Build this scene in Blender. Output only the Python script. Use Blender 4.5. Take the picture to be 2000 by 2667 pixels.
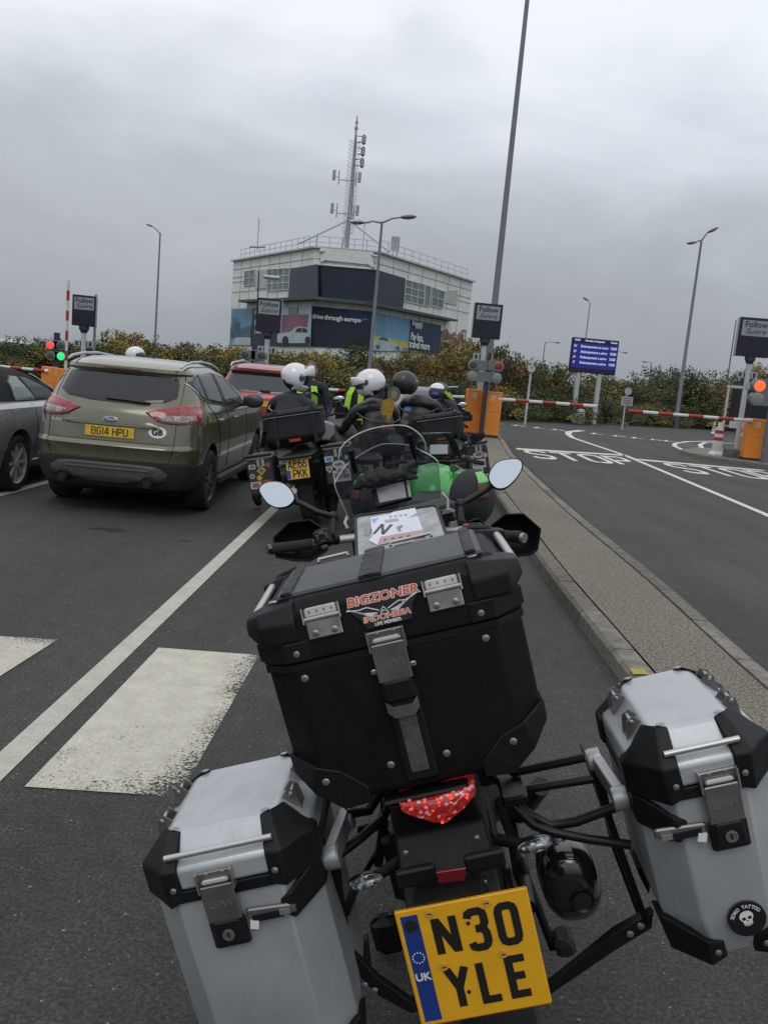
import bpy, math, random
from math import radians as R, sin, cos, pi, sqrt, atan2
from mathutils import Vector, Matrix, Euler
for o in list(bpy.data.objects): bpy.data.objects.remove(o)
scene = bpy.context.scene
COL = scene.collection
rng = random.Random(7)

# ------------------------------------------------------------ camera
CAM_H, PITCH, ROLL, FOC = 1.70, R(9.03), R(5.2), 2300.0      # focal length in pixels of the 2000 x 2667 photo
_f = Vector((0, cos(PITCH), -sin(PITCH))); _u = Vector((0, sin(PITCH), cos(PITCH))); _x = Vector((1, 0, 0))
CR = cos(ROLL)*_x + sin(ROLL)*_u
CU = -sin(ROLL)*_x + cos(ROLL)*_u
cd = bpy.data.cameras.new('camera'); cam = bpy.data.objects.new('camera', cd); COL.objects.link(cam)
cd.sensor_fit = 'VERTICAL'; cd.sensor_height = 36.0; cd.lens = 36.0*FOC/2667.0
cd.clip_start = 0.05; cd.clip_end = 2000
M = Matrix((CR, CU, -_f)).transposed().to_4x4(); M.translation = (0, 0, CAM_H)
cam.matrix_world = M
scene.camera = cam
CAMP = Vector((0, 0, CAM_H))
def ray(px, py): return _f + CR*((px-1000)/FOC) - CU*((py-1333.5)/FOC)
def at(px, py, Y):
    v = ray(px, py); return CAMP + v*(Y/v.y)

# ------------------------------------------------------------ sky, light, exposure
w = bpy.data.worlds.new('World'); scene.world = w; w.use_nodes = True
nt = w.node_tree; nt.nodes.clear()
N = lambda t, **k: nt.nodes.new(t)
out = N('ShaderNodeOutputWorld'); bg = N('ShaderNodeBackground')
sky = N('ShaderNodeTexSky'); sky.sky_type = 'NISHITA'; sky.sun_disc = False
sky.sun_elevation = R(50); sky.sun_rotation = R(-20); sky.air_density = 1.5; sky.dust_density = 4
tc = N('ShaderNodeTexCoord'); sep = N('ShaderNodeSeparateXYZ'); nt.links.new(tc.outputs['Generated'], sep.inputs[0])
# the cloud deck: brighter overhead than near the horizon, broad soft folds
ramp = N('ShaderNodeValToRGB'); cr = ramp.color_ramp
cr.elements[0].position = 0.0; cr.elements[0].color = (.315, .342, .380, 1)
cr.elements[1].position = 1.0; cr.elements[1].color = (1.08, 1.10, 1.14, 1)
for p, c in ((.05, (.345, .375, .416, 1)), (.11, (.380, .412, .458, 1)), (.18, (.47, .507, .562, 1)), (.26, (.64, .684, .752, 1)), (.34, (.84, .885, .955, 1)), (.55, (.95, .98, 1.03, 1))):
    e = cr.elements.new(p); e.color = c
mp = N('ShaderNodeMapping'); mp.inputs['Scale'].default_value = (1.2, 1.2, 3.4); mp.inputs['Rotation'].default_value = (0, R(-9), 0)
nt.links.new(tc.outputs['Generated'], mp.inputs[0])
nz = N('ShaderNodeTexNoise'); nz.inputs['Scale'].default_value = 2.1; nz.inputs['Detail'].default_value = 7; nz.inputs['Roughness'].default_value = .52; nz.inputs['Distortion'].default_value = .4
nt.links.new(mp.outputs[0], nz.inputs['Vector'])
ma = N('ShaderNodeMath'); ma.operation = 'MULTIPLY_ADD'; ma.inputs[1].default_value = .30; ma.inputs[2].default_value = -.155
nt.links.new(nz.outputs['Fac'], ma.inputs[0])
ad = N('ShaderNodeMath'); ad.operation = 'ADD'; nt.links.new(sep.outputs['Z'], ad.inputs[0]); nt.links.new(ma.outputs[0], ad.inputs[1])
nt.links.new(ad.outputs[0], ramp.inputs['Fac'])
mixs = N('ShaderNodeMixRGB'); mixs.blend_type = 'ADD'; mixs.inputs['Fac'].default_value = .004
nt.links.new(ramp.outputs['Color'], mixs.inputs['Color1']); nt.links.new(sky.outputs['Color'], mixs.inputs['Color2'])
nt.links.new(mixs.outputs['Color'], bg.inputs['Color']); bg.inputs['Strength'].default_value = 1.0
nt.links.new(bg.outputs[0], out.inputs[0])
sl = bpy.data.lights.new('sun', 'SUN'); sl.energy = .55; sl.angle = R(25); sl.color = (1, .97, .93)
so = bpy.data.objects.new('sun', sl); COL.objects.link(so); so.rotation_euler = (R(38), R(8), R(-18))
vs = scene.view_settings
vs.view_transform = 'Standard'; vs.look = 'None'; vs.exposure = 0.0; vs.gamma = 1

# ------------------------------------------------------------ materials
def lnk(t, a, b): t.links.new(a, b)
def mat(name, col, rough=.6, metal=0., var=.12, vscale=6., bump=0., bscale=60., trans=0., ior=1.45, alpha=1., emit=None, estr=1., coat=0., spec=.5, fine=0., fscale=300., rvar=.0, facet=None):
    m = bpy.data.materials.new(name); m.use_nodes = True; t = m.node_tree; b = t.nodes['Principled BSDF']
    b.inputs['Base Color'].default_value = (*col, 1); b.inputs['Roughness'].default_value = rough; b.inputs['Metallic'].default_value = metal
    b.inputs['IOR'].default_value = ior; b.inputs['Transmission Weight'].default_value = trans; b.inputs['Alpha'].default_value = alpha
    b.inputs['Coat Weight'].default_value = coat; b.inputs['Coat Roughness'].default_value = .08; b.inputs['Specular IOR Level'].default_value = spec
    if emit: b.inputs['Emission Color'].default_value = (*emit, 1); b.inputs['Emission Strength'].default_value = estr
    tcn = t.nodes.new('ShaderNodeTexCoord')
    if var > 0 or fine > 0:
        n = t.nodes.new('ShaderNodeTexNoise'); n.inputs['Scale'].default_value = vscale; n.inputs['Detail'].default_value = 6; lnk(t, tcn.outputs['Object'], n.inputs['Vector'])
        mr = t.nodes.new('ShaderNodeMapRange'); mr.inputs['From Min'].default_value = .3; mr.inputs['From Max'].default_value = .7
        mr.inputs['To Min'].default_value = 1-var; mr.inputs['To Max'].default_value = 1+var; lnk(t, n.outputs['Fac'], mr.inputs['Value'])
        fac = mr.outputs[0]
        if fine > 0:
            n2 = t.nodes.new('ShaderNodeTexNoise'); n2.inputs['Scale'].default_value = fscale; n2.inputs['Detail'].default_value = 2; lnk(t, tcn.outputs['Object'], n2.inputs['Vector'])
            m2 = t.nodes.new('ShaderNodeMapRange'); m2.inputs['From Min'].default_value = .3; m2.inputs['From Max'].default_value = .7
            m2.inputs['To Min'].default_value = 1-fine; m2.inputs['To Max'].default_value = 1+fine; lnk(t, n2.outputs['Fac'], m2.inputs['Value'])
            mm = t.nodes.new('ShaderNodeMath'); mm.operation = 'MULTIPLY'; lnk(t, fac, mm.inputs[0]); lnk(t, m2.outputs[0], mm.inputs[1]); fac = mm.outputs[0]
        vm = t.nodes.new('ShaderNodeVectorMath'); vm.operation = 'SCALE'; vm.inputs[0].default_value = col; lnk(t, fac, vm.inputs['Scale'])
        lnk(t, vm.outputs[0], b.inputs['Base Color'])
        if rvar > 0:
            m3 = t.nodes.new('ShaderNodeMapRange'); m3.inputs['From Min'].default_value = .3; m3.inputs['From Max'].default_value = .7
            m3.inputs['To Min'].default_value = max(0, rough-rvar); m3.inputs['To Max'].default_value = min(1, rough+rvar); lnk(t, n.outputs['Fac'], m3.inputs['Value'])
            lnk(t, m3.outputs[0], b.inputs['Roughness'])
    if facet:  # random flat cell colours imitate the sparkle of a faceted reflector
        v = t.nodes.new('ShaderNodeTexVoronoi'); v.inputs['Scale'].default_value = facet[0]; lnk(t, tcn.outputs['Object'], v.inputs['Vector']); sx_ = t.nodes.new('ShaderNodeSeparateColor'); lnk(t, v.outputs['Color'], sx_.inputs[0])
        r_ = t.nodes.new('ShaderNodeValToRGB'); lnk(t, sx_.outputs[0], r_.inputs['Fac']); r_.color_ramp.interpolation = 'CONSTANT'; r_.color_ramp.elements[0].color = (*facet[1][0], 1); r_.color_ramp.elements[1].color = (*facet[1][-1], 1); r_.color_ramp.elements[1].position = .86
        for k_, c_2 in enumerate(facet[1][1:-1]):
            e_ = r_.color_ramp.elements.new(.30+.28*k_); e_.color = (*c_2, 1)
        lnk(t, r_.outputs[0], b.inputs['Base Color'])
    if bump > 0:
        n = t.nodes.new('ShaderNodeTexNoise'); n.inputs['Scale'].default_value = bscale; n.inputs['Detail'].default_value = 3; lnk(t, tcn.outputs['Object'], n.inputs['Vector'])
        bp = t.nodes.new('ShaderNodeBump'); bp.inputs['Strength'].default_value = bump; bp.inputs['Distance'].default_value = .02; lnk(t, n.outputs['Fac'], bp.inputs['Height']); lnk(t, bp.outputs[0], b.inputs['Normal'])
    return m

def ramp_mat(name, stops, scale, detail=8, rough=.9, bump=.4, bscale=200, fleck=None, fscale=120, extra=None, dist=.01, spec=.5):
    """noise through a colour ramp, optional pale flecks from a voronoi"""
    m = bpy.data.materials.new(name); m.use_nodes = True; t = m.node_tree; b = t.nodes['Principled BSDF']; b.inputs['Roughness'].default_value = rough
    b.inputs['Specular IOR Level'].default_value = spec
    tcn = t.nodes.new('ShaderNodeTexCoord'); n = t.nodes.new('ShaderNodeTexNoise'); n.inputs['Scale'].default_value = scale; n.inputs['Detail'].default_value = detail; n.inputs['Roughness'].default_value = .75
    lnk(t, tcn.outputs['Object'], n.inputs['Vector'])
    r = t.nodes.new('ShaderNodeValToRGB'); lnk(t, n.outputs['Fac'], r.inputs['Fac'])
    r.color_ramp.elements[0].position, r.color_ramp.elements[0].color = stops[0][0], (*stops[0][1], 1)
    r.color_ramp.elements[1].position, r.color_ramp.elements[1].color = stops[-1][0], (*stops[-1][1], 1)
    for p, c in stops[1:-1]:
        e = r.color_ramp.elements.new(p); e.color = (*c, 1)
    col = r.outputs[0]
    n2 = t.nodes.new('ShaderNodeTexNoise'); n2.inputs['Scale'].default_value = .35; n2.inputs['Detail'].default_value = 5; lnk(t, tcn.outputs['Object'], n2.inputs['Vector'])
    mr = t.nodes.new('ShaderNodeMapRange'); mr.inputs['From Min'].default_value = .3; mr.inputs['From Max'].default_value = .7; mr.inputs['To Min'].default_value = .84; mr.inputs['To Max'].default_value = 1.16
    lnk(t, n2.outputs['Fac'], mr.inputs['Value'])
    vm = t.nodes.new('ShaderNodeVectorMath'); vm.operation = 'SCALE'; lnk(t, col, vm.inputs[0]); lnk(t, mr.outputs[0], vm.inputs['Scale']); col = vm.outputs[0]
    if fleck:
        v = t.nodes.new('ShaderNodeTexVoronoi'); v.inputs['Scale'].default_value = fscale; lnk(t, tcn.outputs['Object'], v.inputs['Vector'])
        n3 = t.nodes.new('ShaderNodeTexNoise'); n3.inputs['Scale'].default_value = fscale*.31; lnk(t, tcn.outputs['Object'], n3.inputs['Vector'])
        sb = t.nodes.new('ShaderNodeMath'); sb.operation = 'MULTIPLY_ADD'; sb.inputs[1].default_value = .55; lnk(t, n3.outputs['Fac'], sb.inputs[0]); sb.inputs[2].default_value = -.215
        th = t.nodes.new('ShaderNodeMath'); th.operation = 'LESS_THAN'; lnk(t, v.outputs['Distance'], th.inputs[0]); lnk(t, sb.outputs[0], th.inputs[1])
        mx = t.nodes.new('ShaderNodeMixRGB'); lnk(t, th.outputs[0], mx.inputs['Fac']); lnk(t, col, mx.inputs['Color1']); mx.inputs['Color2'].default_value = (*fleck, 1); col = mx.outputs[0]
    if extra: col = extra(t, tcn, col)
    lnk(t, col, b.inputs['Base Color'])
    if bump:
        n4 = t.nodes.new('ShaderNodeTexNoise'); n4.inputs['Scale'].default_value = bscale; n4.inputs['Detail'].default_value = 4; lnk(t, tcn.outputs['Object'], n4.inputs['Vector'])
        bp = t.nodes.new('ShaderNodeBump'); bp.inputs['Strength'].default_value = bump; bp.inputs['Distance'].default_value = dist; lnk(t, n4.outputs['Fac'], bp.inputs['Height']); lnk(t, bp.outputs[0], b.inputs['Normal'])
    return m

# ------------------------------------------------------------ mesh helpers
def clearmat(name, tint=(.90, .92, .94), haze=.05, gl=.10):
    """thin clear plastic: lets light through, with a surface reflection and a trace of dust"""
    m = bpy.data.materials.new(name); m.use_nodes = True; t = m.node_tree; t.nodes.clear(); o = t.nodes.new('ShaderNodeOutputMaterial')
    a = t.nodes.new('ShaderNodeBsdfTransparent'); a.inputs[0].default_value = (*tint, 1); d = t.nodes.new('ShaderNodeBsdfDiffuse'); d.inputs[0].default_value = (.5, .52, .54, 1); g = t.nodes.new('ShaderNodeBsdfGlossy'); g.inputs['Roughness'].default_value = .04
    n = t.nodes.new('ShaderNodeTexNoise'); n.inputs['Scale'].default_value = 60; n.inputs['Detail'].default_value = 5; tcn = t.nodes.new('ShaderNodeTexCoord'); lnk(t, tcn.outputs['Object'], n.inputs['Vector'])
    r = t.nodes.new('ShaderNodeMapRange'); r.inputs['From Min'].default_value = .45; r.inputs['From Max'].default_value = .8; r.inputs['To Min'].default_value = haze; r.inputs['To Max'].default_value = haze*3.5; lnk(t, n.outputs['Fac'], r.inputs['Value'])
    x = t.nodes.new('ShaderNodeMixShader'); lnk(t, r.outputs[0], x.inputs[0]); lnk(t, a.outputs[0], x.inputs[1]); lnk(t, d.outputs[0], x.inputs[2])
    f = t.nodes.new('ShaderNodeFresnel'); f.inputs['IOR'].default_value = 1.4; y = t.nodes.new('ShaderNodeMixShader'); lnk(t, f.outputs[0], y.inputs[0]); lnk(t, x.outputs[0], y.inputs[1]); lnk(t, g.outputs[0], y.inputs[2]); lnk(t, y.outputs[0], o.inputs[0]); return m
class MB:
    def __init__(s): s.v = []; s.f = []; s.m = []; s.M = Matrix()
    def add(s, vs, fs, mi=0):
        o = len(s.v); s.v += [s.M @ Vector(p) for p in vs]; s.f += [tuple(i+o for i in f) for f in fs]; s.m += [mi]*len(fs); return s
    def box(s, c, d, mi=0, rot=None, taper=1.):
        x, y, z = (q/2 for q in d); vs = []
        for sz in (-1, 1):
            k = taper if sz > 0 else 1
            for sx, sy in ((-1, -1), (1, -1), (1, 1), (-1, 1)): vs.append(Vector((sx*x*k, sy*y*k, sz*z)))
        if rot is not None:
            q = rot if isinstance(rot, Matrix) else Euler(rot).to_matrix()
            vs = [q @ v for v in vs]
        c = Vector(c); vs = [v+c for v in vs]
        return s.add(vs, [(3, 2, 1, 0), (4, 5, 6, 7), (0, 1, 5, 4), (1, 2, 6, 5), (2, 3, 7, 6), (3, 0, 4, 7)], mi)
    def cbox(s, c, d, b, mi=0, rot=None):
        """box with chamfered edges (chamfer b)"""
        x, y, z = (q/2 for q in d); b = min(b, x*.9, y*.9, z*.9)
        prof = [(-x+b, -y), (x-b, -y), (x, -y+b), (x, y-b), (x-b, y), (-x+b, y), (-x, y-b), (-x, -y+b)]
        def inset(k): return [(px-(b if px > 0 else -b)*k, py-(b if py > 0 else -b)*k) for px, py in prof]
        rings = [[(px, py, -z) for px, py in inset(1)], [(px, py, -z+b) for px, py in prof], [(px, py, z-b) for px, py in prof], [(px, py, z) for px, py in inset(1)]]
        q = (rot if isinstance(rot, Matrix) else Euler(rot).to_matrix()) if rot is not None else Matrix.Identity(3)
        c = Vector(c)
        return s.loft([[q @ Vector(p)+c for p in r] for r in rings], mi)
    def loft(s, rings, mi=0, caps=True, closed=True):
        n = len(rings[0]); vs = [p for r in rings for p in r]; fs = []
        for i in range(len(rings)-1):
            for j in range(n if closed else n-1):
                k = (j+1) % n; fs.append((i*n+j, i*n+k, (i+1)*n+k, (i+1)*n+j))
        if caps: fs.append(tuple(range(n))[::-1]); fs.append(tuple((len(rings)-1)*n+j for j in range(n)))
        return s.add(vs, fs, mi)
    def tube(s, pts, r, n=10, mi=0, caps=True):
        pts = [Vector(p) for p in pts]; rs = r if isinstance(r, (list, tuple)) else [r]*len(pts); rings = []; up = None
        for i, p in enumerate(pts):
            a = pts[max(0, i-1)]; b = pts[min(len(pts)-1, i+1)]; t = (b-a).normalized()
            if up is None: up = Vector((0, 0, 1)) if abs(t.z) < .9 else Vector((0, 1, 0))
            sd = t.cross(up)
            if sd.length < 1e-4: sd = t.cross(Vector((1, 0, 0)))
            sd.normalize(); up = sd.cross(t).normalized()
            rings.append([p+(sd*cos(2*pi*k/n)+up*sin(2*pi*k/n))*rs[i] for k in range(n)])
        return s.loft(rings, mi, caps)
    def lathe(s, c, prof, n=24, mi=0, axis='Z', rot=None, caps=True):
        """prof: list of (radius, height)"""
        rings = []
        q = (rot if isinstance(rot, Matrix) else Euler(rot).to_matrix()) if rot is not None else Matrix.Identity(3)
        c = Vector(c)
        for r, h in prof:
            ring = []
            for k in range(n):
                a = 2*pi*k/n; p = (r*cos(a), r*sin(a), h)
                if axis == 'X': p = (h, r*cos(a), r*sin(a))
                if axis == 'Y': p = (r*cos(a), h, r*sin(a))
                ring.append(q @ Vector(p)+c)
            rings.append(ring)
        return s.loft(rings, mi, caps=caps)
    def ell(s, c, rad, n=20, m=12, mi=0, rot=None, z0=-1., z1=1.):
        prof = []
        for i in range(m+1):
            t = z0+(z1-z0)*i/m
            a = math.asin(max(-1, min(1, t))) if abs(z0) < 1 or abs(z1) < 1 else -pi/2+pi*i/m
            prof.append((max(1e-4, cos(a)), sin(a)))
        q = (rot if isinstance(rot, Matrix) else Euler(rot).to_matrix()) if rot is not None else Matrix.Identity(3); c = Vector(c)
        rings = [[q @ Vector((r*cos(2*pi*k/n)*rad[0], r*sin(2*pi*k/n)*rad[1], h*rad[2]))+c for k in range(n)] for r, h in prof]
        return s.loft(rings, mi)
    def prism(s, pts, a, b, plane='XZ', mi=0):
        """extrude a 2D outline between depths a and b; plane XZ -> depth along Y, XY -> Z, YZ -> X"""
        def P(p, d): return {'XZ': (p[0], d, p[1]), 'XY': (p[0], p[1], d), 'YZ': (d, p[0], p[1])}[plane]
        return s.loft([[P(p, a) for p in pts], [P(p, b) for p in pts]], mi)
    def quad(s, a, b, c, d, mi=0): return s.add([a, b, c, d], [(0, 1, 2, 3)], mi)
    def poly(s, pts, mi=0): return s.add(pts, [tuple(range(len(pts)))], mi)
    def ribbon(s, pts, w, P, t=.002, mi=0, closed=False):
        """thick stroke of 2D points mapped through P(x, y, depth)"""
        n = len(pts); L = []; Rr = []
        for i in range(n):
            p = Vector(pts[i])
            a = Vector(pts[(i-1) % n]) if (i > 0 or closed) else None; b = Vector(pts[(i+1) % n]) if (i < n-1 or closed) else None
            d1 = (p-a).normalized() if a is not None else None; d2 = (b-p).normalized() if b is not None else None
            if d1 is None: d1 = d2
            if d2 is None: d2 = d1
            n1 = Vector((-d1.y, d1.x)); n2 = Vector((-d2.y, d2.x)); mv = (n1+n2)
            mv = mv.normalized() if mv.length > 1e-6 else n1
            k = w/2/max(.35, mv.dot(n1)); L.append(p+mv*k); Rr.append(p-mv*k)
        m = n if closed else n-1
        for i in range(m):
            j = (i+1) % n
            q = [L[i], Rr[i], Rr[j], L[j]]
            s.add([P(c.x, c.y, 0) for c in q]+[P(c.x, c.y, t) for c in q], [(0, 1, 2, 3), (7, 6, 5, 4), (0, 4, 5, 1), (1, 5, 6, 2), (2, 6, 7, 3), (3, 7, 4, 0)], mi)
        return s
    def build(s, name, mats, parent=None, smooth=False, bevel=0., seg=2, sub=0, loc=None, auto=35):
        me = bpy.data.meshes.new(name); me.from_pydata([tuple(v) for v in s.v], [], s.f)
        for m in (mats if isinstance(mats, (list, tuple)) else [mats]): me.materials.append(m)
        for p, i in zip(me.polygons, s.m): p.material_index = i
        import bmesh
        bm = bmesh.new(); bm.from_mesh(me); bmesh.ops.recalc_face_normals(bm, faces=bm.faces)
        if smooth:
            ang = R(auto)
            for f in bm.faces: f.smooth = True
            for e in bm.edges:
                if len(e.link_faces) == 2 and e.calc_face_angle(0) > ang: e.smooth = False
        bm.to_mesh(me); bm.free(); me.update()
        o = bpy.data.objects.new(name, me); COL.objects.link(o)
        if parent: o.parent = parent
        if loc is not None: o.location = loc
        if bevel:
            b = o.modifiers.new('bevel', 'BEVEL'); b.width = bevel; b.segments = seg; b.limit_method = 'ANGLE'; b.angle_limit = R(30)
            if not smooth:
                for p in me.polygons: p.use_smooth = True
                b.harden_normals = True
        if sub:
            b = o.modifiers.new('sub', 'SUBSURF'); b.levels = b.render_levels = sub
            for p in me.polygons: p.use_smooth = True
        return o
def tag(o, label, cat, group=None, kind=None):
    if label: o['label'] = label
    if cat: o['category'] = cat
    if group: o['group'] = group
    if kind: o['kind'] = kind
    return o
def thing(name, loc, label, cat, group=None, rot=(0, 0, 0)):
    e = bpy.data.objects.new(name, None); COL.objects.link(e); e.location = loc; e.rotation_euler = rot; e.empty_display_size = .2
    return tag(e, label, cat, group)
def struct(o): o['kind'] = 'structure'; return o
def kids(o): return [c for c in bpy.data.objects if c.parent == o]
def copy_tree(o, parent=None):
    c = o.copy(); COL.objects.link(c); c.parent = parent
    for ch in kids(o): copy_tree(ch, c)
    return c
_dg = None
def text(name, body, size, m, parent, X, shear=0., bold=0., ext=.001, align='CENTER', sx=1., space=1., part_label=None):
    """lettering as a mesh; X is a 4x4 that maps the text's XY plane to the parent's space"""
    c = bpy.data.curves.new(name, 'FONT'); c.body = body; c.size = size; c.shear = shear; c.offset = bold; c.extrude = ext; c.align_x = align; c.align_y = 'CENTER'; c.space_character = space; c.resolution_u = 3
    t = bpy.data.objects.new(name+'_tmp', c); COL.objects.link(t); bpy.context.view_layer.update()
    me = bpy.data.meshes.new_from_object(t.evaluated_get(bpy.context.evaluated_depsgraph_get())); bpy.data.objects.remove(t); bpy.data.curves.remove(c)
    me.name = name; me.transform(X @ Matrix.Diagonal((sx, 1, 1, 1))); me.materials.clear(); me.materials.append(m)
    o = bpy.data.objects.new(name, me); COL.objects.link(o); o.parent = parent
    return o
def facing(loc, yaw=0., tilt=0., roll=0.):
    """text plane standing upright and read from -Y; yaw about Z, tilt leans its top away"""
    return Matrix.Translation(loc) @ Matrix.Rotation(yaw, 4, 'Z') @ Matrix.Rotation(pi/2-tilt, 4, 'X') @ Matrix.Rotation(roll, 4, 'Z')

# strokes for plates and road lettering: unit box 0..w x 0..1
c_ = .16
GL = {
 'N': (.62, [[(.0, 0), (.0, 1)], [(.03, .95), (.59, .05)], [(.62, 1), (.62, 0)]]),
 '3': (.58, [[(0, .84), (.05, .96), (.17, 1), (.43, 1), (.56, .93), (.58, .85), (.58, .66), (.5, .55), (.38, .52), (.22, .52)], [(.38, .52), (.52, .47), (.58, .36), (.58, .15), (.52, .05), (.42, 0), (.17, 0), (.05, .04), (0, .15)]]),
 '0': (.58, [[(.16, 0), (.42, 0), (.53, .05), (.58, .16), (.58, .84), (.53, .95), (.42, 1), (.16, 1), (.05, .95), (0, .84), (0, .16), (.05, .05), (.16, 0), (.2, 0)]]),
 'O': (.58, [[(.16, 0), (.42, 0), (.53, .05), (.58, .16), (.58, .84), (.53, .95), (.42, 1), (.16, 1), (.05, .95), (0, .84), (0, .16), (.05, .05), (.16, 0), (.2, 0)]]),
 'Y': (.64, [[(0, 1.04), (.32, .48), (.32, -.06)], [(.64, 1.04), (.32, .48)]]),
 'L': (.52, [[(0, 1.06), (0, 0), (.56, 0)]]),
 'E': (.54, [[(.58, 1), (0, 1), (0, 0), (.58, 0)], [(0, .52), (.5, .52)]]),
 'A': (.64, [[(0, -.06), (.28, 1.04)], [(.36, 1.04), (.64, -.06)], [(.12, .28), (.52, .28)]]),
 '6': (.56, [[(.5, .98), (.3, .98), (.12, .75), (.02, .45), (0, .3), (0, .15), (.08, .04), (.18, 0), (.4, 0), (.5, .05), (.56, .16), (.56, .42), (.5, .52), (.4, .57), (.18, .57), (.04, .5)]]),
 'P': (.56, [[(0, -.06), (0, 1), (.42, 1), (.53, .94), (.56, .85), (.56, .6), (.53, .51), (.42, .45), (.05, .45)]]),
 'K': (.6, [[(0, -.06), (0, 1.06)], [(.6, 1.06), (.05, .42)], [(.22, .6), (.62, -.06)]]),
 'B': (.58, [[(.05, .53), (0, .53), (0, 0), (.42, 0), (.54, .05), (.58, .15), (.58, .4), (.52, .5), (.4, .53), (.1, .53)], [(0, .5), (0, 1), (.4, 1), (.52, .96), (.55, .86), (.55, .66), (.5, .56), (.4, .53)]]),
 'G': (.58, [[(.56, .83), (.52, .95), (.42, 1), (.16, 1), (.05, .95), (0, .84), (0, .16), (.05, .05), (.16, 0), (.42, 0), (.53, .05), (.58, .16), (.58, .48), (.32, .48)]]),
 '1': (.1, [[(.05, 1.06), (.05, -.06)]]),
 '4': (.6, [[(.42, -.06), (.42, 1), (.34, 1), (0, .3), (0, .24), (.62, .24)]]),
 'H': (.6, [[(0, 1.06), (0, -.06)], [(.6, 1.06), (.6, -.06)], [(0, .52), (.6, .52)]]),
 'U': (.6, [[(0, 1.06), (0, .15), (.06, .04), (.17, 0), (.43, 0), (.54, .04), (.6, .15), (.6, 1.06)]]),
 'S': (.58, [[(.58, .82), (.52, .95), (.42, 1), (.16, 1), (.05, .95), (0, .85), (0, .68), (.06, .58), (.52, .42), (.58, .33), (.58, .15), (.53, .05), (.42, 0), (.16, 0), (.05, .05), (0, .18)]]),
 'T': (.6, [[(-.05, 1), (.65, 1)], [(.3, 1), (.3, -.05)]]),
 'D': (.58, [[(0, 0), (0, 1), (.38, 1), (.52, .93), (.58, .8), (.58, .2), (.52, .07), (.38, 0), (0, 0)]]),
}
def strokes(mb, txt, h, stroke, P, gap=.27, t=.0015, mi=0, sx=1., w0=0.):
    """letters of height h (centre line) starting at x = w0; returns the end x"""
    x = w0; k = 0
    for ch in txt:
        if ch == ' ': x += h*.34*sx; continue
        wd, st = GL[ch]
        for s_ in st:
            k += 1; e = k*.00012
            mb.ribbon([(x+p[0]*h*sx, p[1]*h) for p in s_], stroke, lambda a, b, d, e=e: P(a, b, d+(e if d else 0)), t=t, mi=mi)
        x += (wd+gap)*h*sx
    return x-gap*h*sx
def width(txt, h, gap=.27, sx=1.):
    x = 0
    for ch in txt: x += h*.34*sx if ch == ' ' else (GL[ch][0]+gap)*h*sx
    return x-gap*h*sx
# ------------------------------------------------------------ shared materials
def paint_wear(t, tcn, col): return col
def worn(t, tcn, col):
    """long wheel-polished bands and darker patches along the lanes"""
    for sc, det, lo, hi, s3 in ((1.0, 4, .86, 1.14, (1.5, .05, 1)), (1.0, 6, .88, 1.1, (.9, .55, 1)), (1.0, 3, .90, 1.12, (9, 9, 1))):
        mp = t.nodes.new('ShaderNodeMapping'); mp.inputs['Scale'].default_value = s3; lnk(t, tcn.outputs['Object'], mp.inputs[0])
        n = t.nodes.new('ShaderNodeTexNoise'); n.inputs['Scale'].default_value = sc; n.inputs['Detail'].default_value = det; lnk(t, mp.outputs[0], n.inputs['Vector'])
        mr = t.nodes.new('ShaderNodeMapRange'); mr.inputs['From Min'].default_value = .35; mr.inputs['From Max'].default_value = .65; mr.inputs['To Min'].default_value = lo; mr.inputs['To Max'].default_value = hi; lnk(t, n.outputs['Fac'], mr.inputs['Value'])
        vm = t.nodes.new('ShaderNodeVectorMath'); vm.operation = 'SCALE'; lnk(t, col, vm.inputs[0]); lnk(t, mr.outputs[0], vm.inputs['Scale']); col = vm.outputs[0]
    return col
m_asphalt = ramp_mat('asphalt', [(.34, (.014, .0135, .013)), (.5, (.042, .0405, .0385)), (.68, (.095, .091, .085))], 70, detail=10, rough=.85, bump=.55, bscale=110, fleck=(.22, .22, .20), fscale=42, dist=.006, spec=.35, extra=worn)
m_agg = ramp_mat('island_aggregate', [(.34, (.036, .031, .024)), (.46, (.118, .104, .080)), (.56, (.205, .182, .145)), (.68, (.40, .37, .32))], 60, detail=4, rough=.95, bump=1.0, bscale=60, fleck=(.42, .39, .33), fscale=48, dist=.012)
def stones(t, tcn, col):
    g = t.nodes.new('ShaderNodeNewGeometry'); mr = t.nodes.new('ShaderNodeMapRange'); mr.inputs['To Min'].default_value = .72; mr.inputs['To Max'].default_value = 1.22; lnk(t, g.outputs['Random Per Island'], mr.inputs['Value'])
    vm = t.nodes.new('ShaderNodeVectorMath'); vm.operation = 'SCALE'; lnk(t, col, vm.inputs[0]); lnk(t, mr.outputs[0], vm.inputs['Scale']); return vm.outputs[0]
m_kerb = ramp_mat('kerb_concrete', [(.3, (.075, .069, .055)), (.5, (.155, .143, .118)), (.75, (.25, .235, .20))], 14, rough=.95, bump=.5, bscale=90, extra=stones)
m_soil = ramp_mat('verge', [(.3, (.02, .03, .012)), (.6, (.05, .07, .025)), (.8, (.10, .10, .04))], 6, rough=1, bump=.6, bscale=40)
m_dark = mat('joint_dark', (.02, .02, .02), .9)
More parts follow.
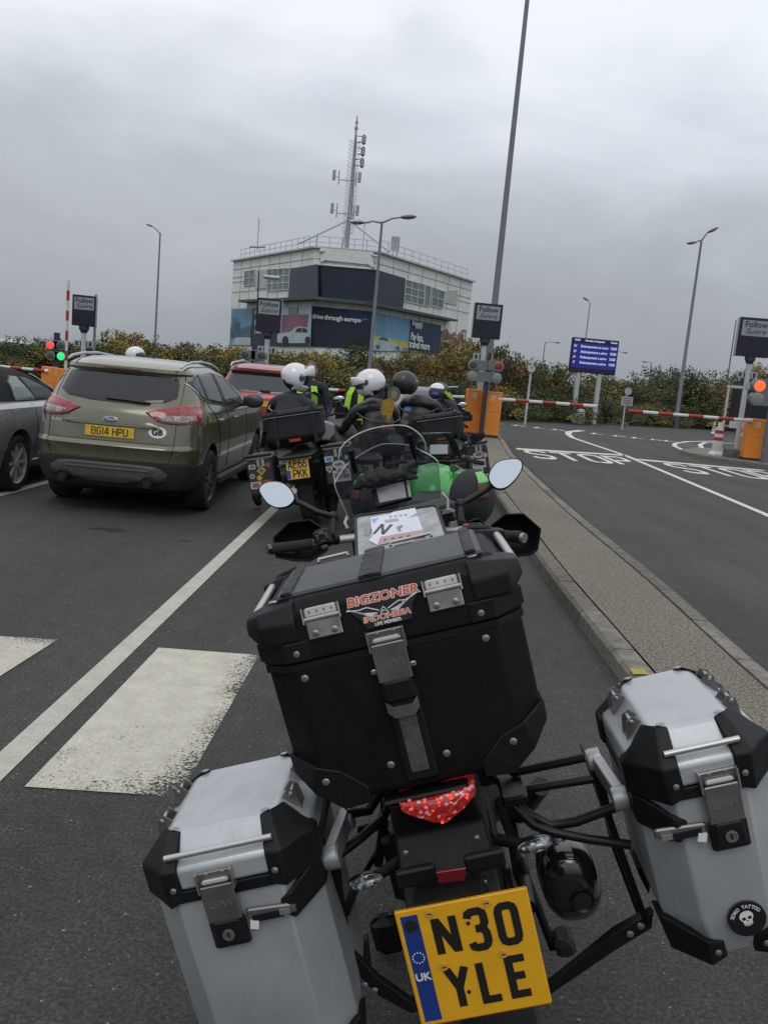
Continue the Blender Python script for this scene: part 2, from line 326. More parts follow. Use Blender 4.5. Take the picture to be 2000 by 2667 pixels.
def paint_mat(name, col, wear, fade=None):
    m = mat(name, col, .75, var=.10, vscale=9, fine=.1, fscale=60, bump=.25, bscale=160); t = m.node_tree; b = t.nodes['Principled BSDF']
    tcn = t.nodes.new('ShaderNodeTexCoord'); n = t.nodes.new('ShaderNodeTexNoise'); n.inputs['Scale'].default_value = 75; n.inputs['Detail'].default_value = 7; n.inputs['Roughness'].default_value = .75
    mpn = t.nodes.new('ShaderNodeMapping'); mpn.inputs['Scale'].default_value = (1, 1.4, 1); lnk(t, tcn.outputs['Object'], mpn.inputs[0]); lnk(t, mpn.outputs[0], n.inputs['Vector'])
    n2 = t.nodes.new('ShaderNodeTexNoise'); n2.inputs['Scale'].default_value = 3.5; n2.inputs['Detail'].default_value = 3; lnk(t, tcn.outputs['Object'], n2.inputs['Vector'])
    s = t.nodes.new('ShaderNodeMath'); s.operation = 'MULTIPLY_ADD'; s.inputs[1].default_value = .30; lnk(t, n2.outputs['Fac'], s.inputs[0]); lnk(t, n.outputs['Fac'], s.inputs[2])
    last = s.outputs[0]
    if fade:   # fade = (axis, from, to, amount): traffic has scrubbed this side of the marking
        for ax, a, c, amt in fade:
            sp = t.nodes.new('ShaderNodeSeparateXYZ'); lnk(t, tcn.outputs['Object'], sp.inputs[0])
            mr = t.nodes.new('ShaderNodeMapRange'); mr.inputs['From Min'].default_value = a; mr.inputs['From Max'].default_value = c; mr.inputs['To Min'].default_value = 0; mr.inputs['To Max'].default_value = amt
            lnk(t, sp.outputs[ax], mr.inputs['Value']); s2 = t.nodes.new('ShaderNodeMath'); s2.operation = 'ADD'; lnk(t, last, s2.inputs[0]); lnk(t, mr.outputs[0], s2.inputs[1]); last = s2.outputs[0]
    g = t.nodes.new('ShaderNodeMath'); g.operation = 'LESS_THAN'; lnk(t, last, g.inputs[0]); g.inputs[1].default_value = wear; lnk(t, g.outputs[0], b.inputs['Alpha'])
    return m
m_line = paint_mat('line_paint', (.42, .405, .35), .92)
m_zeb = paint_mat('block_paint', (.47, .45, .375), .83, fade=[(0, -.86, -.64, .22), (1, 3.95, 3.2, .10)])
m_zeb2 = paint_mat('block_paint_faded', (.44, .42, .355), .82, fade=[(1, 4.55, 4.9, .16)])
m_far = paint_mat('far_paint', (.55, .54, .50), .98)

# ------------------------------------------------------------ ground, road, markings, traffic island
mb = MB(); mb.quad((-700, -300, 0), (700, -300, 0), (700, 1200, 0), (-700, 1200, 0)); struct(mb.build('ground', m_soil, loc=(0, 0, -.03)))
hedge_line = [(-60, 47), (-38, 40), (-22, 38), (-10, 37), (-2, 36.5), (2.5, 37.6), (4.7, 39.6), (9.4, 44.2), (14, 48.3), (24.4, 58.6), (60, 92)]
mb = MB(); pts = [(-60, -20, 0), (90, -20, 0), (90, 92, 0)]+[(x, y, 0) for x, y in hedge_line[::-1]]
mb.poly(pts); struct(mb.build('road', m_asphalt))
def strip(mb, pts, wd, z=.004):
    mb.M = Matrix.Translation((0, 0, z)); n = len(pts); Ls = []; Rs = []
    for i in range(n):
        p = Vector(pts[i]); a = Vector(pts[max(0, i-1)]); b = Vector(pts[min(n-1, i+1)]); d = (b-a).normalized(); nn = Vector((-d.y, d.x))
        k = wd[i] if isinstance(wd, list) else wd; Ls.append(p+nn*k/2); Rs.append(p-nn*k/2)
    for i in range(n-1): mb.quad((*Ls[i], 0), (*Rs[i], 0), (*Rs[i+1], 0), (*Ls[i+1], 0))
    mb.M = Matrix()
mb = MB(); strip(mb, [(-1.50, 1.0), (-1.44, 3.31), (-1.385, 5.6), (-1.29, 9.77), (-1.0, 22)], .115); struct(mb.build('lane_marking', m_line))
mb = MB(); strip(mb, [(-4.6, 1), (-4.19, 9.35), (-4.12, 10.6), (-3.9, 16)], .12); struct(mb.build('lane_marking', m_line))
mb = MB(); mb.quad((-1.28, 3.17, .005), (-.69, 3.2, .005), (-.65, 4.95, .005), (-1.23, 4.92, .005)); struct(mb.build('road_block_marking', m_zeb))
mb = MB(); mb.quad((-2.60, 3.15, .005), (-1.95, 3.17, .005), (-1.81, 4.90, .005), (-2.44, 4.84, .005)); struct(mb.build('road_block_marking', m_zeb2))
mb = MB(); mb.poly([(3.30, 23.0, .004), (6.45, 24.25, .004), (6.55, 24.75, .004), (3.33, 23.5, .004)]); mb.poly([(6.6, 23.1, .0045), (9.95, 23.35, .0045), (9.95, 23.7, .0045), (6.5, 23.55, .0045)])
struct(mb.build('stop_line', m_far))
mb = MB(); strip(mb, [(4.8, -2), (5.35, 6), (6.04, 14), (6.36, 21.3), (6.5, 24.5), (6.38, 28.2), (6.31, 30.95), (6.57, 33.1), (6.95, 34.9), (7.9, 37.0)], [.13, .13, .14, .14, .15, .16, .18, .22, .28, .35]); struct(mb.build('lane_marking', m_far))
def road_text(txt, x0, y0, wid, hgt, slope, name):
    mb = MB(); w0 = width(txt, 1.0)
    strokes(mb, txt, 1.0, .16, lambda a, b, d: (x0+a*wid/w0, y0+b*hgt+slope*(a*wid/w0), .0035+d), t=.0008)
    return struct(mb.build(name, m_far))
road_text('STOP', 3.48, 20.95, 2.62, 2.0, .22, 'stop_lettering')
road_text('STOP', 7.05, 20.75, 2.62, 2.05, .05, 'stop_lettering')
mb = MB(); strip(mb, [(14, 38.4), (11.92, 35.79), (10.66, 33.38), (10.04, 31.47), (9.72, 29.43), (9.75, 27.4)], .17); strip(mb, [(15, 38.2), (12.86, 36.4), (11.89, 34.22), (11.29, 32.34), (11.01, 30.31), (10.9, 28.4)], .17, .0045)
for k in range(5): strip(mb, [(9.95+.15*k, 29.3+k*1.25), (11.0+.2*k, 28.9+k*1.45)], .11, .005+.0004*k)
struct(mb.build('hatch_marking', m_far))
mb = MB()   # the worn line of lettering across the exit, too foreshortened to read
for i, (x, y) in enumerate([(4.1, 36.6), (4.9, 36.3), (5.7, 35.9), (6.4, 35.7), (7.9, 35.3), (8.7, 35.1), (9.4, 34.9), (10.1, 34.8), (10.6, 34.7)]):
    strip(mb, [(x, y-.45), (x+.25, y+.45), (x+.5, y-.35)][:2+(i % 2)], .14, .004)
    strip(mb, [(x-.1, y-.2), (x+.45, y-.25)], .16, .0046)
struct(mb.build('faded_lettering', m_far))
m_crack = paint_mat('tar_repair', (.085, .085, .088), .66)
mb = MB(); 
for pts, wd in (([(4.25, 17.5), (4.45, 16.5), (4.75, 15.6)], [.06, .14, .03]), ([(4.55, 15.0), (4.2, 14.1), (3.7, 13.6)], [.04, .06, .03]), ([(3.8, 26.2), (3.75, 24.8)], .05)): strip(mb, pts, wd, .003)
struct(mb.build('road_repair', m_crack))
m_stain = paint_mat('oil_stain', (.024, .024, .023), .66)
mb = MB()
for cx, cy, rx, ry in ((-2.55, 8.15, .17, .09), (-1.78, 7.95, .06, .03), (4.9, 10.4, .12, .10)):
    mb.poly([(cx+rx*cos(a)*(1+.35*sin(3*a+cx)), cy+ry*sin(a)*(1+.3*cos(5*a)), .003) for a in [2*pi*k/22 for k in range(22)]])
struct(mb.build('road_stain', m_stain))
# flattened specks of gum and chippings
m_gum = mat('gum', (.20, .195, .18), .9, var=.3)
mb = MB(); r2 = random.Random(3)
for k in range(420):
    y = .8+r2.random()**2*13; x = (r2.random()-.5)*(1.2+y*.9)
    if 1.4 < x < 2.6: continue
    s_ = r2.uniform(.0015, .005)*(1.5 if r2.random() < .1 else 1); a0 = r2.random()*6
    mb.poly([(x+s_*cos(a)*(.7+.6*r2.random()), y+s_*sin(a)*(.7+.6*r2.random()), .0045) for a in [a0+2*pi*k/6 for k in range(6)]])
tag(mb.build('chippings', m_gum), 'pale chippings and flattened gum scattered over the asphalt', 'chippings', kind='stuff')

Lk = [(1.50, -1), (1.50, 4.92), (1.48, 7.33), (1.49, 8.26), (1.53, 10.05), (1.59, 12.82), (1.72, 16.2), (1.86, 20), (2.0, 24), (2.05, 27.5)]
Rk = [(2.35, -1), (2.42, 5.21), (2.50, 7.75), (2.50, 10.45), (2.56, 13.48), (2.66, 16.6), (2.81, 20.19), (3.13, 24.24), (3.3, 27.5)]
def interp(P, y):
    for (x0, y0), (x1, y1) in zip(P, P[1:]):
        if y <= y1: return x0+(x1-x0)*(y-y0)/(y1-y0)
    return P[-1][0]
def kerb(side, name):
    mb = MB(); y = -1.0; L_ = .91
    while y < 27:
        y1 = y+L_-.016
        a0 = interp(Lk if side < 0 else Rk, y); a1 = interp(Lk if side < 0 else Rk, y1); wd = .145; sg = 1 if side < 0 else -1
        jz = rng.uniform(-.003, .003)
        sec = lambda a, yy: [(a, yy, -.02), (a, yy, .09), (a+sg*.025, yy, .117+jz), (a+sg*wd, yy, .12+jz), (a+sg*wd, yy, -.02)]
        mb.loft([sec(a0, y), sec(a1, y1)])
        y += L_
    o = mb.build(name, m_kerb); return struct(o)
kerb(-1, 'kerb'); kerb(1, 'kerb')
mb = MB(); n = 40; Ls = []; Rs = []
for i in range(n+1):
    y = -1+i*28.3/n; Ls.append((interp(Lk, y)+.163, y, .115)); Rs.append((interp(Rk, y)-.163, y, .115))
for i in range(n): mb.quad(Ls[i], Rs[i], Rs[i+1], Ls[i+1])
mb.quad(*[(p[0], p[1], .06) for p in (Ls[0], Rs[0], Rs[-1], Ls[-1])], mi=1)
struct(mb.build('traffic_island', [m_agg, m_dark]))
mb = MB()
for cx in (1.0,):
    p0 = interp(Lk, 5.0)
    mb.quad((p0+.0, 4.86, .1245), (p0+.10, 4.88, .1245), (p0+.09, 4.98, .1245), (p0+.01, 4.96, .1245))
m_yel = paint_mat('yellow_paint', (.36, .28, .05), .84); struct(mb.build('kerb_marking', m_yel))
# inspection cover near the cabinets
mb = MB(); mb.box((2.3, 21.6, .117), (.62, .5, .006)); mb.box((2.75, 21.3, .117), (.25, .5, .006)); struct(mb.build('inspection_cover', m_kerb))
# right hand island with a low kerb
mb = MB(); out_ = [(8.95, 26.9), (9.1, 26.1), (9.6, 25.3), (10.2, 24.7), (13, 22.3), (20, 18), (30, 18), (30, 33), (16, 33), (12.6, 31.4), (10.8, 30.2), (9.5, 28.6), (9.05, 27.7)]
mb.loft([[(x, y, -.02) for x, y in out_], [(x, y, .09) for x, y in out_], [(x+(12-x)*.006, y+(27-y)*.006, .12) for x, y in out_]]); struct(mb.build('traffic_island', m_kerb))
# ------------------------------------------------------------ terminal building, far behind the hedge
def atz(px, py, z):
    v = ray(px, py); return CAMP+v*((z-CAM_H)/v.z)
m_clad = mat('white_cladding', (.64, .66, .645), .55, var=.08, vscale=.5, fine=.04, fscale=3)
m_clad2 = mat('grey_cladding', (.40, .42, .41), .6, var=.1, vscale=.7)
m_joint = mat('cladding_joint', (.40, .41, .41), .8)
m_glassd = mat('tinted_glass', (.014, .022, .042), .12, var=.2, vscale=.2, spec=.55)
m_glassl = mat('office_glass', (.12, .16, .155), .15, var=.3, vscale=.6)
m_wht = mat('white_frame', (.62, .63, .62), .5)
m_galv = mat('galvanised_steel', (.30, .32, .34), .45, .5, var=.15)
m_galvl = mat('pale_steel', (.45, .46, .46), .5, .2, var=.1)
m_canopy = mat('dark_canopy', (.06, .065, .065), .6)
P1 = at(821, 642, 77.0); ZR = P1.z
P2 = atz(986, 655, ZR); PL = atz(609, 678, ZR); PR = atz(1231, 732, ZR)
P1, P2, PL, PR = [Vector((p.x, p.y, 0)) for p in (P1, P2, PL, PR)]
bld = thing('terminal_building', (P1.x, P1.y, 0), 'white clad terminal building with dark glass band and advertising panels beyond the hedge', 'building')
B0 = Vector((P1.x, P1.y, 0))
def onface(px, py, A, B, off=0.):
    """point where the sight line meets the facade A-B moved out by off, relative to the building's base"""
    d = (B-A).normalized(); nrm = Vector((d.y, -d.x, 0)); v = ray(px, py); a = A+nrm*off
    t = (a-CAMP).dot(nrm)/v.dot(nrm); return CAMP+v*t-B0
def facepoly(A, B, px, off, th, m, name, mb=None, mi=0, parent=None):
    d = (B-A).normalized(); nrm = Vector((d.y, -d.x, 0)); own = mb is None
    if own: mb = MB()
    q = [onface(x, y, A, B, off) for x, y in px]
    mb.loft([[p-nrm*th for p in q], q], mi)
    return mb.build(name, m, parent or bld) if own else mb
dL = (PL-P1).normalized(); dR = (PR-P2).normalized()
back = [PL+Vector((8, 22, 0)), PR+Vector((-2, 24, 0))]
foot = [PL-B0, P1-B0, P2-B0, PR-B0, back[1]-B0, back[0]-B0]
mb = MB(); mb.loft([[(p.x, p.y, z) for p in foot] for z in (0, ZR-.15)]); mb.build('wall', m_clad, bld)
# parapet coping, panel joints
cop = MB(); jn = MB()
zj = [ZR-.95, ZR-1.75]
for A, B in ((PL, P1), (P1, P2), (P2, PR)):
    d = (B-A).normalized(); nrm = Vector((d.y, -d.x, 0)); Lg = (B-A).length; yaw = atan2(d.y, d.x); mid = (A+B)/2-B0
    cop.box((mid.x+nrm.x*.05, mid.y+nrm.y*.05, ZR-.07), (Lg+.1, .5, .14), rot=(0, 0, yaw))
    for z in zj+[3.2+1.05, 8.3, 9.3]: jn.box((mid.x+nrm.x*.02, mid.y+nrm.y*.02, z), (Lg-.2, .06, .05), rot=(0, 0, yaw))
    k = max(3, int(Lg/2.4))
    for i in range(1, k):
        p = A+d*Lg*i/k-B0; jn.box((p.x+nrm.x*.022, p.y+nrm.y*.022, (ZR-.2+3)/2), (.05, .06, ZR-3.4), rot=(0, 0, yaw))
cop.build('roof_coping', m_clad2, bld); jn.build('panel_joint', m_joint, bld)
# dark glass band: left return, middle, right
facepoly(PL, P1, [(757, 699), (826, 688), (826, 775), (751, 781)], .12, .1, m_glassd, 'dark_window')
facepoly(P1, P2, [(821.5, 688), (984, 703), (984, 791), (818, 774)], .12, .1, m_glassd, 'dark_window')
facepoly(P2, PR, [(983, 703), (1056, 725), (1050, 801), (981, 791)], .12, .1, m_glassd, 'dark_window')
def win(A, B, px, nx, ny, m=m_glassl, name='window', fr=.065):
    q = [onface(x, y, A, B, .1) for x, y in px]; d = (B-A).normalized(); nrm = Vector((d.y, -d.x, 0))
    f = facepoly(A, B, px, .08, .06, m, name)
    mb = MB(); tl, tr, br, bl = q
    for i in range(nx+1):
        a = tl.lerp(tr, i/nx); b = bl.lerp(br, i/nx); mb.tube([a, b], fr/2, 4)
    for j in range(ny+1):
        a = tl.lerp(bl, j/ny); b = tr.lerp(br, j/ny); mb.tube([a, b], fr/2, 4)
    mb.build('frame', m_wht, f)
win(PL, P1, [(637, 707), (664, 703), (662, 742), (635, 745)], 2, 2)
win(PL, P1, [(696, 702), (755, 698), (752, 754), (695, 758)], 4, 3)
facepoly(PL, P1, [(665, 703), (694, 702), (693, 750), (664, 752)], .09, .07, m_clad2, 'grey_panel')
win(P2, PR, [(1057, 728), (1105, 741), (1103, 796), (1053, 784)], 3, 3)
win(P2, PR, [(1108, 742), (1122, 747), (1119, 800), (1105, 795)], 1, 1)
win(P2, PR, [(1126, 748), (1158, 760), (1154, 804), (1123, 797)], 2, 2)
facepoly(P2, PR, [(1158, 757), (1193, 756), (1190, 795), (1155, 788)], .09, .07, m_clad2, 'grey_panel')
# canopy line
mb = MB()
for A, B, px in ((PL, P1, [(621, 781), (818, 771), (818, 779), (621, 787)]), (P1, P2, [(815, 771), (986, 788), (986, 797), (815, 779)]), (P2, PR, [(980, 788), (1194, 833), (1190, 838), (980, 797)])):
    facepoly(A, B, px, 1.0, 1.0, None, '', mb)
mb.build('canopy', m_canopy, bld)
# advertising panels
m_navy = mat('navy_panel', (.008, .014, .035), .45, var=.3, vscale=.15)
m_navy2 = mat('deep_navy_panel', (.006, .022, .075), .45, var=.2, vscale=.2)
m_skyb = mat('printed_sky_blue', (.13, .27, .42), .5, var=.25, vscale=.25)
m_skyl = mat('printed_pale_blue', (.33, .46, .50), .5, var=.15, vscale=.3)
m_pink = mat('printed_mauve', (.20, .08, .13), .5, var=.35, vscale=.4)
m_field = mat('printed_yellow_field', (.42, .42, .05), .5, var=.2, vscale=.5)
m_carp = mat('printed_silver', (.36, .42, .45), .45, var=.2, vscale=1.2)
m_town = mat('printed_stone_blue', (.05, .10, .13), .5, var=.5, vscale=1.2)
m_brick = mat('printed_brick', (.20, .11, .09), .5, var=.5, vscale=1.5)
m_letter = mat('white_lettering', (.62, .64, .66), .5)
m_blk = mat('printed_black', (.01, .01, .012), .5)
def panel(A, B, px, m, name, off=.12): return facepoly(A, B, px, off, .08, m, name)
def shapes(A, B, polys, off, parent, name, m):
    mb = MB()
    for i, px in enumerate(polys): facepoly(A, B, px, off+i*.006, .03, None, '', mb)
    return mb.build(name, m, parent)
a1 = panel(PL, P1, [(604, 804), (658, 803), (652, 900), (598, 899)], m_skyb, 'advert_panel'); a1['label'] = 'printed panel of a riverside cathedral under a blue sky'
shapes(PL, P1, [[(600, 880), (601, 850), (606, 848), (606, 828), (610, 828), (611, 846), (614, 846), (616, 822), (619, 846), (625, 836), (626, 858), (636, 852), (654, 846), (653, 880)]], .16, a1, 'printed_town', m_town)
shapes(PL, P1, [[(612, 880), (632, 878), (653, 880), (652, 899), (604, 898)]], .17, a1, 'printed_car', m_carp)
a2 = panel(PL, P1, [(658, 803), (727, 801), (722, 902), (652, 900)], m_navy, 'advert_panel'); a2['label'] = 'navy panel with white words half hidden by the road sign'
a3 = panel(PL, P1, [(727, 801), (811, 797), (806, 902), (722, 902)], m_skyl, 'advert_panel'); a3['label'] = 'pale blue panel with a silver car'
shapes(PL, P1, [[(734, 820), (802, 819), (800, 850), (765, 856), (745, 867), (731, 868)]], .16, a3, 'printed_backdrop', m_pink)
shapes(PL, P1, [[(722, 873), (733, 867), (757, 865), (768, 853), (782, 850), (797, 853), (806, 868), (805, 893), (750, 894), (722, 890)]], .17, a3, 'printed_car', m_carp)
for cx, cy, r in ((743, 886, 9), (801, 886, 8)): facepoly(PL, P1, [(cx+r*.85*cos(a), cy+r*1.25*sin(a)) for a in [2*pi*k/14 for k in range(14)]], .21, .02, m_blk, 'printed_wheel', parent=a3)
for q_ in ([(769, 864), (774, 856), (784, 853), (785, 865)], [(787, 853), (797, 856), (801, 865), (787, 865)]): facepoly(PL, P1, q_, .212, .02, m_blk, 'printed_window', parent=a3)
facepoly(PL, P1, [(722, 893), (806, 894), (806, 902), (722, 902)], .18, .02, m_navy, 'panel_foot', parent=a3)
facepoly(PL, P1, [(752, 800), (775, 799), (774, 817), (751, 817)], .2, .02, m_glassl, 'small_window', parent=a3)
a4 = panel(P1, P2, [(813, 797), (972, 811), (961, 915), (893, 906), (806, 902)], m_navy, 'advert_panel'); a4['label'] = 'wide navy panel with white words along its top'
shapes(P1, P2, [[(893, 804), (971, 811), (969, 845), (930, 836)]], .15, a4, 'blue_sweep', m_navy2)
shapes(P1, P2, [[(880, 903), (900, 890), (935, 878), (964, 872), (960, 914), (893, 906)]], .16, a4, 'printed_hill', m_blk)
def facetext(A, B, px, py, body, size, parent, roll=0., shear=0., m=m_letter, off=.22, bold=.0, sx=1., ext=.02):
    d = (B-A).normalized(); nrm = Vector((d.y, -d.x, 0)); p = onface(px, py, A, B, off)
    X = Matrix((d, Vector((0, 0, 1)), nrm)).transposed().to_4x4(); X.translation = p
    return text('lettering', body, size, m, parent, X, shear=shear, bold=bold, ext=ext, sx=sx, space=.9)
facetext(P1, P2, 876, 829, 'drive through europe', .52*1.05, a4, bold=.012, sx=1.0)
mb = MB(); facepoly(P1, P2, [(929, 834), (940, 832), (944, 836), (938, 840), (930, 839)], .2, .02, None, '', mb); m_rd = mat('arrow_red', (.5, .05, .03), .5); mb.build('red_arrow', m_rd, a4)
mb = MB(); facepoly(P1, P2, [(941, 831), (955, 829), (958, 833), (946, 835)], .2, .02, None, '', mb); m_bl = mat('arrow_blue', (.03, .16, .45), .5); mb.build('blue_arrow', m_bl, a4)
facetext(PL, P1, 668, 842, 'W', .9, a2); facetext(PL, P1, 672, 862, 'more', .8, a2); facetext(PL, P1, 667, 813, 'fre', .6, a2)
a5 = panel(P2, PR, [(977, 813), (1069, 832), (1063, 916), (967, 915)], m_skyb, 'advert_panel'); a5['label'] = 'panel with a yellow field and a pale car under a blue sky'
shapes(P2, PR, [[(969, 873), (1000, 878), (1030, 884), (1065, 893), (1064, 907), (968, 905)]], .16, a5, 'printed_field', m_field)
shapes(P2, PR, [[(969, 889), (990, 883), (1015, 888), (1040, 898), (1052, 913), (1000, 914), (968, 912)]], .17, a5, 'printed_car', m_carp)
for q_ in ([(986, 885), (995, 877), (1008, 880), (1013, 889)], [(978, 902), (986, 898), (990, 906), (984, 911)], [(1028, 905), (1036, 900), (1042, 908), (1038, 914)]): shapes(P2, PR, [q_], .18, a5, 'printed_detail', m_town)
a6 = panel(P2, PR, [(1070, 832), (1149, 847), (1142, 925), (1063, 918)], m_navy2, 'advert_panel'); a6['label'] = 'navy panel with white words in two lines'
facetext(P2, PR, 1087, 843, 'frequent', .72, a6, sx=.9, bold=.01); facetext(P2, PR, 1090, 853, 'traveller', .42, a6)
facetext(P2, PR, 1086, 879, 'Pay less,', .98, a6, sx=.85, bold=.012); facetext(P2, PR, 1093, 900, 'travel more', .98, a6, sx=.95, bold=.012)
a7 = panel(P2, PR, [(1150, 862), (1165, 857), (1172, 872), (1186, 864), (1190, 875), (1207, 858), (1215, 861), (1210, 893), (1196, 900), (1146, 912)], m_brick, 'advert_panel'); a7['label'] = 'cut out print of old timbered house gables'
shapes(P2, PR, [[(1152, 890), (1170, 885), (1171, 888), (1153, 893)], [(1176, 878), (1192, 875), (1192, 890), (1190, 890), (1189, 879)], [(1196, 872), (1212, 862), (1210, 885), (1206, 885), (1206, 870)]], .2, a7, 'printed_timbers', m_clad2)
# recessed white box over the middle and its struts, roof rails
facepoly(P1, P2, [(834, 645), (972, 657), (972, 690), (834, 676)], .3, .2, m_wht, 'roof_box')
facepoly(P1, P2, [(818, 684), (984, 698), (984, 703), (818, 689)], .35, .3, m_wht, 'ledge')
mast_b = at(904, 632, 78.2)-B0
rl = MB()
def rail(A, B, n, h=1.05):
    d = B-A
    for i in range(n+1):
        p = A+d*i/n-B0; rl.tube([(p.x, p.y, ZR-.05), (p.x, p.y, ZR+h)], .035, 4)
    for z in (h, h*.55): a = A-B0; b = B-B0; rl.tube([(a.x, a.y, ZR+z), (b.x, b.y, ZR+z)], .035, 4)
nin = Vector((.0, .7, 0)); rail(PL.lerp(P1, .08)+nin, P1+nin, 14); rail(P1+nin*2, P2+nin*2, 5); rail(P2+nin, PR.lerp(P2, .07)+nin, 12)
rl.build('roof_railing', m_galvl, bld)
# mast: a thing of its own standing on the roof
Yb = 78.2
mt = at(936, 302, Yb); mz = mt.z-ZR
mast = thing('radio_mast', (mast_b.x+B0.x, mast_b.y+B0.y, ZR), 'tall lattice radio mast with antennas standing on the terminal roof', 'mast')
mb = MB(); top = mz
k0 = at(905, 565, Yb).z-ZR; mb.tube([(0, 0, -.1), (0, 0, k0)], .19, 8); mb.tube([(0, 0, top*.83), (0, 0, top)], [.10, .05], 6); mb.tube([(0, 0, top-1.1), (0, 0, top-.9)], .16, 6); mb.tube([(0, 0, top-.6), (0, 0, top-.45)], .13, 6)
for a in range(3):
    x, y = .20*cos(a*2.094), .20*sin(a*2.094); mb.tube([(x, y, k0-.3), (x*.45, y*.45, top*.84)], [.06, .045], 5)
n = 34
for i in range(n):
    z = k0+(top*.84-k0)*i/n; s_ = .20*(1-.55*i/n)
    for a in range(3):
        p = (s_*cos(a*2.094), s_*sin(a*2.094), z); q = (s_*cos((a+1)*2.094), s_*sin((a+1)*2.094), z+.4); mb.tube([p, q], .03, 4)
mb.build('lattice_column', m_galv, mast)
mb = MB()
for i in range(46):
    z = top*.12+(top*.70)*i/46; w_ = .55 if i % 2 else .45; mb.tube([(-w_, -.05, z+.18), (0, -.1, z)], .028, 3); mb.tube([(w_, -.05, z+.18), (0, -.1, z)], .028, 3)
mb.build('climbing_pegs', m_galv, mast)
def zat(px, py): return at(px, py, Yb).z-ZR
for py0, py1 in ((350, 376), (381, 407), (411, 437)):
    mb = MB(); z0, z1 = zat(938, py1), zat(938, py0); mb.cbox((.72, 0, (z0+z1)/2), (.36, .3, z1-z0), .12); mb.tube([(0, 0, z0+.15), (.6, 0, z0+.15)], .04, 5); mb.tube([(0, 0, z1-.15), (.6, 0, z1-.15)], .04, 5); mb.build('antenna_panel', m_galv, mast)
for py0, py1, xl, xr in ((447, 475, -1.55, .62), (534, 562, -1.5, .66)):
    z0, z1 = zat(925, py1), zat(925, py0)
    for x in (xl, xr):
        mb = MB(); mb.cbox((x, 0, (z0+z1)/2), (.26, .2, z1-z0), .04); mb.tube([(x+.42 if x < 0 else x-.3, 0, z0-.3), (x+.42 if x < 0 else x-.3, 0, z1)], .05, 5)
        mb.tube([(x, 0, z0+.3), (x+.42 if x < 0 else x-.3, 0, z0+.3)], .03, 4); mb.tube([(0, 0, z0+.1), (x+.42 if x < 0 else x-.3, 0, z0+.1)], .045, 5); mb.build('antenna_panel', m_galv, mast)
for x, y in ((-3.9, -1.6), (3.7, -1.6), (-.8, 4)):
    MB().tube([(0, 0, k0-.2), (x, y, .1)], .11, 6).build('stay', m_galvl, mast)
mb = MB(); 
MO = Vector((mast_b.x, mast_b.y, ZR))
for px, py in ((832, 655), (984, 668), (835, 682), (974, 697)):
    mb.tube([(0, -.6, .1), onface(px, py, P1, P2, .5)-MO], .11, 6)
mb.build('support_frame', m_galvl, mast)
for px, py, h, nm, lb, cat in ((1023, 640, 2.3, 'roof_antenna', 'small grey box antenna on two legs on the right of the terminal roof', 'antenna'), (668, 668, 2.8, 'whip_antenna', 'thin whip antenna at the left end of the terminal roof', 'antenna'), (946, 615, 3.2, 'wind_sensor', 'slim weather sensor pole right of the lattice mast', 'sensor')):
    p = at(px, py+18, 82); mb = MB(); mb.tube([(0, 0, 0), (0, 0, h)], .04, 5)
    if nm == 'roof_antenna': mb.cbox((.15, 0, h*.72), (.75, .4, 1.3), .08); mb.tube([(.4, 0, 0), (.4, 0, h*.5)], .05, 5)
    if nm == 'wind_sensor': mb.tube([(-.4, 0, h), (.4, 0, h)], .04, 5); mb.tube([(-.4, 0, h), (-.5, 0, h+.3)], .03, 4); mb.tube([(.4, 0, h), (.5, 0, h+.3)], .03, 4)
    if nm == 'whip_antenna': mb.tube([(-.7, 0, .25), (.7, 0, .35)], .09, 5)
    tag(mb.build(nm, m_galv, loc=(p.x, p.y, ZR-.15)), lb, cat)
# far pale roofs beyond the hedge on the left
p0 = at(20, 886, 130); p1 = at(135, 892, 130)
fb = thing('station_roof', (p0.x, 130, 0), 'long pale flat station roof far off above the hedge at the left edge', 'building')
mb = MB(); mb.box(((p1.x-p0.x)/2, 0, p0.z), (p1.x-p0.x, 12, .5)); mb.build('roof', m_clad, fb); mb = MB()
for k in range(4): mb.box((k*(p1.x-p0.x)/3.2+.2, 0, p0.z/2-.2), (.4, .4, p0.z))
mb.build('column', m_clad2, fb)
p0 = at(-20, 903, 120); p1 = at(250, 905, 120)
fb = thing('white_shed', (p0.x, 120, 0), 'low white shed wall just showing over the left hedge', 'building')
mb = MB(); mb.box(((p1.x-p0.x)/2, 0, p0.z/2), (p1.x-p0.x, 10, p0.z)); mb.build('wall', m_clad, fb)
p0 = at(175, 893, 112); p1 = at(250, 897, 112); mb = MB(); mb.loft([[(0, -5, p0.z-.6), (p1.x-p0.x, -5, p0.z-.6), (p1.x-p0.x, 5, p0.z-.6), (0, 5, p0.z-.6)], [(1, -3, p0.z+.3), (p1.x-p0.x-1, -3, p0.z+.1), (p1.x-p0.x-1, 3, p0.z+.1), (1, 3, p0.z+.3)]]); mb.build('roof', m_canopy, fb, loc=(p0.x-fb.location.x, -2, 0))

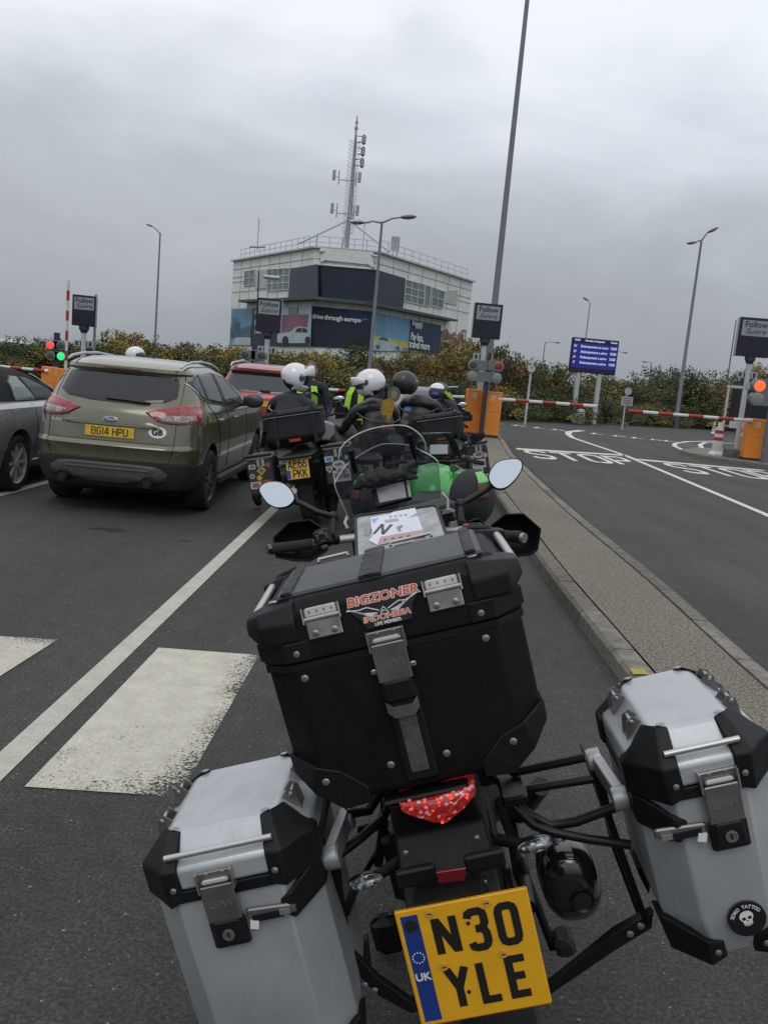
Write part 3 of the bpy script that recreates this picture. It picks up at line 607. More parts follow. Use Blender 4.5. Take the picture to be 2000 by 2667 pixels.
# ------------------------------------------------------------ hedge of separate autumn shrubs
def leafmat(name, c1, c2, c3):
    m = bpy.data.materials.new(name); m.use_nodes = True; t = m.node_tree; b = t.nodes['Principled BSDF']; b.inputs['Roughness'].default_value = .65; b.inputs['Specular IOR Level'].default_value = .25
    g = t.nodes.new('ShaderNodeNewGeometry'); r = t.nodes.new('ShaderNodeValToRGB'); r.color_ramp.elements[0].color = (*c1, 1); r.color_ramp.elements[1].color = (*c3, 1); e = r.color_ramp.elements.new(.55); e.color = (*c2, 1)
    tcn = t.nodes.new('ShaderNodeTexCoord'); n = t.nodes.new('ShaderNodeTexNoise'); n.inputs['Scale'].default_value = 2.6; n.inputs['Detail'].default_value = 3; lnk(t, tcn.outputs['Object'], n.inputs['Vector'])
    mr = t.nodes.new('ShaderNodeMapRange'); mr.inputs['From Min'].default_value = .32; mr.inputs['From Max'].default_value = .68; lnk(t, n.outputs['Fac'], mr.inputs['Value']); mx = t.nodes.new('ShaderNodeMath'); mx.operation = 'MULTIPLY_ADD'; mx.inputs[1].default_value = .38; ml = t.nodes.new('ShaderNodeMath'); ml.operation = 'MULTIPLY'; ml.inputs[1].default_value = .62
    lnk(t, mr.outputs[0], ml.inputs[0]); lnk(t, g.outputs['Random Per Island'], mx.inputs[0]); lnk(t, ml.outputs[0], mx.inputs[2]); lnk(t, mx.outputs[0], r.inputs['Fac']); lnk(t, r.outputs[0], b.inputs['Base Color']); return m
mg = leafmat('leaves_green', (.012, .022, .008), (.028, .045, .014), (.065, .080, .024))
mo = leafmat('leaves_olive', (.030, .036, .012), (.072, .075, .022), (.14, .12, .032))
my = leafmat('leaves_yellow', (.09, .075, .016), (.22, .165, .03), (.34, .25, .055))
mr_ = leafmat('leaves_orange', (.065, .036, .014), (.165, .085, .022), (.25, .145, .036))
m_bark = mat('bark', (.06, .05, .04), .9)
def shrub_mesh(seed, mix, dens=4200, H_=1., open_=.0):
    r = random.Random(seed); mb = MB(); cl = []
    for k in range(34):
        a = r.random()*2*pi; z = r.random()**.75; rad = (1-.55*max(0, z-.45)/.55)*r.uniform(.25, 1)
        if z > .85: rad *= .6
        cl.append((Vector((rad*cos(a), rad*sin(a)*.8, z*.88+.04)), r.uniform(.13, .30), r.choices(range(4), mix)[0]))
    for k in range(9):
        a = r.random()*2*pi; cl.append((Vector((r.uniform(0, .75)*cos(a), r.uniform(0, .6)*sin(a), r.uniform(.9, 1.12))), r.uniform(.06, .12), r.choices(range(4), mix)[0]))
    tot = sum(c[1]**2 for c in cl)
    for c, s_, mi in cl:
        for k in range(int(dens*s_*s_/tot)):
            v = Vector((r.gauss(0, 1), r.gauss(0, 1), r.gauss(0, 1))).normalized()*s_*(r.random()**.4)
            p = c+v; p.z = max(.0, p.z)
            u = Vector((r.gauss(0, 1), r.gauss(0, 1), r.gauss(0, 1))).normalized(); q = u.orthogonal().normalized(); L_ = r.uniform(.016, .038); W_ = L_*.55
            m2 = mi if r.random() < .92 else r.choices(range(4), mix)[0]
            mb.add([p-u*L_, p+q*W_, p+u*L_, p-q*W_], [(0, 1, 2, 3)], m2)
    return mb
def stems_mesh(seed):
    r = random.Random(seed); mb = MB()
    for k in range(7):
        a = r.random()*6.28; x, y = .45*cos(a)*r.random(), .4*sin(a)*r.random(); mb.tube([(x*.3, y*.3, -.02), (x, y, .45), (x*1.6, y*1.6, .92)], [.03, .018, .006], 5)
    return mb
KINDS = {'green': (8, 1, .15, .05), 'olive': (1.6, 8, 1., .1), 'yellow': (.5, 3, 7, .5), 'orange': (.8, 4, 2., 3.2)}
protos = {}
for kn, mix in KINDS.items():
    for v in range(2):
        a = shrub_mesh(hash_ := {'green': 11, 'olive': 23, 'yellow': 37, 'orange': 53}[kn]+v, mix)
        cr_ = a.build('crown', [mg, mo, my, mr_]); st_ = stems_mesh(v+5).build('trunk', m_bark)
        protos[kn, v] = (cr_.data, st_.data); bpy.data.objects.remove(cr_); bpy.data.objects.remove(st_)
LBL = {'green': 'dense dark green shrub in the hedge across the road', 'olive': 'olive green shrub turning pale in the hedge across the road', 'yellow': 'yellowing autumn shrub in the hedge across the road', 'orange': 'orange brown autumn shrub in the hedge across the road'}
def shrub(px, top, Y, kind, wd, v=0, label=None, group=None, name='shrub', yaw=None):
    p = at(px, top, Y); h = p.z
    t = thing(name, (p.x, p.y, 0), label or LBL[kind], 'shrub', group or (kind+' shrubs of the far hedge'), rot=(0, 0, yaw if yaw is not None else rng.uniform(-.5, .5)))
    for nm, me in zip(('crown', 'trunk'), protos[kind, v]):
        o = bpy.data.objects.new(nm, me); COL.objects.link(o); o.parent = t; o.scale = (wd, wd*.85, h/1.06)
    return t
SH = [(-60, 905, 38, 'green', 2.6), (-5, 900, 40, 'olive', 2.6), (35, 905, 38, 'olive', 2.4), (80, 893, 40, 'green', 2.5), (122, 882, 41, 'green', 2.4), (165, 898, 40, 'olive', 2.4), (210, 893, 41, 'olive', 2.4), (262, 892, 42, 'yellow', 2.4), (300, 883, 42, 'yellow', 2.3), (333, 866, 43, 'yellow', 2.2), (365, 880, 43, 'orange', 2.0), (400, 890, 44, 'green', 2.4), (440, 899, 43, 'olive', 2.2), (480, 893, 42, 'olive', 2.3), (520, 895, 43, 'yellow', 2.2), (556, 897, 42, 'olive', 2.1), (590, 902, 43, 'orange', 2.0), (622, 900, 41, 'yellow', 2.0), (655, 893, 42, 'orange', 2.2), (695, 905, 41, 'orange', 2.1), (735, 925, 40, 'olive', 1.8), (775, 908, 41, 'yellow', 1.8), (815, 925, 40, 'yellow', 1.8), (850, 915, 40, 'yellow', 2.1), (895, 910, 41, 'green', 2.4), (935, 892, 42, 'green', 2.4), (972, 912, 41, 'orange', 2.0), (1005, 922, 41, 'orange', 2.1), (1045, 918, 41, 'green', 2.2), (1082, 915, 42, 'yellow', 2.1), (1120, 925, 41, 'orange', 2.2), (1160, 912, 42, 'orange', 2.2), (1203, 905, 43, 'orange', 2.2), (1235, 893, 44, 'yellow', 2.3),
      (1272, 905, 44, 'orange', 2.3), (1310, 915, 44, 'green', 2.5), (1345, 935, 45, 'orange', 2.3), (1385, 942, 46, 'olive', 2.3), (1425, 950, 48, 'green', 2.6), (1462, 965, 49, 'olive', 2.4), (1500, 990, 50, 'green', 2.5), (1545, 985, 51, 'olive', 2.6), (1590, 980, 52, 'olive', 2.8), (1640, 993, 53, 'green', 2.7), (1685, 990, 54, 'olive', 2.7), (1730, 975, 55, 'green', 2.9), (1768, 955, 56, 'green', 3.0), (1805, 978, 56, 'olive', 2.9), (1850, 982, 57, 'olive', 3.0), (1895, 978, 58, 'olive', 3.0), (1940, 972, 59, 'green', 3.0), (1975, 958, 60, 'yellow', 3.0), (2020, 955, 61, 'olive', 3.1), (2060, 955, 62, 'green', 3.1)]
for i, (px, tp, Y, kd, wd) in enumerate(SH): shrub(px, tp+(17 if px < 1150 else 12)+rng.uniform(-13, 9), Y, kd, wd*1.1, i % 2)
# a lower, darker front row hides the stems
for i in range(34):
    px = -40+i*64; k = i/33; Y = 36.6+.9*max(0, k*2000-1050)/1000*20*.9 if px > 1250 else 36.9
    Y = 36.5 if px < 1200 else 36.5+(px-1200)/800*20.5
    hor = 875+.091*px; kd = 'green' if i % 3 else 'olive'
    shrub(px, hor+rng.uniform(6, 26)+(12 if px > 1250 else 0), Y+2.2, kd, 2.1 if px < 1300 else 2.7, i % 2, label='low %s shrub at the foot of the far hedge' % kd, group='low %s shrubs at the hedge foot' % kd)
# ------------------------------------------------------------ lamp posts
m_post = mat('painted_post', (.16, .18, .20), .45, .3, var=.12, vscale=2)
m_postw = mat('pale_post', (.42, .44, .46), .5, var=.1, vscale=3)
m_lamph = mat('lamp_housing', (.13, .14, .15), .5)
m_lamplens = mat('lamp_glass', (.45, .46, .46), .2)
def lamp(pb, pt, Y, r0, r1, heads, label, name='street_lamp', zb=0., group=None):
    """pb/pt: foot and top of the column in the photo, heads: (end px, py, size)"""
    t = at(*pt, Y); b = at(*pb, Y); base = Vector((t.x, Y, 0)); e = thing(name, base, label, 'street lamp', group)
    mb = MB(); mb.tube([(0, 0, 0), (0, 0, .9), (0, 0, 1.0), (0, 0, t.z)], [r0*1.25, r0*1.25, r0, r1], 12); mb.build('column', m_post, e, smooth=True)
    for hx, hy, s_, dy in heads:
        h = at(hx, hy, Y+dy)-base; top = Vector((0, 0, t.z)); d = (h-top); dn = d.normalized()
        MB().tube([top-Vector((0, 0, .05)), top+d*.5+Vector((0, 0, .03)), h], [r1*.8, r1*.7, r1*.6], 8).build('arm', m_post, e, smooth=True)
        yaw = atan2(d.y, d.x); mb = MB(); flat = Vector((cos(yaw), sin(yaw), d.z/max(.1, sqrt(d.x**2+d.y**2))*.4)).normalized(); q = flat.to_track_quat('X', 'Z').to_matrix()
        mb.ell(h+flat*s_*.5, (s_*.62, s_*.27, s_*.15), 14, 8, rot=q); o = mb.build('lamp_head', m_lamph, e, smooth=True)
        MB().ell(h+flat*s_*.55-Vector((0, 0, s_*.07)), (s_*.42, s_*.2, s_*.11), 12, 6, rot=q).build('lamp_glass', m_lamplens, o, smooth=True)
    return e
lamp((398, 932), (418, 607), 60, .082, .05, [(398, 590, .40, 0)], 'tall grey street lamp with one short arm behind the green car')
lamp((959, 958), (995, 577), 34.5, .078, .045, [(948, 580, .46, 0), (1045, 566, .52, 0)], 'grey street lamp with two wide arms in front of the terminal building')
lamp((1762, 1113), (1826, 625), 50.5, .115, .06, [(1812, 631, .48, 0), (1843, 605, .55, 0)], 'grey street lamp with two short upturned arms right of the display board')
lamp((1525, 1100), (1536, 791), 70, .055, .035, [(1531, 783, .45, 0)], 'street lamp rising from behind the blue display board')
lamp((1405, 1010), (1419, 891), 95, .07, .045, [(1445, 892, .5, 0)], 'distant street lamp with one level arm left of the display board')
lamp((1691, 1020), (1696, 945), 110, .07, .05, [(1684, 943, .55, 0)], 'small distant street lamp above the hedge right of the display board')
lamp((1580, 1000), (1600, 915), 100, .07, .05, [(1622, 918, .5, 0)], 'very faint distant street lamp peeping out right of the display board')
lamp((1699, 1020), (1699, 973), 125, .09, .05, [(1712, 972, .5, 0)], 'tiny distant street lamp with a curved arm above the right hedge')
b = at(1252, 1128, 27.2); t = thing('flag_mast', (b.x, b.y, .1), 'very tall tapering grey mast running out of the top of the picture', 'mast')
MB().tube([(0, 0, 0), (0, 0, 17)], [.112, .045], 16).build('column', m_post, t, smooth=True); MB().cbox((0, 0, .02), (.5, .5, .04), .02).build('base_plate', m_galv, t)
b = at(1902, 930, 75); mb = MB(); mb.tube([(0, 0, 0), (0, 0, b.z+3)], [.08, .05], 8); tag(mb.build('thin_pole', m_post, loc=(b.x, 75, 0)), 'thin far pole half hidden behind the rightmost road sign', 'pole')
b = at(246, 900, 30); mb = MB(); zt = at(256, 768, 30).z; mb.tube([(0, 0, 0), (0, 0, zt)], [.055, .04], 10); tag(mb.build('steel_post', m_post, loc=(b.x, 30, 0), smooth=True), 'plain grey steel post directly behind the leftmost road sign', 'post')

# ------------------------------------------------------------ lane gates
m_sgn = mat('sign_black', (.012, .014, .022), .35, var=.2)
m_sgnrim = mat('sign_rim', (.03, .034, .042), .4)
m_sgncase = mat('sign_casing', (.36, .38, .42), .45, .3)
m_scr = mat('sign_face', (.26, .27, .29), .5, var=.04)
m_ltr = mat('sign_lettering', (.02, .028, .04), .5)
GY = 25.2
def follow(px_l, py_t, px_r, py_b, Y, ppx, ppy, label, yaw=0., zbase=.12, bits=1):
    """sign cabinet given by its front's left/top and right/bottom edge, post foot at ppx, ppy"""
    a = at(px_l, py_t, Y); c = at(px_r, py_b, Y); W = abs(c.x-a.x)*.96; cx = (a.x+c.x)/2
    zt = at((px_l+px_r)/2+4, py_t+(px_r-px_l)*.045, Y).z; zb_ = at((px_l+px_r)/2-4, py_b-(px_r-px_l)*.045, Y).z; H_ = zt-zb_
    e = thing('lane_sign', (cx, Y, zbase), label, 'sign', rot=(0, 0, yaw))
    z0 = zb_-zbase
    mb = MB(); mb.tube([(0, 0, -zbase), (0, 0, z0+.02)], .075, 14); mb.build('post', m_postw, e, smooth=True)
    MB().lathe((0, 0, z0-.14), [(.075, -.06), (.10, -.05), (.12, .02), (.15, .03), (.15, .14)], 14).build('collar', m_sgnrim, e, smooth=True)
    MB().cbox((0, .02, z0+H_/2), (W, .26, H_), .012).build('casing', m_sgncase, e)
    f = MB().cbox((0, -.125, z0+H_/2), (W-.01, .04, H_-.01), .006).build('front', m_sgn, e)
    s_ = MB(); s_.box((0, -.1475, z0+H_*.725), (W*.82, .006, H_*.40)); s_.build('face', m_scr, f)
    text('lettering', 'Follow', H_*.205, m_ltr, f, facing((-.0, -.1525, z0+H_*.815)), bold=.004, sx=1.0)
    text('lettering', 'Suivre', H_*.205, m_ltr, f, facing((-.0, -.1525, z0+H_*.64)), shear=.35, bold=.0005, sx=1.0)
    if bits:
        MB().cbox((0, .06, z0-.52), (.56, .07, .2), .01).build('small_sign', m_sgncase, e)
        mb = MB(); 
        for k in range(4): mb.box((-.2+.13*k, .0215, z0-.52), (.07, .004, .11+.03*(k % 2)))
        mb.build('small_sign_print', m_ltr, e)
    return e
s1 = follow(192, 767, 251, 852, 27.0, 0, 0, 'black sign reading Follow Suivre on a pale post left of the green car', yaw=R(10), zbase=0)
s2 = follow(670, 775, 732, 868, 26.5, 0, 0, 'black sign reading Follow Suivre standing in front of the terminal adverts', yaw=R(3), zbase=0)
s3 = follow(1234, 788, 1301, 885, 25.6, 0, 0, 'black sign reading Follow Suivre on the tall mast between cabinets 8 and 9', yaw=R(2))
s4 = follow(1925, 825, 1996, 933, 26.0, 0, 0, 'black sign reading Follow Suivre at the right edge beside cabinet 10', yaw=R(-8))
m_stone = mat('stone_block', (.10, .10, .095), .95, bump=.6, var=.4)
MB().cbox((0, 0, -.02+.14), (.62, .5, .28), .03).build('post_foot', m_stone, s4)
# a round number plate strapped to the right post, a bird-like lamp on top of the second sign
mb = MB(); mb.lathe((.05, -.10, 2.10), [(.09, 0), (.09, .02)], 16, axis='Y'); o = mb.build('round_plate', m_sgncase, s4); 
MB().cbox((0, .05, 4.10), (.5, .3, .10), .04).build('top_lamp', m_postw, s2); MB().tube([(-.36, 0, 3.5), (-.38, 0, 4.25)], .02, 6).build('aerial', m_ltr, s2)

m_or = mat('orange_paint', (.68, .225, .03), .45, var=.06, vscale=3, coat=.1)
m_num = mat('number_white', (.62, .62, .60), .5)
m_numbg = mat('number_plate_grey', (.38, .30, .22), .6)
def cabinet(cx, Y, zt, wd, num, label, zb=.12, yaw=0., numx=0., both=True):
    e = thing('barrier_cabinet', (cx, Y, zb), label, 'cabinet', rot=(0, 0, yaw)); H_ = zt-zb
    MB().cbox((0, 0, H_/2+.03), (wd, .36, H_-.06), .012).build('housing', m_or, e)
    MB().box((0, 0, .02), (wd*.94, .34, .09)).build('plinth', m_sgnrim, e)
    MB().box((0, -.181, H_*.56), (wd*.86, .004, .006)).build('door_seam', m_sgnrim, e)
    MB().cbox((wd*.36, -.184, H_*.62), (.02, .012, .05), .003).build('lock', m_galv, e)
    p = MB(); d = wd*.17; 
    for a, b_, c, f in ((-d, d, H_*.80, H_*.80+.008), (-d, d, H_*.93, H_*.93+.008)): p.box((numx, -.1815, c), (2*d, .003, .008))
    for sx in (-1, 1): p.box((numx+sx*d, -.1815, H_*.865), (.008, .003, H_*.13))
    p.build('number_frame', m_num, e)
    text('number', num, H_*.145, m_num, e, facing((numx, -.1835, H_*.862)), bold=.004, ext=.0015)
    return e
z9 = 1.40
cabinet(2.28, 25.6, z9+.02, .46, '8', 'orange barrier cabinet numbered 8 beside the tall mast', yaw=R(4), numx=-.02)
cabinet(2.80, 25.25, z9, .47, '9', 'orange barrier cabinet numbered 9 right of the tall mast', yaw=R(-5), numx=-.02)
c10 = at(1968, 1089, 25.6); cabinet(c10.x, 25.6, c10.z-.02, .52, '10', 'orange barrier cabinet numbered 10 on the right island', yaw=R(-2))
c4 = at(131, 955, 25.0); cabinet(c4.x, 25.0, c4.z, .36, '4', 'orange barrier cabinet numbered 4 above the soft top car', zb=0, yaw=R(4))
c5 = at(159, 959, 25.0); cabinet(c5.x-.01, 25.03, c5.z-.01, .36, '5', 'orange barrier cabinet numbered 5 beside the raised barrier', zb=0, yaw=R(-3), numx=-.1)

m_red = mat('barrier_red', (.36, .022, .022), .5, var=.12)
m_bwh = mat('barrier_white', (.56, .56, .55), .5, var=.06)
def arm(A, B, n, label, r=.052, start=1, name='lane_barrier'):
    A = Vector(A); B = Vector(B); e = thing(name, A, label, 'barrier'); d = (B-A)
    for par, m, nm in ((0, m_bwh, 'white_band'), (1, m_red, 'red_band')):
        for k in range(n):
            if (k+start) % 2 == par: MB().tube([d*k/n, d*(k+1)/n], r, 14).build(nm, m, e, smooth=True)
    o = MB().tube([d.normalized()*-.10, d.normalized()*.0], r*1.2, 12).build('clamp', m_bwh, e, smooth=True)
    return e
arm(at(1306, 1040, 25.1), at(1553, 1058, 25.1), 7, 'red and white barrier arm lowered over the lane right of the tall mast', r=.047, start=0)
arm(at(1948, 1095, 25.4), at(1634, 1070, 25.4), 8, 'red and white barrier arm lowered in front of the rightmost sign post', r=.047, start=0)
arm(at(1200, 1034, 25.4), at(842, 1014, 25.4), 9, 'red and white barrier arm lowered across the lane behind the riders', r=.042, start=0)
arm(at(118, 966, 24.8), at(-60, 948, 24.8), 6, 'red and white barrier arm lowered behind the soft top car', r=.042, start=1)
a5 = at(172, 958, 25.6); t5 = at(176, 730, 25.6)
arm((a5.x, 25.6, .9), (a5.x, 25.6, t5.z), 9, 'red and white barrier arm standing upright beside the leftmost road sign', r=.042, start=0)

m_tl = mat('signal_housing', (.13, .14, .15), .5, var=.15)
m_tlr = mat('signal_rim', (.24, .25, .26), .45, .3)
m_off = mat('unlit_lens', (.20, .21, .20), .25, var=.3, vscale=30)
m_offd = mat('unlit_dark_lens', (.06, .065, .07), .25)
m_offr = mat('unlit_red_lens', (.22, .03, .03), .25)
m_lr = mat('lit_red_lens', (.5, .02, .02), .3, emit=(1, .07, .05), estr=1.0)
m_lo = mat('lit_orange_lens', (.5, .08, .02), .3, emit=(1, .10, .03), estr=1.35)
m_lg = mat('lit_green_lens', (.02, .5, .1), .3, emit=(0, .95, .22), estr=1.1)
def signal(cx, Y, heads, label, ppost=True, zb=.12, pr=.06, zpt=None, lens_r=.115):
    """heads: (px, py, side, lens material); each is a lying box with a round end, lens at the outer end"""
    e = thing('traffic_signal', (cx, Y, zb), label, 'traffic light')
    zs = [at(h[0], h[1], Y).z for h in heads]
    if ppost: MB().cbox((0, .0, (max(zs)+.35-zb)/2), (pr*2, pr*2, max(zs)+.35-zb), .012).build('post', m_sgnrim if pr < .09 else m_tl, e)
    for (px, py, side, lm), z in zip(heads, zs):
        p = at(px, py, Y); lx = p.x-cx; zz = z-zb; w_ = max(.30, abs(lx)-pr*.6); mb = MB(); r = lens_r*1.28
        o = [(lx-side*w_, zz-r*.92), (lx, zz-r)]+[(lx+side*r*sin(a), zz-r*cos(a)) for a in [pi*k/10 for k in range(1, 10)]]+[(lx, zz+r), (lx-side*w_, zz+r*.92)]
        mb.prism(o, -.12, .1); h = mb.build('head', m_tl, e, bevel=.01)
        MB().lathe((lx, -.12, zz), [(lens_r*1.0, -.0), (lens_r*1.22, -.0), (lens_r*1.22, -.035), (lens_r*1.02, -.035)], 20, axis='Y').build('rim', m_tlr, h, smooth=True)
        mb = MB(); mb.ell((0, 0, 0), (lens_r, lens_r, .03), 20, 8); mb.v = [Vector((v.x+lx, -.155-max(0, v.z)*.6-.004, v.y+zz)) for v in mb.v]; mb.build('lens', lm, h, smooth=True)
    return e
p = at(1262, 1040, 24.9)
signal(p.x, 24.9, [(1232, 950, -1, m_offd), (1229, 979, -1, m_off), (1297, 954, 1, m_offr), (1292, 984, 1, m_off)], 'twin grey traffic signals with a dull red lens between cabinets 8 and 9', pr=.06)
p = at(1995, 1090, 25.0); signal(p.x+.12, 25.0, [(1972, 1005, -1, m_lo), (1966, 1038, -1, m_off)], 'traffic signal glowing orange red at the right edge above cabinet 10', pr=.09, lens_r=.15)
p = at(660, 960, 25.6); signal(p.x, 25.6, [(640, 924, -1, m_offd), (636, 949, -1, m_offd), (683, 926, 1, m_offd), (684, 953, 1, m_offd)], 'unlit grey traffic signals beside the sign behind the red car', zb=0, pr=.075)
p = at(147, 950, 25.7); signal(p.x, 25.7, [(137, 899, -1, m_lr), (138, 926, -1, m_offd), (165, 900, 1, m_offd), (165, 928, 1, m_lg)], 'traffic signals lit red and green above cabinets 4 and 5', zb=0, pr=.07, lens_r=.105)

# ------------------------------------------------------------ bollards
m_bol = mat('bollard_white', (.55, .55, .55), .55, var=.12, vscale=5)
def bollard(x, y, h, label, big=True, zb=0.):
    e = thing('bollard', (x, y, zb), label, 'bollard', None if big else None); k = h/.95; s_ = .11*k
    def sq(z, w_): return [(cx*w_, cy*w_, z*k) for cx, cy in ((-1, -.55), (-.55, -1), (.55, -1), (1, -.55), (1, .55), (.55, 1), (-.55, 1), (-1, .55))]
    MB().loft([sq(0, s_*1.9), sq(.05, s_*1.8), sq(.12, s_*1.2)]).build('foot', m_bol, e, bevel=.01)
    zs = [.12, .42, .52, .62, .72, .80]
    for i, nm in enumerate(('body', 'red_band', 'white_band', 'red_band', 'cap')):
        MB().loft([sq(zs[i], s_*(1.12-.05*i)), sq(zs[i+1], s_*(1.07-.05*i))]).build(nm, m_red if 'red' in nm else m_bol, e)
    MB().loft([sq(.80, s_*.5), sq(.95, s_*.48)]).build('tip', m_bol, e)
    return e
b = at(1880, 1182, 25.9); bollard(b.x, 26.4, .98, 'large white bollard with two red bands next to cabinet 10', zb=.12)
for px, py, Y, lb in ((1857, 1122, 47, 'small far red and white bollard left of the large bollard'), (1935, 1127, 47, 'small far red and white bollard between the sign post and cabinet 10'), (1994, 1134, 47, 'small far red and white bollard at the right edge of the picture')):
    b = at(px, py, Y); bollard(b.x, Y, .62, lb)
b = at(1206, 1125, 27); bollard(b.x-.05, 26.5, .62+.3, 'red and white bollard half hidden by cabinet 8', zb=.1)

# ------------------------------------------------------------ blue display board
m_blue = mat('display_blue', (.010, .010, .10), .3, emit=(.012, .015, .14), estr=.8, var=.05)
m_bluet = mat('display_text', (.3, .32, .5), .5, emit=(.42, .45, .62), estr=.75)
m_dfr = mat('display_frame', (.015, .016, .03), .4)
DY = 45.0; a = at(1491, 878, DY); c = at(1603, 977, DY); a2_ = at(1611, 887, DY); c2 = at(1481, 969, DY)
cx = (a.x+c.x+a2_.x+c2.x)/4; W = ((a2_-a).length+(c-c2).length)/2; zt = (a.z+a2_.z)/2; zb_ = (c.z+c2.z)/2; H_ = zt-zb_; D = thing('display_board', (cx, DY, 0), 'large blue electronic board of French boarding times on two posts', 'display board', rot=(0, 0, 0))
MB().cbox((0, .15, zb_+H_/2), (W, .3, H_), .03).build('casing', m_dfr, D)
s_ = MB().box((0, -.012, zb_+H_*.49), (W*.96, .02, H_*.72)).build('screen', m_blue, D)
MB().box((0, -.012, zb_+H_*.925), (W*.96, .02, H_*.10)).build('header', mat('display_header', (.02, .022, .05), .4), D)
ts = H_*.098
for r_, (l, mtext, tm) in enumerate((('N', 'Embarquement en cours', '12:20'), ('O', 'Embarquement a suivre', '12:50'), ('A', 'Embarquement a suivre', '13:20'), ('S', 'Embarquement a suivre', '13:50'))):
    z = zb_+H_*(.755-.155*r_)
    text('lettering', l, ts, m_bluet, s_, facing((-W*.43, -.026, z)), bold=.008, shear=.2); text('lettering', mtext, ts, m_bluet, s_, facing((-W*.02, -.026, z)), bold=.006, shear=.15, sx=.82); text('lettering', tm, ts, m_bluet, s_, facing((W*.39, -.026, z)), bold=.008, sx=.85)
text('lettering', '12:05', ts*.8, m_bluet, D, facing((-W*.40, -.027, zb_+H_*.925)), bold=.006); text('lettering', 'Information de chargement', ts*.72, m_bluet, D, facing((-W*.02, -.027, zb_+H_*.925)), bold=.006, sx=.72); text('lettering', 'Navette', ts*.72, m_bluet, D, facing((W*.39, -.027, zb_+H_*.925)), bold=.006, sx=.8)
for px, ty in ((1506, 972), (1561, 977)):
    p = at(px, ty, DY+.1); MB().tube([(p.x-cx, .15, 0), (p.x-cx, .15, zb_+.05)], .13, 12).build('post', m_postw, D, smooth=True)
p = at(1509, 1100, 43.5); tag(MB().cbox((0, 0, .36), (.34, .3, .72), .03).build('service_box', m_postw, loc=(p.x, 43.5, 0)), 'small white service box at the foot of the display board post', 'box')
# clock
p = at(1383, 960, 37.5); K = thing('street_clock', (p.x, 37.5, 0), 'round white faced street clock on a slim post before the hedge', 'clock')
MB().tube([(0, 0, 0), (0, 0, p.z-.15)], .045, 10).build('post', m_postw, K, smooth=True)
mb = MB(); mb.lathe((0, 0, p.z), [(.16, .08), (.18, .06), (.18, -.06), (.165, -.07), (.15, -.065)], 28, axis='Y'); mb.build('case', m_post, K, smooth=True)
d_ = MB().lathe((0, -.072, p.z), [(.155, .004), (.155, -.004)], 28, axis='Y').build('dial', m_postw, K)
mb = MB(); mb.box((0, -.08, p.z+.045), (.016, .006, .11)); mb.box((.014, -.0815, p.z+.03), (.02, .005, .08), rot=(0, R(18), 0)); mb.build('hand', m_ltr, d_)
# round sign with a plate
p = at(1635, 1019, 41.5); K = thing('round_sign', (p.x, 41.5, 0), 'back of a small round sign above a pale notice on a thin post', 'sign'); q = at(1631, 1045, 41.5)
MB().tube([(-.05, 0.02, 0), (-.05, 0.02, p.z)], .035, 8).build('post', m_postw, K, smooth=True); MB().lathe((0, -.03, p.z), [(.17, .012), (.17, -.012)], 24, axis='Y').build('disc', m_sgncase, K)
n_ = MB().box((0, -.04, q.z), (.53, .02, .42)).build('notice', m_sgncase, K); mb = MB()
for k in range(4): mb.box((0, -.0525, q.z+.13-.085*k), (.40-.06*(k % 2), .003, .03))
mb.build('notice_print', m_ltr, n_)
# dark information shelter at the right edge
p = at(1930, 1030, 52); S = thing('info_shelter', (p.x+1.2, 52, 0), 'white framed dark information panel behind the rightmost sign post', 'shelter')
zt = at(1960, 1012, 52).z; mb = MB()
for x in (-2.0, 2.4): mb.cbox((x, 0, zt/2), (.12, .12, zt), .01)
mb.cbox((.2, 0, zt), (4.6, .14, .14), .01); mb.build('frame', m_postw, S)
pn = MB().box((.3, -.02, zt*.62), (4.1, .06, zt*.66)).build('panel', m_sgn, S); text('lettering', 'ART X', .32, m_postw, pn, facing((-.4, -.06, zt*.78)), bold=.01)
MB().box((.3, .5, .32), (4.0, .5, .12)).build('bench', m_postw, S); MB().box((-.6, -.1, .45), (2.2, .1, .4)).build('notice', m_postw, S)
# ------------------------------------------------------------ cars
def carpaint(name, col, rough=.32, coat=.6, metal=.35):
    return mat(name, col, rough, metal, var=.07, vscale=1.5, coat=coat, fine=.03, fscale=900, rvar=.06)
m_green = carpaint('olive_metallic', (.112, .108, .070), rough=.26, metal=.4, coat=1.)
m_redp = carpaint('red_paint', (.23, .018, .022))
m_silv = carpaint('grey_metallic', (.26, .265, .275))
m_glass = mat('car_glass', (.012, .014, .018), .06, var=0, spec=.6)
m_glass2 = mat('car_glass_tinted', (.03, .036, .042), .05, var=0, spec=.7)
m_plast = mat('black_plastic', (.022, .023, .025), .6, var=.15)
m_plastg = mat('grey_plastic', (.075, .072, .068), .5, .2, var=.12)
m_tyre = mat('tyre_rubber', (.016, .016, .016), .85, bump=.2, bscale=90)
m_alloy = mat('alloy', (.42, .43, .44), .4, .15, var=.1)
m_alloyd = mat('dark_alloy', (.11, .11, .115), .4, .6)
m_chrome = mat('chrome', (.55, .56, .57), .18, .95, var=0)
m_lred = mat('lamp_red', (.27, .010, .014), .12, var=.1, vscale=20, coat=.8, facet=(55, [(.16, .006, .010), (.30, .012, .016), (.22, .008, .012), (.42, .03, .03)]))
m_lredd = mat('lamp_dark_red', (.13, .008, .012), .15, coat=.6)
m_lclr = mat('lamp_clear', (.30, .26, .26), .12, var=.2, vscale=30, coat=.8, facet=(60, [(.14, .11, .11), (.30, .26, .26), (.22, .18, .18), (.46, .42, .42)]))
m_plate = mat('plate_yellow', (.60, .38, .03), .4, var=.07, vscale=14)
m_pltx = mat('plate_black', (.012, .012, .012), .45)
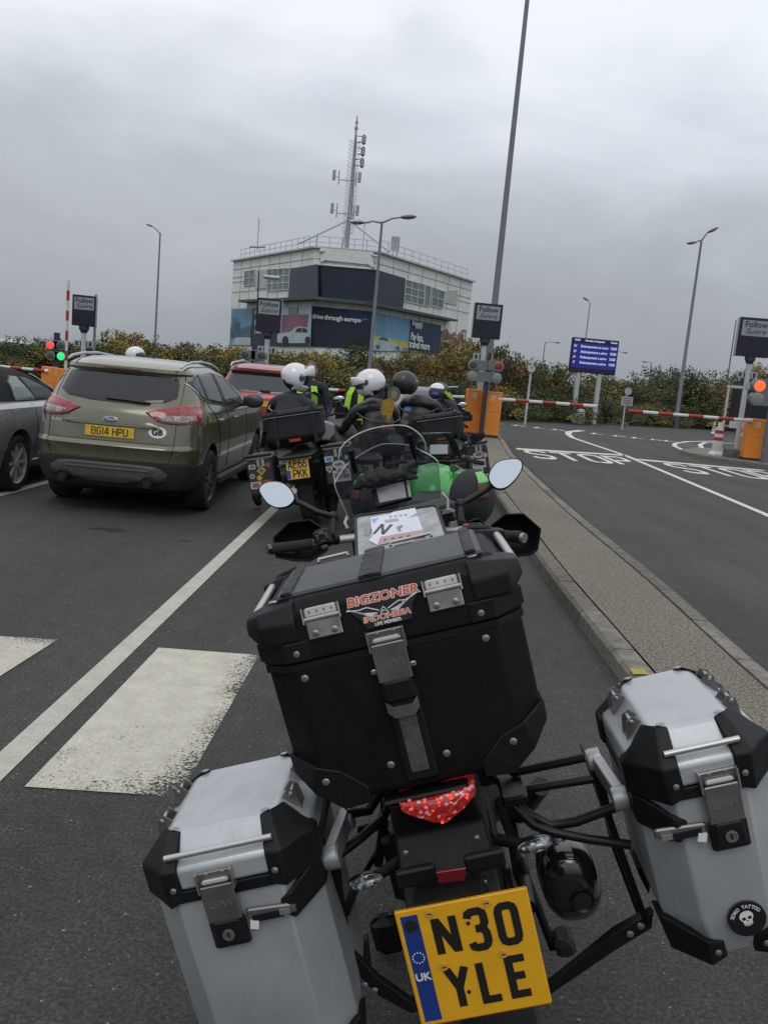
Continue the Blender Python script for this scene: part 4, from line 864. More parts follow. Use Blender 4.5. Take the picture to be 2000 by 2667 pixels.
m_gbw = mat('sticker_white', (.66, .66, .66), .45)
m_cloth = mat('soft_top_cloth', (.012, .012, .013), .9, bump=.3, bscale=300)

sk_plblue = mat('plate_band_blue', (.012, .06, .30), .4)
class Body:
    """car shell as horizontal slices: (z, half width, rear y, front y, corner radius)"""
    def __init__(s, sl, bow=.05, fr=.35): s.sl = sl; s.bow = bow; s.fr = fr
    def P(s, z):
        a = s.sl
        if z <= a[0][0]: return a[0][1:]
        for p, q in zip(a, a[1:]):
            if z <= q[0]:
                t = (z-p[0])/max(1e-6, q[0]-p[0]); return tuple(u+(v-u)*t for u, v in zip(p[1:], q[1:]))
        return a[-1][1:]
    def rear(s, x, z):
        w, yr, yf, rc = s.P(z); ax = min(abs(x), w-1e-4); y = yr+s.bow*(ax/w)**2
        if ax > w-rc: y += rc-sqrt(max(0, rc*rc-(ax-(w-rc))**2))
        return y
    def side(s, y, z):
        w, yr, yf, rc = s.P(z); d = yr+s.bow+rc-y
        return w if d <= 0 else w-rc+sqrt(max(0, rc*rc-d*d))
    def ring(s, sl):
        z, w, yr, yf, rc = sl; pts = []
        xs = [k/6*(w-rc) for k in range(6)]+[w-rc+rc*sin(pi/2*k/8) for k in range(9)]
        right = [(x, yr+s.bow*(x/w)**2+((rc-sqrt(max(0, rc*rc-(x-(w-rc))**2))) if x > w-rc else 0)) for x in xs]
        fr = min(s.fr, w*.8); y0 = right[-1][1]
        side = [(w, y0+(yf-fr-y0)*k/9) for k in range(1, 9)]
        front = [(w-fr+fr*cos(pi/2*k/7), yf-fr+fr*sin(pi/2*k/7)) for k in range(8)]+[((w-fr)*(1-k/4), yf+.04*(k/4)) for k in range(1, 5)]
        R_ = right+side+front; Lm = [(-x, y) for x, y in R_[1:-1]][::-1]
        return [(x, y, z) for x, y in R_+Lm]
    def mesh(s): return MB().loft([s.ring(a) for a in s.sl])
    def patch(s, pts, kind='rear', off=.004, th=.004, n=5, dens=.04, side=1):
        n = n*2
        """a piece of skin following the shell; pts in (x,z) for rear, (y,z) for side"""
        o = []
        for i, p in enumerate(pts):
            q = pts[(i+1) % len(pts)]; L_ = sqrt((p[0]-q[0])**2+(p[1]-q[1])**2); k = max(1, int(L_/dens))
            for j in range(k): o.append((p[0]+(q[0]-p[0])*j/k, p[1]+(q[1]-p[1])*j/k))
        cx = sum(p[0] for p in o)/len(o); cz = sum(p[1] for p in o)/len(o)
        def S(a, z, d):
            if kind == 'rear': return (a, s.rear(a, z)-d, z)
            return (side*(s.side(a, z)+d), a, z)
        rings = [[S(*p, -.02) for p in o], [S(*p, off) for p in o]]
        for k in range(1, n+1):
            t = 1-k/n*.97; rings.append([S(cx+(p[0]-cx)*t, cz+(p[1]-cz)*t, off+(th if k > 0 else 0)) for p in o])
        return MB().loft(rings)
def cutmesh(o, cutters):
    for c in cutters:
        m = o.modifiers.new('cut', 'BOOLEAN'); m.operation = 'DIFFERENCE'; m.object = c; m.solver = 'EXACT'
    bpy.context.view_layer.update()
    me = bpy.data.meshes.new_from_object(o.evaluated_get(bpy.context.evaluated_depsgraph_get())); o.modifiers.clear(); o.data = me
    for c in cutters: bpy.data.objects.remove(c)
    import bmesh
    bm = bmesh.new(); bm.from_mesh(me)
    for f in bm.faces: f.smooth = True
    for e in bm.edges:
        if len(e.link_faces) == 2 and e.calc_face_angle(0) > R(28): e.smooth = False
    bm.to_mesh(me); bm.free()
def wheel(parent, x, y, r, wd, rim_m, spokes=10, yaw=0., hub=.68):
    s_ = 1 if x > 0 else -1; Mx = Matrix.Translation((x, y, r)) @ Matrix.Rotation(yaw, 4, 'Z')
    mb = MB(); mb.M = Mx; mb.lathe((0, 0, 0), [(r*hub, -wd*.5), (r*.9, -wd*.52), (r*.985, -wd*.4), (r, -wd*.2), (r, wd*.2), (r*.985, wd*.4), (r*.9, wd*.52), (r*hub, wd*.5), (r*hub*.97, 0), (r*hub, -wd*.5)], 40, axis='X', caps=False); t = mb.build('wheel', m_tyre, parent, smooth=True)
    mb = MB(); mb.M = Mx; mb.lathe((0, 0, 0), [(r*hub+.004, s_*wd*.50), (r*(hub-.05), s_*wd*.42), (r*(hub-.05), -s_*wd*.2), (.01, -s_*wd*.2)], 32, axis='X', caps=False)
    for k in range(spokes):
        a = 2*pi*k/spokes; c, sn = cos(a), sin(a); q = Matrix.Rotation(a, 3, 'X')
        mb.box(q @ Vector((s_*wd*.36, 0, r*hub*.52)), (wd*.12, r*.085, r*hub*.92), rot=q, taper=1.3)
    mb.lathe((0, 0, 0), [(r*.16, s_*wd*.28), (r*.15, s_*wd*.46), (.01, s_*wd*.47)], 16, axis='X'); mb.build('rim', rim_m, t, smooth=True, auto=40)
    return t
def uk_plate(parent, loc, W, H_, lines, yaw=0., tilt=0., roll=0., hh=.6, sx=1., band=False, name='number_plate', screws=False, m=None):
    """yellow rear plate with black characters; local: x right, z up, read from -Y"""
    M4 = Matrix.Translation(loc) @ Matrix.Rotation(yaw, 4, 'Z') @ Matrix.Rotation(-tilt, 4, 'X') @ Matrix.Rotation(roll, 4, 'Y')
    mb = MB(); mb.M = M4; mb.cbox((0, 0, 0), (W, .006, H_), .0025); p = mb.build(name, m or m_plate, parent)
    n = len(lines); ch = H_*hh/n if n == 1 else H_*.37
    st = ch*.165; l = MB(); l.M = M4
    for i, (tx, ox) in enumerate(lines):
        w_ = width(tx, ch, sx=sx); z0 = (-ch/2) if n == 1 else (H_*.5-H_*.075-ch-i*(H_*.475))
        strokes(l, tx, ch, st, lambda a, b, d, z0=z0, w_=w_, ox=ox: (a-w_/2+ox, -.0032-d, b+z0), t=.0006, sx=sx)
    if band: q_ = MB(); q_.M = M4; q_.box((-W*.42, -.0034, -H_*.25), (W*.15, .001, H_*.44)); q_.build('blue_band', sk_plblue, p)
    l.build('characters', m_pltx, p); return p, M4
def ellipse(n, cx, cz, rx, rz): return [(cx+rx*cos(2*pi*k/n), cz+rz*sin(2*pi*k/n)) for k in range(n)]

# the green off-roader
YAW = R(-1.3)
suv = thing('green_car', (-2.82, 8.78, 0), 'olive green off-roader seen from behind with plate BG14 HPU and a GB sticker', 'car', rot=(0, 0, YAW))
B = Body([(0.2, 0.6895, 0.4, 4.28, 0.31), (0.3, 0.788, 0.14, 4.43, 0.33), (0.4, 0.8225, 0.09, 4.5, 0.33), (0.565, 0.8372, 0.07, 4.55, 0.33), (0.575, 0.8392, 0.055, 4.55, 0.34), (0.66, 0.8451, 0.06, 4.55, 0.34), (0.715, 0.8491, 0.035, 4.54, 0.34), (0.735, 0.8471, 0.045, 4.53, 0.34), (0.76, 0.8441, 0.075, 4.52, 0.34), (0.95, 0.8392, 0.11, 4.4, 0.35), (1.04, 0.8274, 0.135, 4.23, 0.35), (1.09, 0.8126, 0.16, 3.88, 0.35), (1.13, 0.788, 0.19, 3.46, 0.34), (1.22, 0.7634, 0.25, 3.26, 0.33), (1.36, 0.7141, 0.35, 2.74, 0.32), (1.455, 0.6747, 0.42, 2.44, 0.31), (1.475, 0.6649, 0.385, 2.38, 0.3), (1.51, 0.6452, 0.39, 2.14, 0.3), (1.55, 0.6107, 0.48, 1.98, 0.31), (1.585, 0.5418, 0.66, 1.75, 0.31), (1.605, 0.4137, 0.85, 1.55, 0.31), (1.612, 0.2167, 1.05, 1.35, 0.21)])
bo = B.mesh().build('body', m_green, suv, smooth=True, auto=50)
for wx, wy, wr in ((.84, .97, .385), (-.84, .97, .385), (.84, 3.76, .385), (-.84, 3.76, .385)):
    c = MB().lathe((0, 0, 0), [(.001, -.30), (wr, -.30), (wr, .30), (.001, .30)], 40, axis='X').build('cut', m_plast); c.location = (wx, wy, .36)
    if 'cs' not in dir(): cs = []
    cs.append(c)
for c in cs: c.parent = suv; c.matrix_parent_inverse = Matrix()
cutmesh(bo, cs); cs = []
for wy in (.97, 3.76):
    MB().box((0, wy, .42), (1.2, .72, .5)).build('wheel_well', m_plast, suv)
for x, y in ((-.75, .97), (.735, .97), (-.735, 3.76), (.735, 3.76)): wheel(suv, x, y, .335, .225, m_alloyd, 10)
# lower cladding and skid plate
lo = Body([(z, w*.985+.005, yr-.008, .80, rc+.05) for z, w, yr, yf, rc in [(.24, .735, .29, 0, .26), (.30, .80, .14, 0, .27), (.40, .835, .09, 0, .27), (.555, .85, .063, 0, .27)]], fr=.02)
o = lo.mesh().build('bumper', m_plast, suv, smooth=True, auto=50)
for x in (.84, -.84):
    c = MB().lathe((0, 0, 0), [(.001, -.35), (.385, -.35), (.385, .35), (.001, .35)], 40, axis='X').build('cut', m_plast); c.location = (x, .97, .36); c.parent = suv; c.matrix_parent_inverse = Matrix(); cs.append(c)
cutmesh(o, cs)
for sx in (-1, 1): MB().cbox((sx*.80, 2.36, .28), (.10, 1.95, .12), .03).build('sill', m_plast, suv)
def bandstrip(Bd, z0, z1, x0, x1, off, m, name, par, kind='rear'):
    n = 26; r = [[], [], [], []]
    for k in range(n+1):
        x = x0+(x1-x0)*k/n
        for i, (z, d) in enumerate(((z0, -.01), (z0, off), (z1, off), (z1, -.01))): r[i].append((x, Bd.rear(x, z)-d, z))
    rings = [[r[i][k] for i in range(4)] for k in range(n+1)]
    return MB().loft(rings).build(name, m, par)
sk = B.patch([(-.60, .47), (-.50, .535), (-.3, .545), (.3, .545), (.50, .535), (.60, .47), (.58, .40), (.5, .37), (.3, .365), (.2, .335), (-.2, .335), (-.3, .365), (-.5, .37), (-.58, .40)], off=.035, th=.012, n=4).build('skid_plate', m_plastg, suv, smooth=True, auto=50)
bandstrip(B, .487, .50, -.42, .42, .056, mat('highlight_grey', (.2, .2, .2), .4, .4), 'skid_highlight', sk)  # paler strip puts a highlight across the skid plate into the colour
for x in (-.43, .43):
    MB().lathe((x, 0, .385), [(.045, -.02), (.055, -.04), (.058, .0), (.058, .2)], 20, axis='Y').build('exhaust_tip', m_pltx, suv, smooth=True)
    MB().lathe((x, -.026, .385), [(.043, 0), (.043, .1)], 20, axis='Y').build('exhaust_bore', m_pltx, suv)
for x in (-.70, .70): B.patch([(x-.10, .47), (x+.10, .47), (x+.10, .53), (x-.10, .53)], off=.012, th=.004, n=2).build('reflector', m_lredd, suv)
# tailgate glass, shut lines, lamps
B.patch([(-.60, 1.235), (-.585, 1.36), (-.565, 1.428), (-.3, 1.442), (0, 1.446), (.3, 1.442), (.565, 1.428), (.585, 1.36), (.60, 1.235), (.50, 1.185), (.25, 1.155), (0, 1.15), (-.25, 1.155), (-.50, 1.185)], off=.006, th=.004, n=6).build('rear_window', m_glass, suv, smooth=True)
wp = B.patch([(-.10, 1.182), (.10, 1.178), (.34, 1.165), (.36, 1.172), (.2, 1.20), (0, 1.21), (-.10, 1.205)], off=.03, th=.012, n=2).build('rear_wiper', m_plast, suv)
B.patch([(-.20, 1.480), (.20, 1.480), (.19, 1.497), (-.19, 1.497)], off=.008, th=.004, n=2).build('brake_light', m_lredd, suv)
def shut(Bd, pts, off=.0015, r=.0035, par=None, kind='rear', side=1, name='shut_line'):
    P_ = []
    for p, q in zip(pts, pts[1:]):
        L_ = sqrt((p[0]-q[0])**2+(p[1]-q[1])**2); k = max(1, int(L_/.05))
        for j in range(k): a, z = p[0]+(q[0]-p[0])*j/k, p[1]+(q[1]-p[1])*j/k; P_.append((a, Bd.rear(a, z)-off, z) if kind == 'rear' else (side*(Bd.side(a, z)+off), a, z))
    a, z = pts[-1]; P_.append((a, Bd.rear(a, z)-off, z) if kind == 'rear' else (side*(Bd.side(a, z)+off), a, z))
    return MB().tube(P_, r, 4).build(name, m_pltx, par)
for sx in (-1, 1): shut(B, [(sx*.615, 1.46), (sx*.64, 1.25), (sx*.645, 1.0), (sx*.64, .72), (sx*.60, .585)], par=suv)
shut(B, [(-.60, .585), (.60, .585)], par=suv); shut(B, [(-.63, .765), (.63, .765)], par=suv, r=.0025)
for sx in (-1, 1):
    lamp_ = B.patch([(sx*.33, 1.075), (sx*.45, 1.115), (sx*.60, 1.155), (sx*.72, 1.17), (sx*.80, 1.165), (sx*.822, 1.08), (sx*.815, .99), (sx*.70, .975), (sx*.52, .985), (sx*.42, 1.02)], off=.010, th=.008, n=6).build('tail_light', m_lred, suv, smooth=True)
    B.patch([(sx*.45, 1.045), (sx*.60, 1.062), (sx*.80, 1.066), (sx*.805, 1.012), (sx*.70, .998), (sx*.53, 1.003)], off=.021, th=.004, n=5).build('lamp_lens', m_lclr, lamp_, smooth=True)
    B.patch([(sx*.44, 1.01), (sx*.53, .985), (sx*.70, .977), (sx*.815, .992), (sx*.812, 1.006), (sx*.70, .99), (sx*.53, .998), (sx*.45, 1.02)], off=.022, th=.002, n=2).build('lamp_trim', m_lredd, lamp_)
    pts = [(.33, 1.165), (.62, 1.172), (.62, 1.13), (.50, 1.08), (.44, .995), (.30, .985)]
    B.patch([(y, z) for y, z in pts], kind='side', side=sx, off=.006, th=.004, n=4).build('tail_light_side', m_lred, lamp_, smooth=True)
m_greend = carpaint('olive_recess', (.10, .10, .062))
B.patch([(-.50, .935), (-.40, .975), (.40, .975), (.50, .935), (.44, .915), (-.44, .915)], off=.016, th=.012, n=3).build('plate_bar', m_green, suv, smooth=True)
B.patch([(-.36, .91), (.36, .91), (.30, .79), (.0, .785), (-.30, .79)], off=.003, th=.001, n=2).build('plate_recess', m_green, suv)
b_ = B.patch(ellipse(28, 0, .978, .072, .03), off=.030, th=.006, n=3).build('badge', m_chrome, suv, smooth=True)
B.patch(ellipse(28, 0, .978, .065, .0245), off=.037, th=.002, n=3).build('badge_face', mat('badge_blue', (.012, .03, .10), .25, coat=.6), b_)
text('lettering', 'Ford', .048, m_gbw, b_, facing((0, B.rear(0, .978)-.041, .978)), shear=.35, bold=.0004)
text('lettering', 'KUGA', .038, m_gbw, suv, facing((-.56, B.rear(-.56, .93)-.004, .93), yaw=R(-17)), bold=.0006, sx=1.2)
zc = .855; yb = B.rear(0, zc)
uk_plate(suv, (0, yb-.012, zc), .50, .105, [('BG14 HPU', 0)], tilt=R(4), hh=.62)
mb = B.patch(ellipse(30, .475, .885, .088, .058), off=.006, th=.002, n=3); g_ = mb.build('country_sticker', m_gbw, suv)
text('lettering', 'GB', .085, m_pltx, g_, facing((.475, B.rear(.475, .885)-.016, .885), yaw=R(8)), bold=.003, ext=.0006)
B.patch([(-.12, .715), (.12, .715), (.085, .66), (-.085, .66)], off=.004, th=-.012, n=3).build('tailgate_handle', m_plast, suv)
# sides
for sx in (-1, 1):
    P_ = [(.50, 1.40), (.8, 1.475), (1.5, 1.50), (2.05, 1.455), (2.72, 1.23), (2.93, 1.115), (2.0, 1.125), (1.05, 1.19), (.68, 1.245)]
    B.patch(P_, kind='side', side=sx, off=.003, th=.002, n=6).build('window_trim', m_plast, suv, smooth=True)
    for nm, q, mm in (('side_window', [(.54, 1.395), (.78, 1.462), (.86, 1.222), (.74, 1.245), (.62, 1.31)], m_glass), ('side_window', [(.86, 1.482), (1.48, 1.49), (1.66, 1.155), (1.05, 1.20), (.94, 1.215)], m_glass), ('side_window', [(1.60, 1.483), (2.02, 1.44), (2.62, 1.235), (2.76, 1.14), (2.0, 1.135), (1.78, 1.15)], m_glass2)):
        B.patch(q, kind='side', side=sx, off=.007, th=.003, n=6).build(nm, mm, suv, smooth=True)
    shut(B, [(.50, 1.41), (.66, 1.238), (1.05, 1.18), (2.0, 1.115), (2.95, 1.105)], off=.005, r=.008, kind='side', side=sx, par=suv, name='window_strip').data.materials[0] = m_chrome
    shut(B, [(.92, 1.18), (1.18, 1.0), (1.36, .8), (1.38, .45), (2.3, .36)], kind='side', side=sx, par=suv); shut(B, [(1.72, 1.14), (1.83, .9), (1.86, .4)], kind='side', side=sx, par=suv); shut(B, [(2.85, 1.1), (2.95, .8), (2.9, .4)], kind='side', side=sx, par=suv)
    for y in (1.35, 2.15): MB().tube([(sx*(B.side(y, .985)+.004), y-.11, .985), (sx*(B.side(y, .985)+.03), y-.07, .988), (sx*(B.side(y, .985)+.03), y+.07, .99), (sx*(B.side(y, .985)+.004), y+.11, .99)], .013, 8).build('door_handle', m_green, suv, smooth=True)
    MB().tube([(sx*.59, .45, 1.54), (sx*.595, .58, 1.575), (sx*.595, .85, 1.602), (sx*.59, 1.3, 1.615), (sx*.585, 1.8, 1.592), (sx*.59, 2.1, 1.548), (sx*.60, 2.18, 1.52)], [.010, .016, .016, .016, .015, .014, .008], 8).build('roof_rail', m_alloy, suv, smooth=True)
    # door mirror
    mb = MB(); mb.tube([(sx*.78, 2.62, 1.12), (sx*.90, 2.60, 1.14)], [.035, .03], 8); mr = mb.build('door_mirror', m_plast, suv, smooth=True)
    mb = MB(); mb.ell((sx*.965, 2.62, 1.17), (.135, .06, .085), 18, 10); mb.build('mirror_shell', m_plast, mr, smooth=True)
    MB().ell((sx*.965, 2.574, 1.17), (.118, .018, .072), 18, 8).build('mirror_glass', m_glass2, mr, smooth=True)
    shut(B, [(.55, .93), (.62, 1.0), (.72, 1.0), (.76, .93), (.7, .86), (.6, .86), (.55, .93)], kind='side', side=sx, par=suv, r=.0015) if sx > 0 else None
B.patch([(-.55, 1.14), (.55, 1.14), (.5, 1.3), (-.5, 1.3)], n=1, off=-.5) if 0 else None

# red off-roader ahead of it
suv2 = thing('red_car', (-2.58, 16.9, 0), 'red off-roader ahead of the green one, half hidden by a rider', 'car', rot=(0, 0, R(-1.3)))
B2 = Body([(.25, .74, .40, 4.2, .25), (.35, .84, .12, 4.4, .28), (.52, .90, .06, 4.5, .28), (.62, .905, .06, 4.5, .28), (.95, .90, .10, 4.4, .28), (1.04, .885, .13, 4.2, .28), (1.09, .86, .18, 3.4, .27), (1.30, .77, .32, 2.9, .25), (1.455, .70, .42, 2.5, .22), (1.47, .70, .36, 2.45, .22), (1.52, .68, .36, 2.3, .25), (1.57, .62, .5, 2.1, .3), (1.61, .5, .75, 1.9, .3), (1.63, .25, 1.0, 1.7, .2)])
B2.mesh().build('body', m_redp, suv2, smooth=True, auto=50)
for x, y in ((-.79, 1.0), (.79, 1.0), (-.79, 3.8), (.79, 3.8)): wheel(suv2, x, y, .35, .24, m_alloy, 5)
B2.patch([(-.70, 1.10), (-.66, 1.28), (-.60, 1.44), (0, 1.458), (.60, 1.44), (.66, 1.28), (.70, 1.10), (0, 1.08)], off=.006, th=.004, n=6).build('rear_window', m_glass2, suv2, smooth=True)
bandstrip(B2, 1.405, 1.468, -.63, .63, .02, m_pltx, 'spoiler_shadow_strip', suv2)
B2.patch([(-.84, .60), (.84, .60), (.84, .30), (-.84, .30)], off=.01, th=.004, n=4).build('bumper', m_plast, suv2)
bandstrip(B2, .565, .58, -.6, .6, .03, m_chrome, 'bumper_trim', suv2); bandstrip(B2, .67, .69, -.7, .7, .012, m_lredd, 'crease_trim', suv2)
em = MB().lathe((0, B2.rear(0, 1.03)-.012, 1.03), [(.052, .006), (.052, -.006), (.045, -.008), (.045, .0)], 26, axis='Y').build('emblem', m_chrome, suv2)
mb = MB(); 
for k in range(3):
    a = pi/2+k*2*pi/3; mb.tube([(0, B2.rear(0, 1.03)-.015, 1.03), (.048*cos(a), B2.rear(0, 1.03)-.015, 1.03+.048*sin(a))], [.008, .003], 5)
mb.build('emblem_star', m_chrome, em)
uk_plate(suv2, (.05, B2.rear(0, .88)-.02, .88), .50, .105, [('DU61 YAB'.replace('D', 'U').replace('Y', 'K'), 0)], hh=.62) if 0 else uk_plate(suv2, (.12, B2.rear(0, .88)-.02, .88), .52, .11, [('U   ', -.2)], hh=.66)
g_ = B2.patch(ellipse(26, -.10, .73, .105, .06), off=.006, th=.002, n=3).build('country_sticker', m_gbw, suv2); text('lettering', 'GB', .10, m_pltx, g_, facing((-.10, B2.rear(-.1, .73)-.016, .73)), bold=.003, ext=.0006)
MB().cbox((.10, B2.rear(0, 1.12)-.02, 1.115), (.20, .05, .05), .015).build('wiper_cap', m_pltx, suv2)
for sx in (-1, 1):
    B2.patch([(sx*.60, 1.02), (sx*.86, 1.04), (sx*.88, .82), (sx*.66, .84)], off=.01, th=.006, n=4).build('tail_light', m_lred, suv2)
    MB().tube([(sx*.62, .30, 1.54), (sx*.63, .5, 1.60), (sx*.62, 1.5, 1.66), (sx*.62, 2.3, 1.60)], [.014, .022, .022, .012], 8).build('roof_rail', m_alloy, suv2, smooth=True)
    B2.patch([(.5, 1.42), (2.4, 1.42), (2.9, 1.12), (.75, 1.14)], kind='side', side=sx, off=.006, th=.003, n=5).build('side_window', m_glass, suv2)

# grey soft-top at the left edge
cab = thing('soft_top_car', (-5.02, 8.93, 0), 'grey convertible with a black cloth roof cut off by the left edge', 'car', rot=(0, 0, R(-1.3)))
B3 = Body([(.20, .74, .25, 4.1, .25), (.30, .84, .05, 4.25, .3), (.50, .885, 0, 4.3, .3), (.70, .89, .02, 4.28, .3), (.84, .875, .05, 4.2, .3), (.93, .85, .1, 4.0, .3), (.975, .80, .2, 3.6, .3), (.995, .72, .35, 2.8, .3)])
bo = B3.mesh().build('body', m_silv, cab, smooth=True, auto=50); cs = []
for wx in (.87, -.87):
    for wy in (.90, 3.45):
        c = MB().lathe((0, 0, 0), [(.001, -.30), (.36, -.30), (.36, .30), (.001, .30)], 40, axis='X').build('cut', m_plast); c.location = (wx, wy, .345); c.parent = cab; c.matrix_parent_inverse = Matrix(); cs.append(c)
cutmesh(bo, cs)
for wy in (.90, 3.45): MB().box((0, wy, .40), (1.2, .68, .45)).build('wheel_well', m_plast, cab)
for x in (-.765, .765):
    for y in (.90, 3.45): wheel(cab, x, y, .318, .215, m_alloy, 8, hub=.72)
TP = Body([(.97, .74, .45, 2.75, .3), (1.04, .72, .50, 2.55, .3), (1.15, .68, .58, 2.25, .28), (1.26, .62, .68, 1.93, .26), (1.335, .54, .82, 1.66, .25), (1.365, .40, 1.0, 1.5, .2)], fr=.25)
TP.mesh().build('soft_top', m_cloth, cab, smooth=True, auto=60)
for sx in (-1, 1):
    TP.patch([(1.05, 1.0), (1.04, 1.20), (1.16, 1.275), (1.55, 1.25), (2.02, 1.12), (2.28, 1.0)], kind='side', side=sx, off=.010, th=.003, n=5).build('side_window', mat('open_window_dark', (.012, .018, .014), .3), cab)
    TP.patch([(1.07, 1.0), (1.06, 1.20), (1.17, 1.262), (1.30, 1.262), (1.62, 1.0)], kind='side', side=sx, off=.018, th=.003, n=4).build('quarter_glass', mat('pale_glass', (.16, .21, .20), .08, spec=.8), cab)
    shut(TP, [(1.62, 1.0), (1.36, 1.262)], kind='side', side=sx, off=.022, r=.006, par=cab, name='glass_edge')
    shut(TP, [(1.75, 1.29), (2.05, 1.17), (2.45, 1.0)], kind='side', side=sx, off=.006, r=.010, par=cab, name='pillar_trim').data.materials[0] = m_silv
    shut(B3, [(1.35, .97), (1.36, .7), (1.30, .4)], kind='side', side=sx, par=cab); shut(B3, [(2.5, .97), (2.6, .7), (2.55, .35)], kind='side', side=sx, par=cab)
    shut(B3, [(1.30, .32), (2.9, .31)], kind='side', side=sx, off=.01, r=.011, par=cab, name='sill_strip').data.materials[0] = m_alloy
    shut(B3, [(.55, .86), (.62, .92), (.72, .92), (.78, .86), (.74, .79), (.60, .79), (.55, .86)], kind='side', side=sx, par=cab, r=.002, name='fuel_flap_line')
    MB().tube([(sx*.885, 1.55, .84), (sx*.905, 1.6, .845), (sx*.905, 1.75, .845), (sx*.885, 1.8, .84)], .012, 8).build('door_handle', m_silv, cab, smooth=True)
# dark car beyond the riders, right of centre
far = thing('far_car', (at(1112, 1015, 23).x, 22.5, 0), 'dark grey car beyond the rider in black, only its roof and rear window showing', 'car', rot=(0, 0, R(-2)))
B4 = Body([(.2, .75, .2, 4, .25), (.5, .86, 0, 4.2, .25), (.85, .86, .03, 4.1, .28), (.95, .82, .2, 3.6, .28), (1.0, .78, .35, 3.1, .25), (1.25, .64, .85, 2.3, .25), (1.36, .52, 1.1, 1.9, .2), (1.38, .3, 1.3, 1.7, .15)])
m_dgrey = carpaint('dark_grey_metallic', (.06, .065, .075))
B4.mesh().build('body', m_dgrey, far, smooth=True, auto=50); B4.patch([(-.66, 1.03), (-.52, 1.30), (.52, 1.30), (.66, 1.03)], off=.008, th=.003, n=5).build('rear_window', m_glass2, far, smooth=True)
for x in (-.76, .76):
    for y in (.85, 3.4): wheel(far, x, y, .31, .2, m_alloy, 6)
for sx in (-1, 1): B4.patch([(1.0, 1.03), (1.2, 1.28), (2.1, 1.28), (2.7, 1.04)], kind='side', side=sx, off=.008, th=.003, n=4).build('side_window', m_glass2, far); B4.patch([(sx*.5, .84), (sx*.8, .84), (sx*.8, .72), (sx*.52, .74)], off=.01, th=.004, n=3).build('tail_light', m_lred, far)
# ------------------------------------------------------------ people and the motorcycles ahead
m_jack = mat('black_jacket', (.016, .016, .018), .75, var=.25, vscale=8, bump=.9, bscale=13)
m_jackg = mat('dark_grey_jacket', (.028, .029, .033), .75, var=.25, vscale=8, bump=.9, bscale=13)
m_leath = mat('leather', (.014, .014, .015), .45, var=.2, vscale=9, bump=.9, bscale=11)
m_hiv = mat('high_visibility_yellow', (.33, .62, .03), .6, var=.1, vscale=9, bump=.3, bscale=30)
m_refl = mat('reflective_grey', (.30, .33, .33), .4, var=.15)
m_navyc = mat('navy_cloth', (.014, .02, .034), .8, var=.2, bump=.4, bscale=25)
m_trs = mat('trousers', (.014, .014, .016), .8, var=.2, bump=.4, bscale=25)
m_skin = mat('skin', (.42, .20, .135), .5, var=.12, vscale=18, fine=.05)
m_hair = mat('grey_hair', (.13, .12, .11), .8, var=.4, vscale=60, bump=.8, bscale=160)
m_cap = mat('wool_cap', (.045, .045, .042), .9, var=.25, bump=.6, bscale=120)
m_helw = mat('helmet_white', (.64, .65, .67), .22, var=.03, coat=.7)
m_helb = mat('helmet_black', (.022, .022, .024), .38, var=.1, coat=.2)
m_visor = mat('visor', (.05, .055, .06), .08, var=0, spec=.7)
m_vispale = mat('raised_visor', (.20, .22, .24), .12, var=.1, spec=.7)
m_pad = mat('helmet_lining', (.012, .012, .013), .9)
m_boot = mat('boot', (.015, .014, .014), .6)
m_glove = mat('glove', (.015, .015, .016), .7, bump=.4, bscale=60)

def skinned(name, V, E_, zones, parent, mats, sub=2):
    """V: {joint: ((x,y,z), (rx, ry))}; one continuous skin grown over the skeleton; zones(p) -> material index"""
    ks = list(V); me = bpy.data.meshes.new(name); me.from_pydata([V[k][0] for k in ks], [(ks.index(a), ks.index(b)) for a, b in E_], []); me.update()
    o = bpy.data.objects.new(name, me); COL.objects.link(o); m = o.modifiers.new('skin', 'SKIN'); m.use_smooth_shade = True
    sv = me.skin_vertices[0].data
    for i, k in enumerate(ks): sv[i].radius = V[k][1]; sv[i].use_root = (i == 0)
    s_ = o.modifiers.new('sub', 'SUBSURF'); s_.levels = s_.render_levels = sub; bpy.context.view_layer.update()
    m2 = bpy.data.meshes.new_from_object(o.evaluated_get(bpy.context.evaluated_depsgraph_get())); o.modifiers.clear(); o.data = m2; m2.materials.clear()
    for x in mats: m2.materials.append(x)
    if name == 'body':   # cloth folds, stronger across the sleeves and waist
        from mathutils import noise as nz_
        for v in m2.vertices:
            c = v.co; k = nz_.noise(Vector((c.x*7+3, c.y*7, c.z*15)))*.012+nz_.noise(Vector((c.x*22, c.y*22, c.z*30+9)))*.005; v.co = c+v.normal*k
    for p in m2.polygons: p.use_smooth = True; p.material_index = zones(p.center)
    o.parent = parent; return o
BE = [('pel', 'wst'), ('wst', 'chs'), ('chs', 'sho'), ('sho', 'nck'), ('sho', 'ls'), ('ls', 'le'), ('le', 'lw'), ('sho', 'rs'), ('rs', 're'), ('re', 'rw'), ('pel', 'lh'), ('lh', 'lk'), ('lk', 'la'), ('la', 'lt'), ('pel', 'rh'), ('rh', 'rk'), ('rk', 'ra'), ('ra', 'rt')]
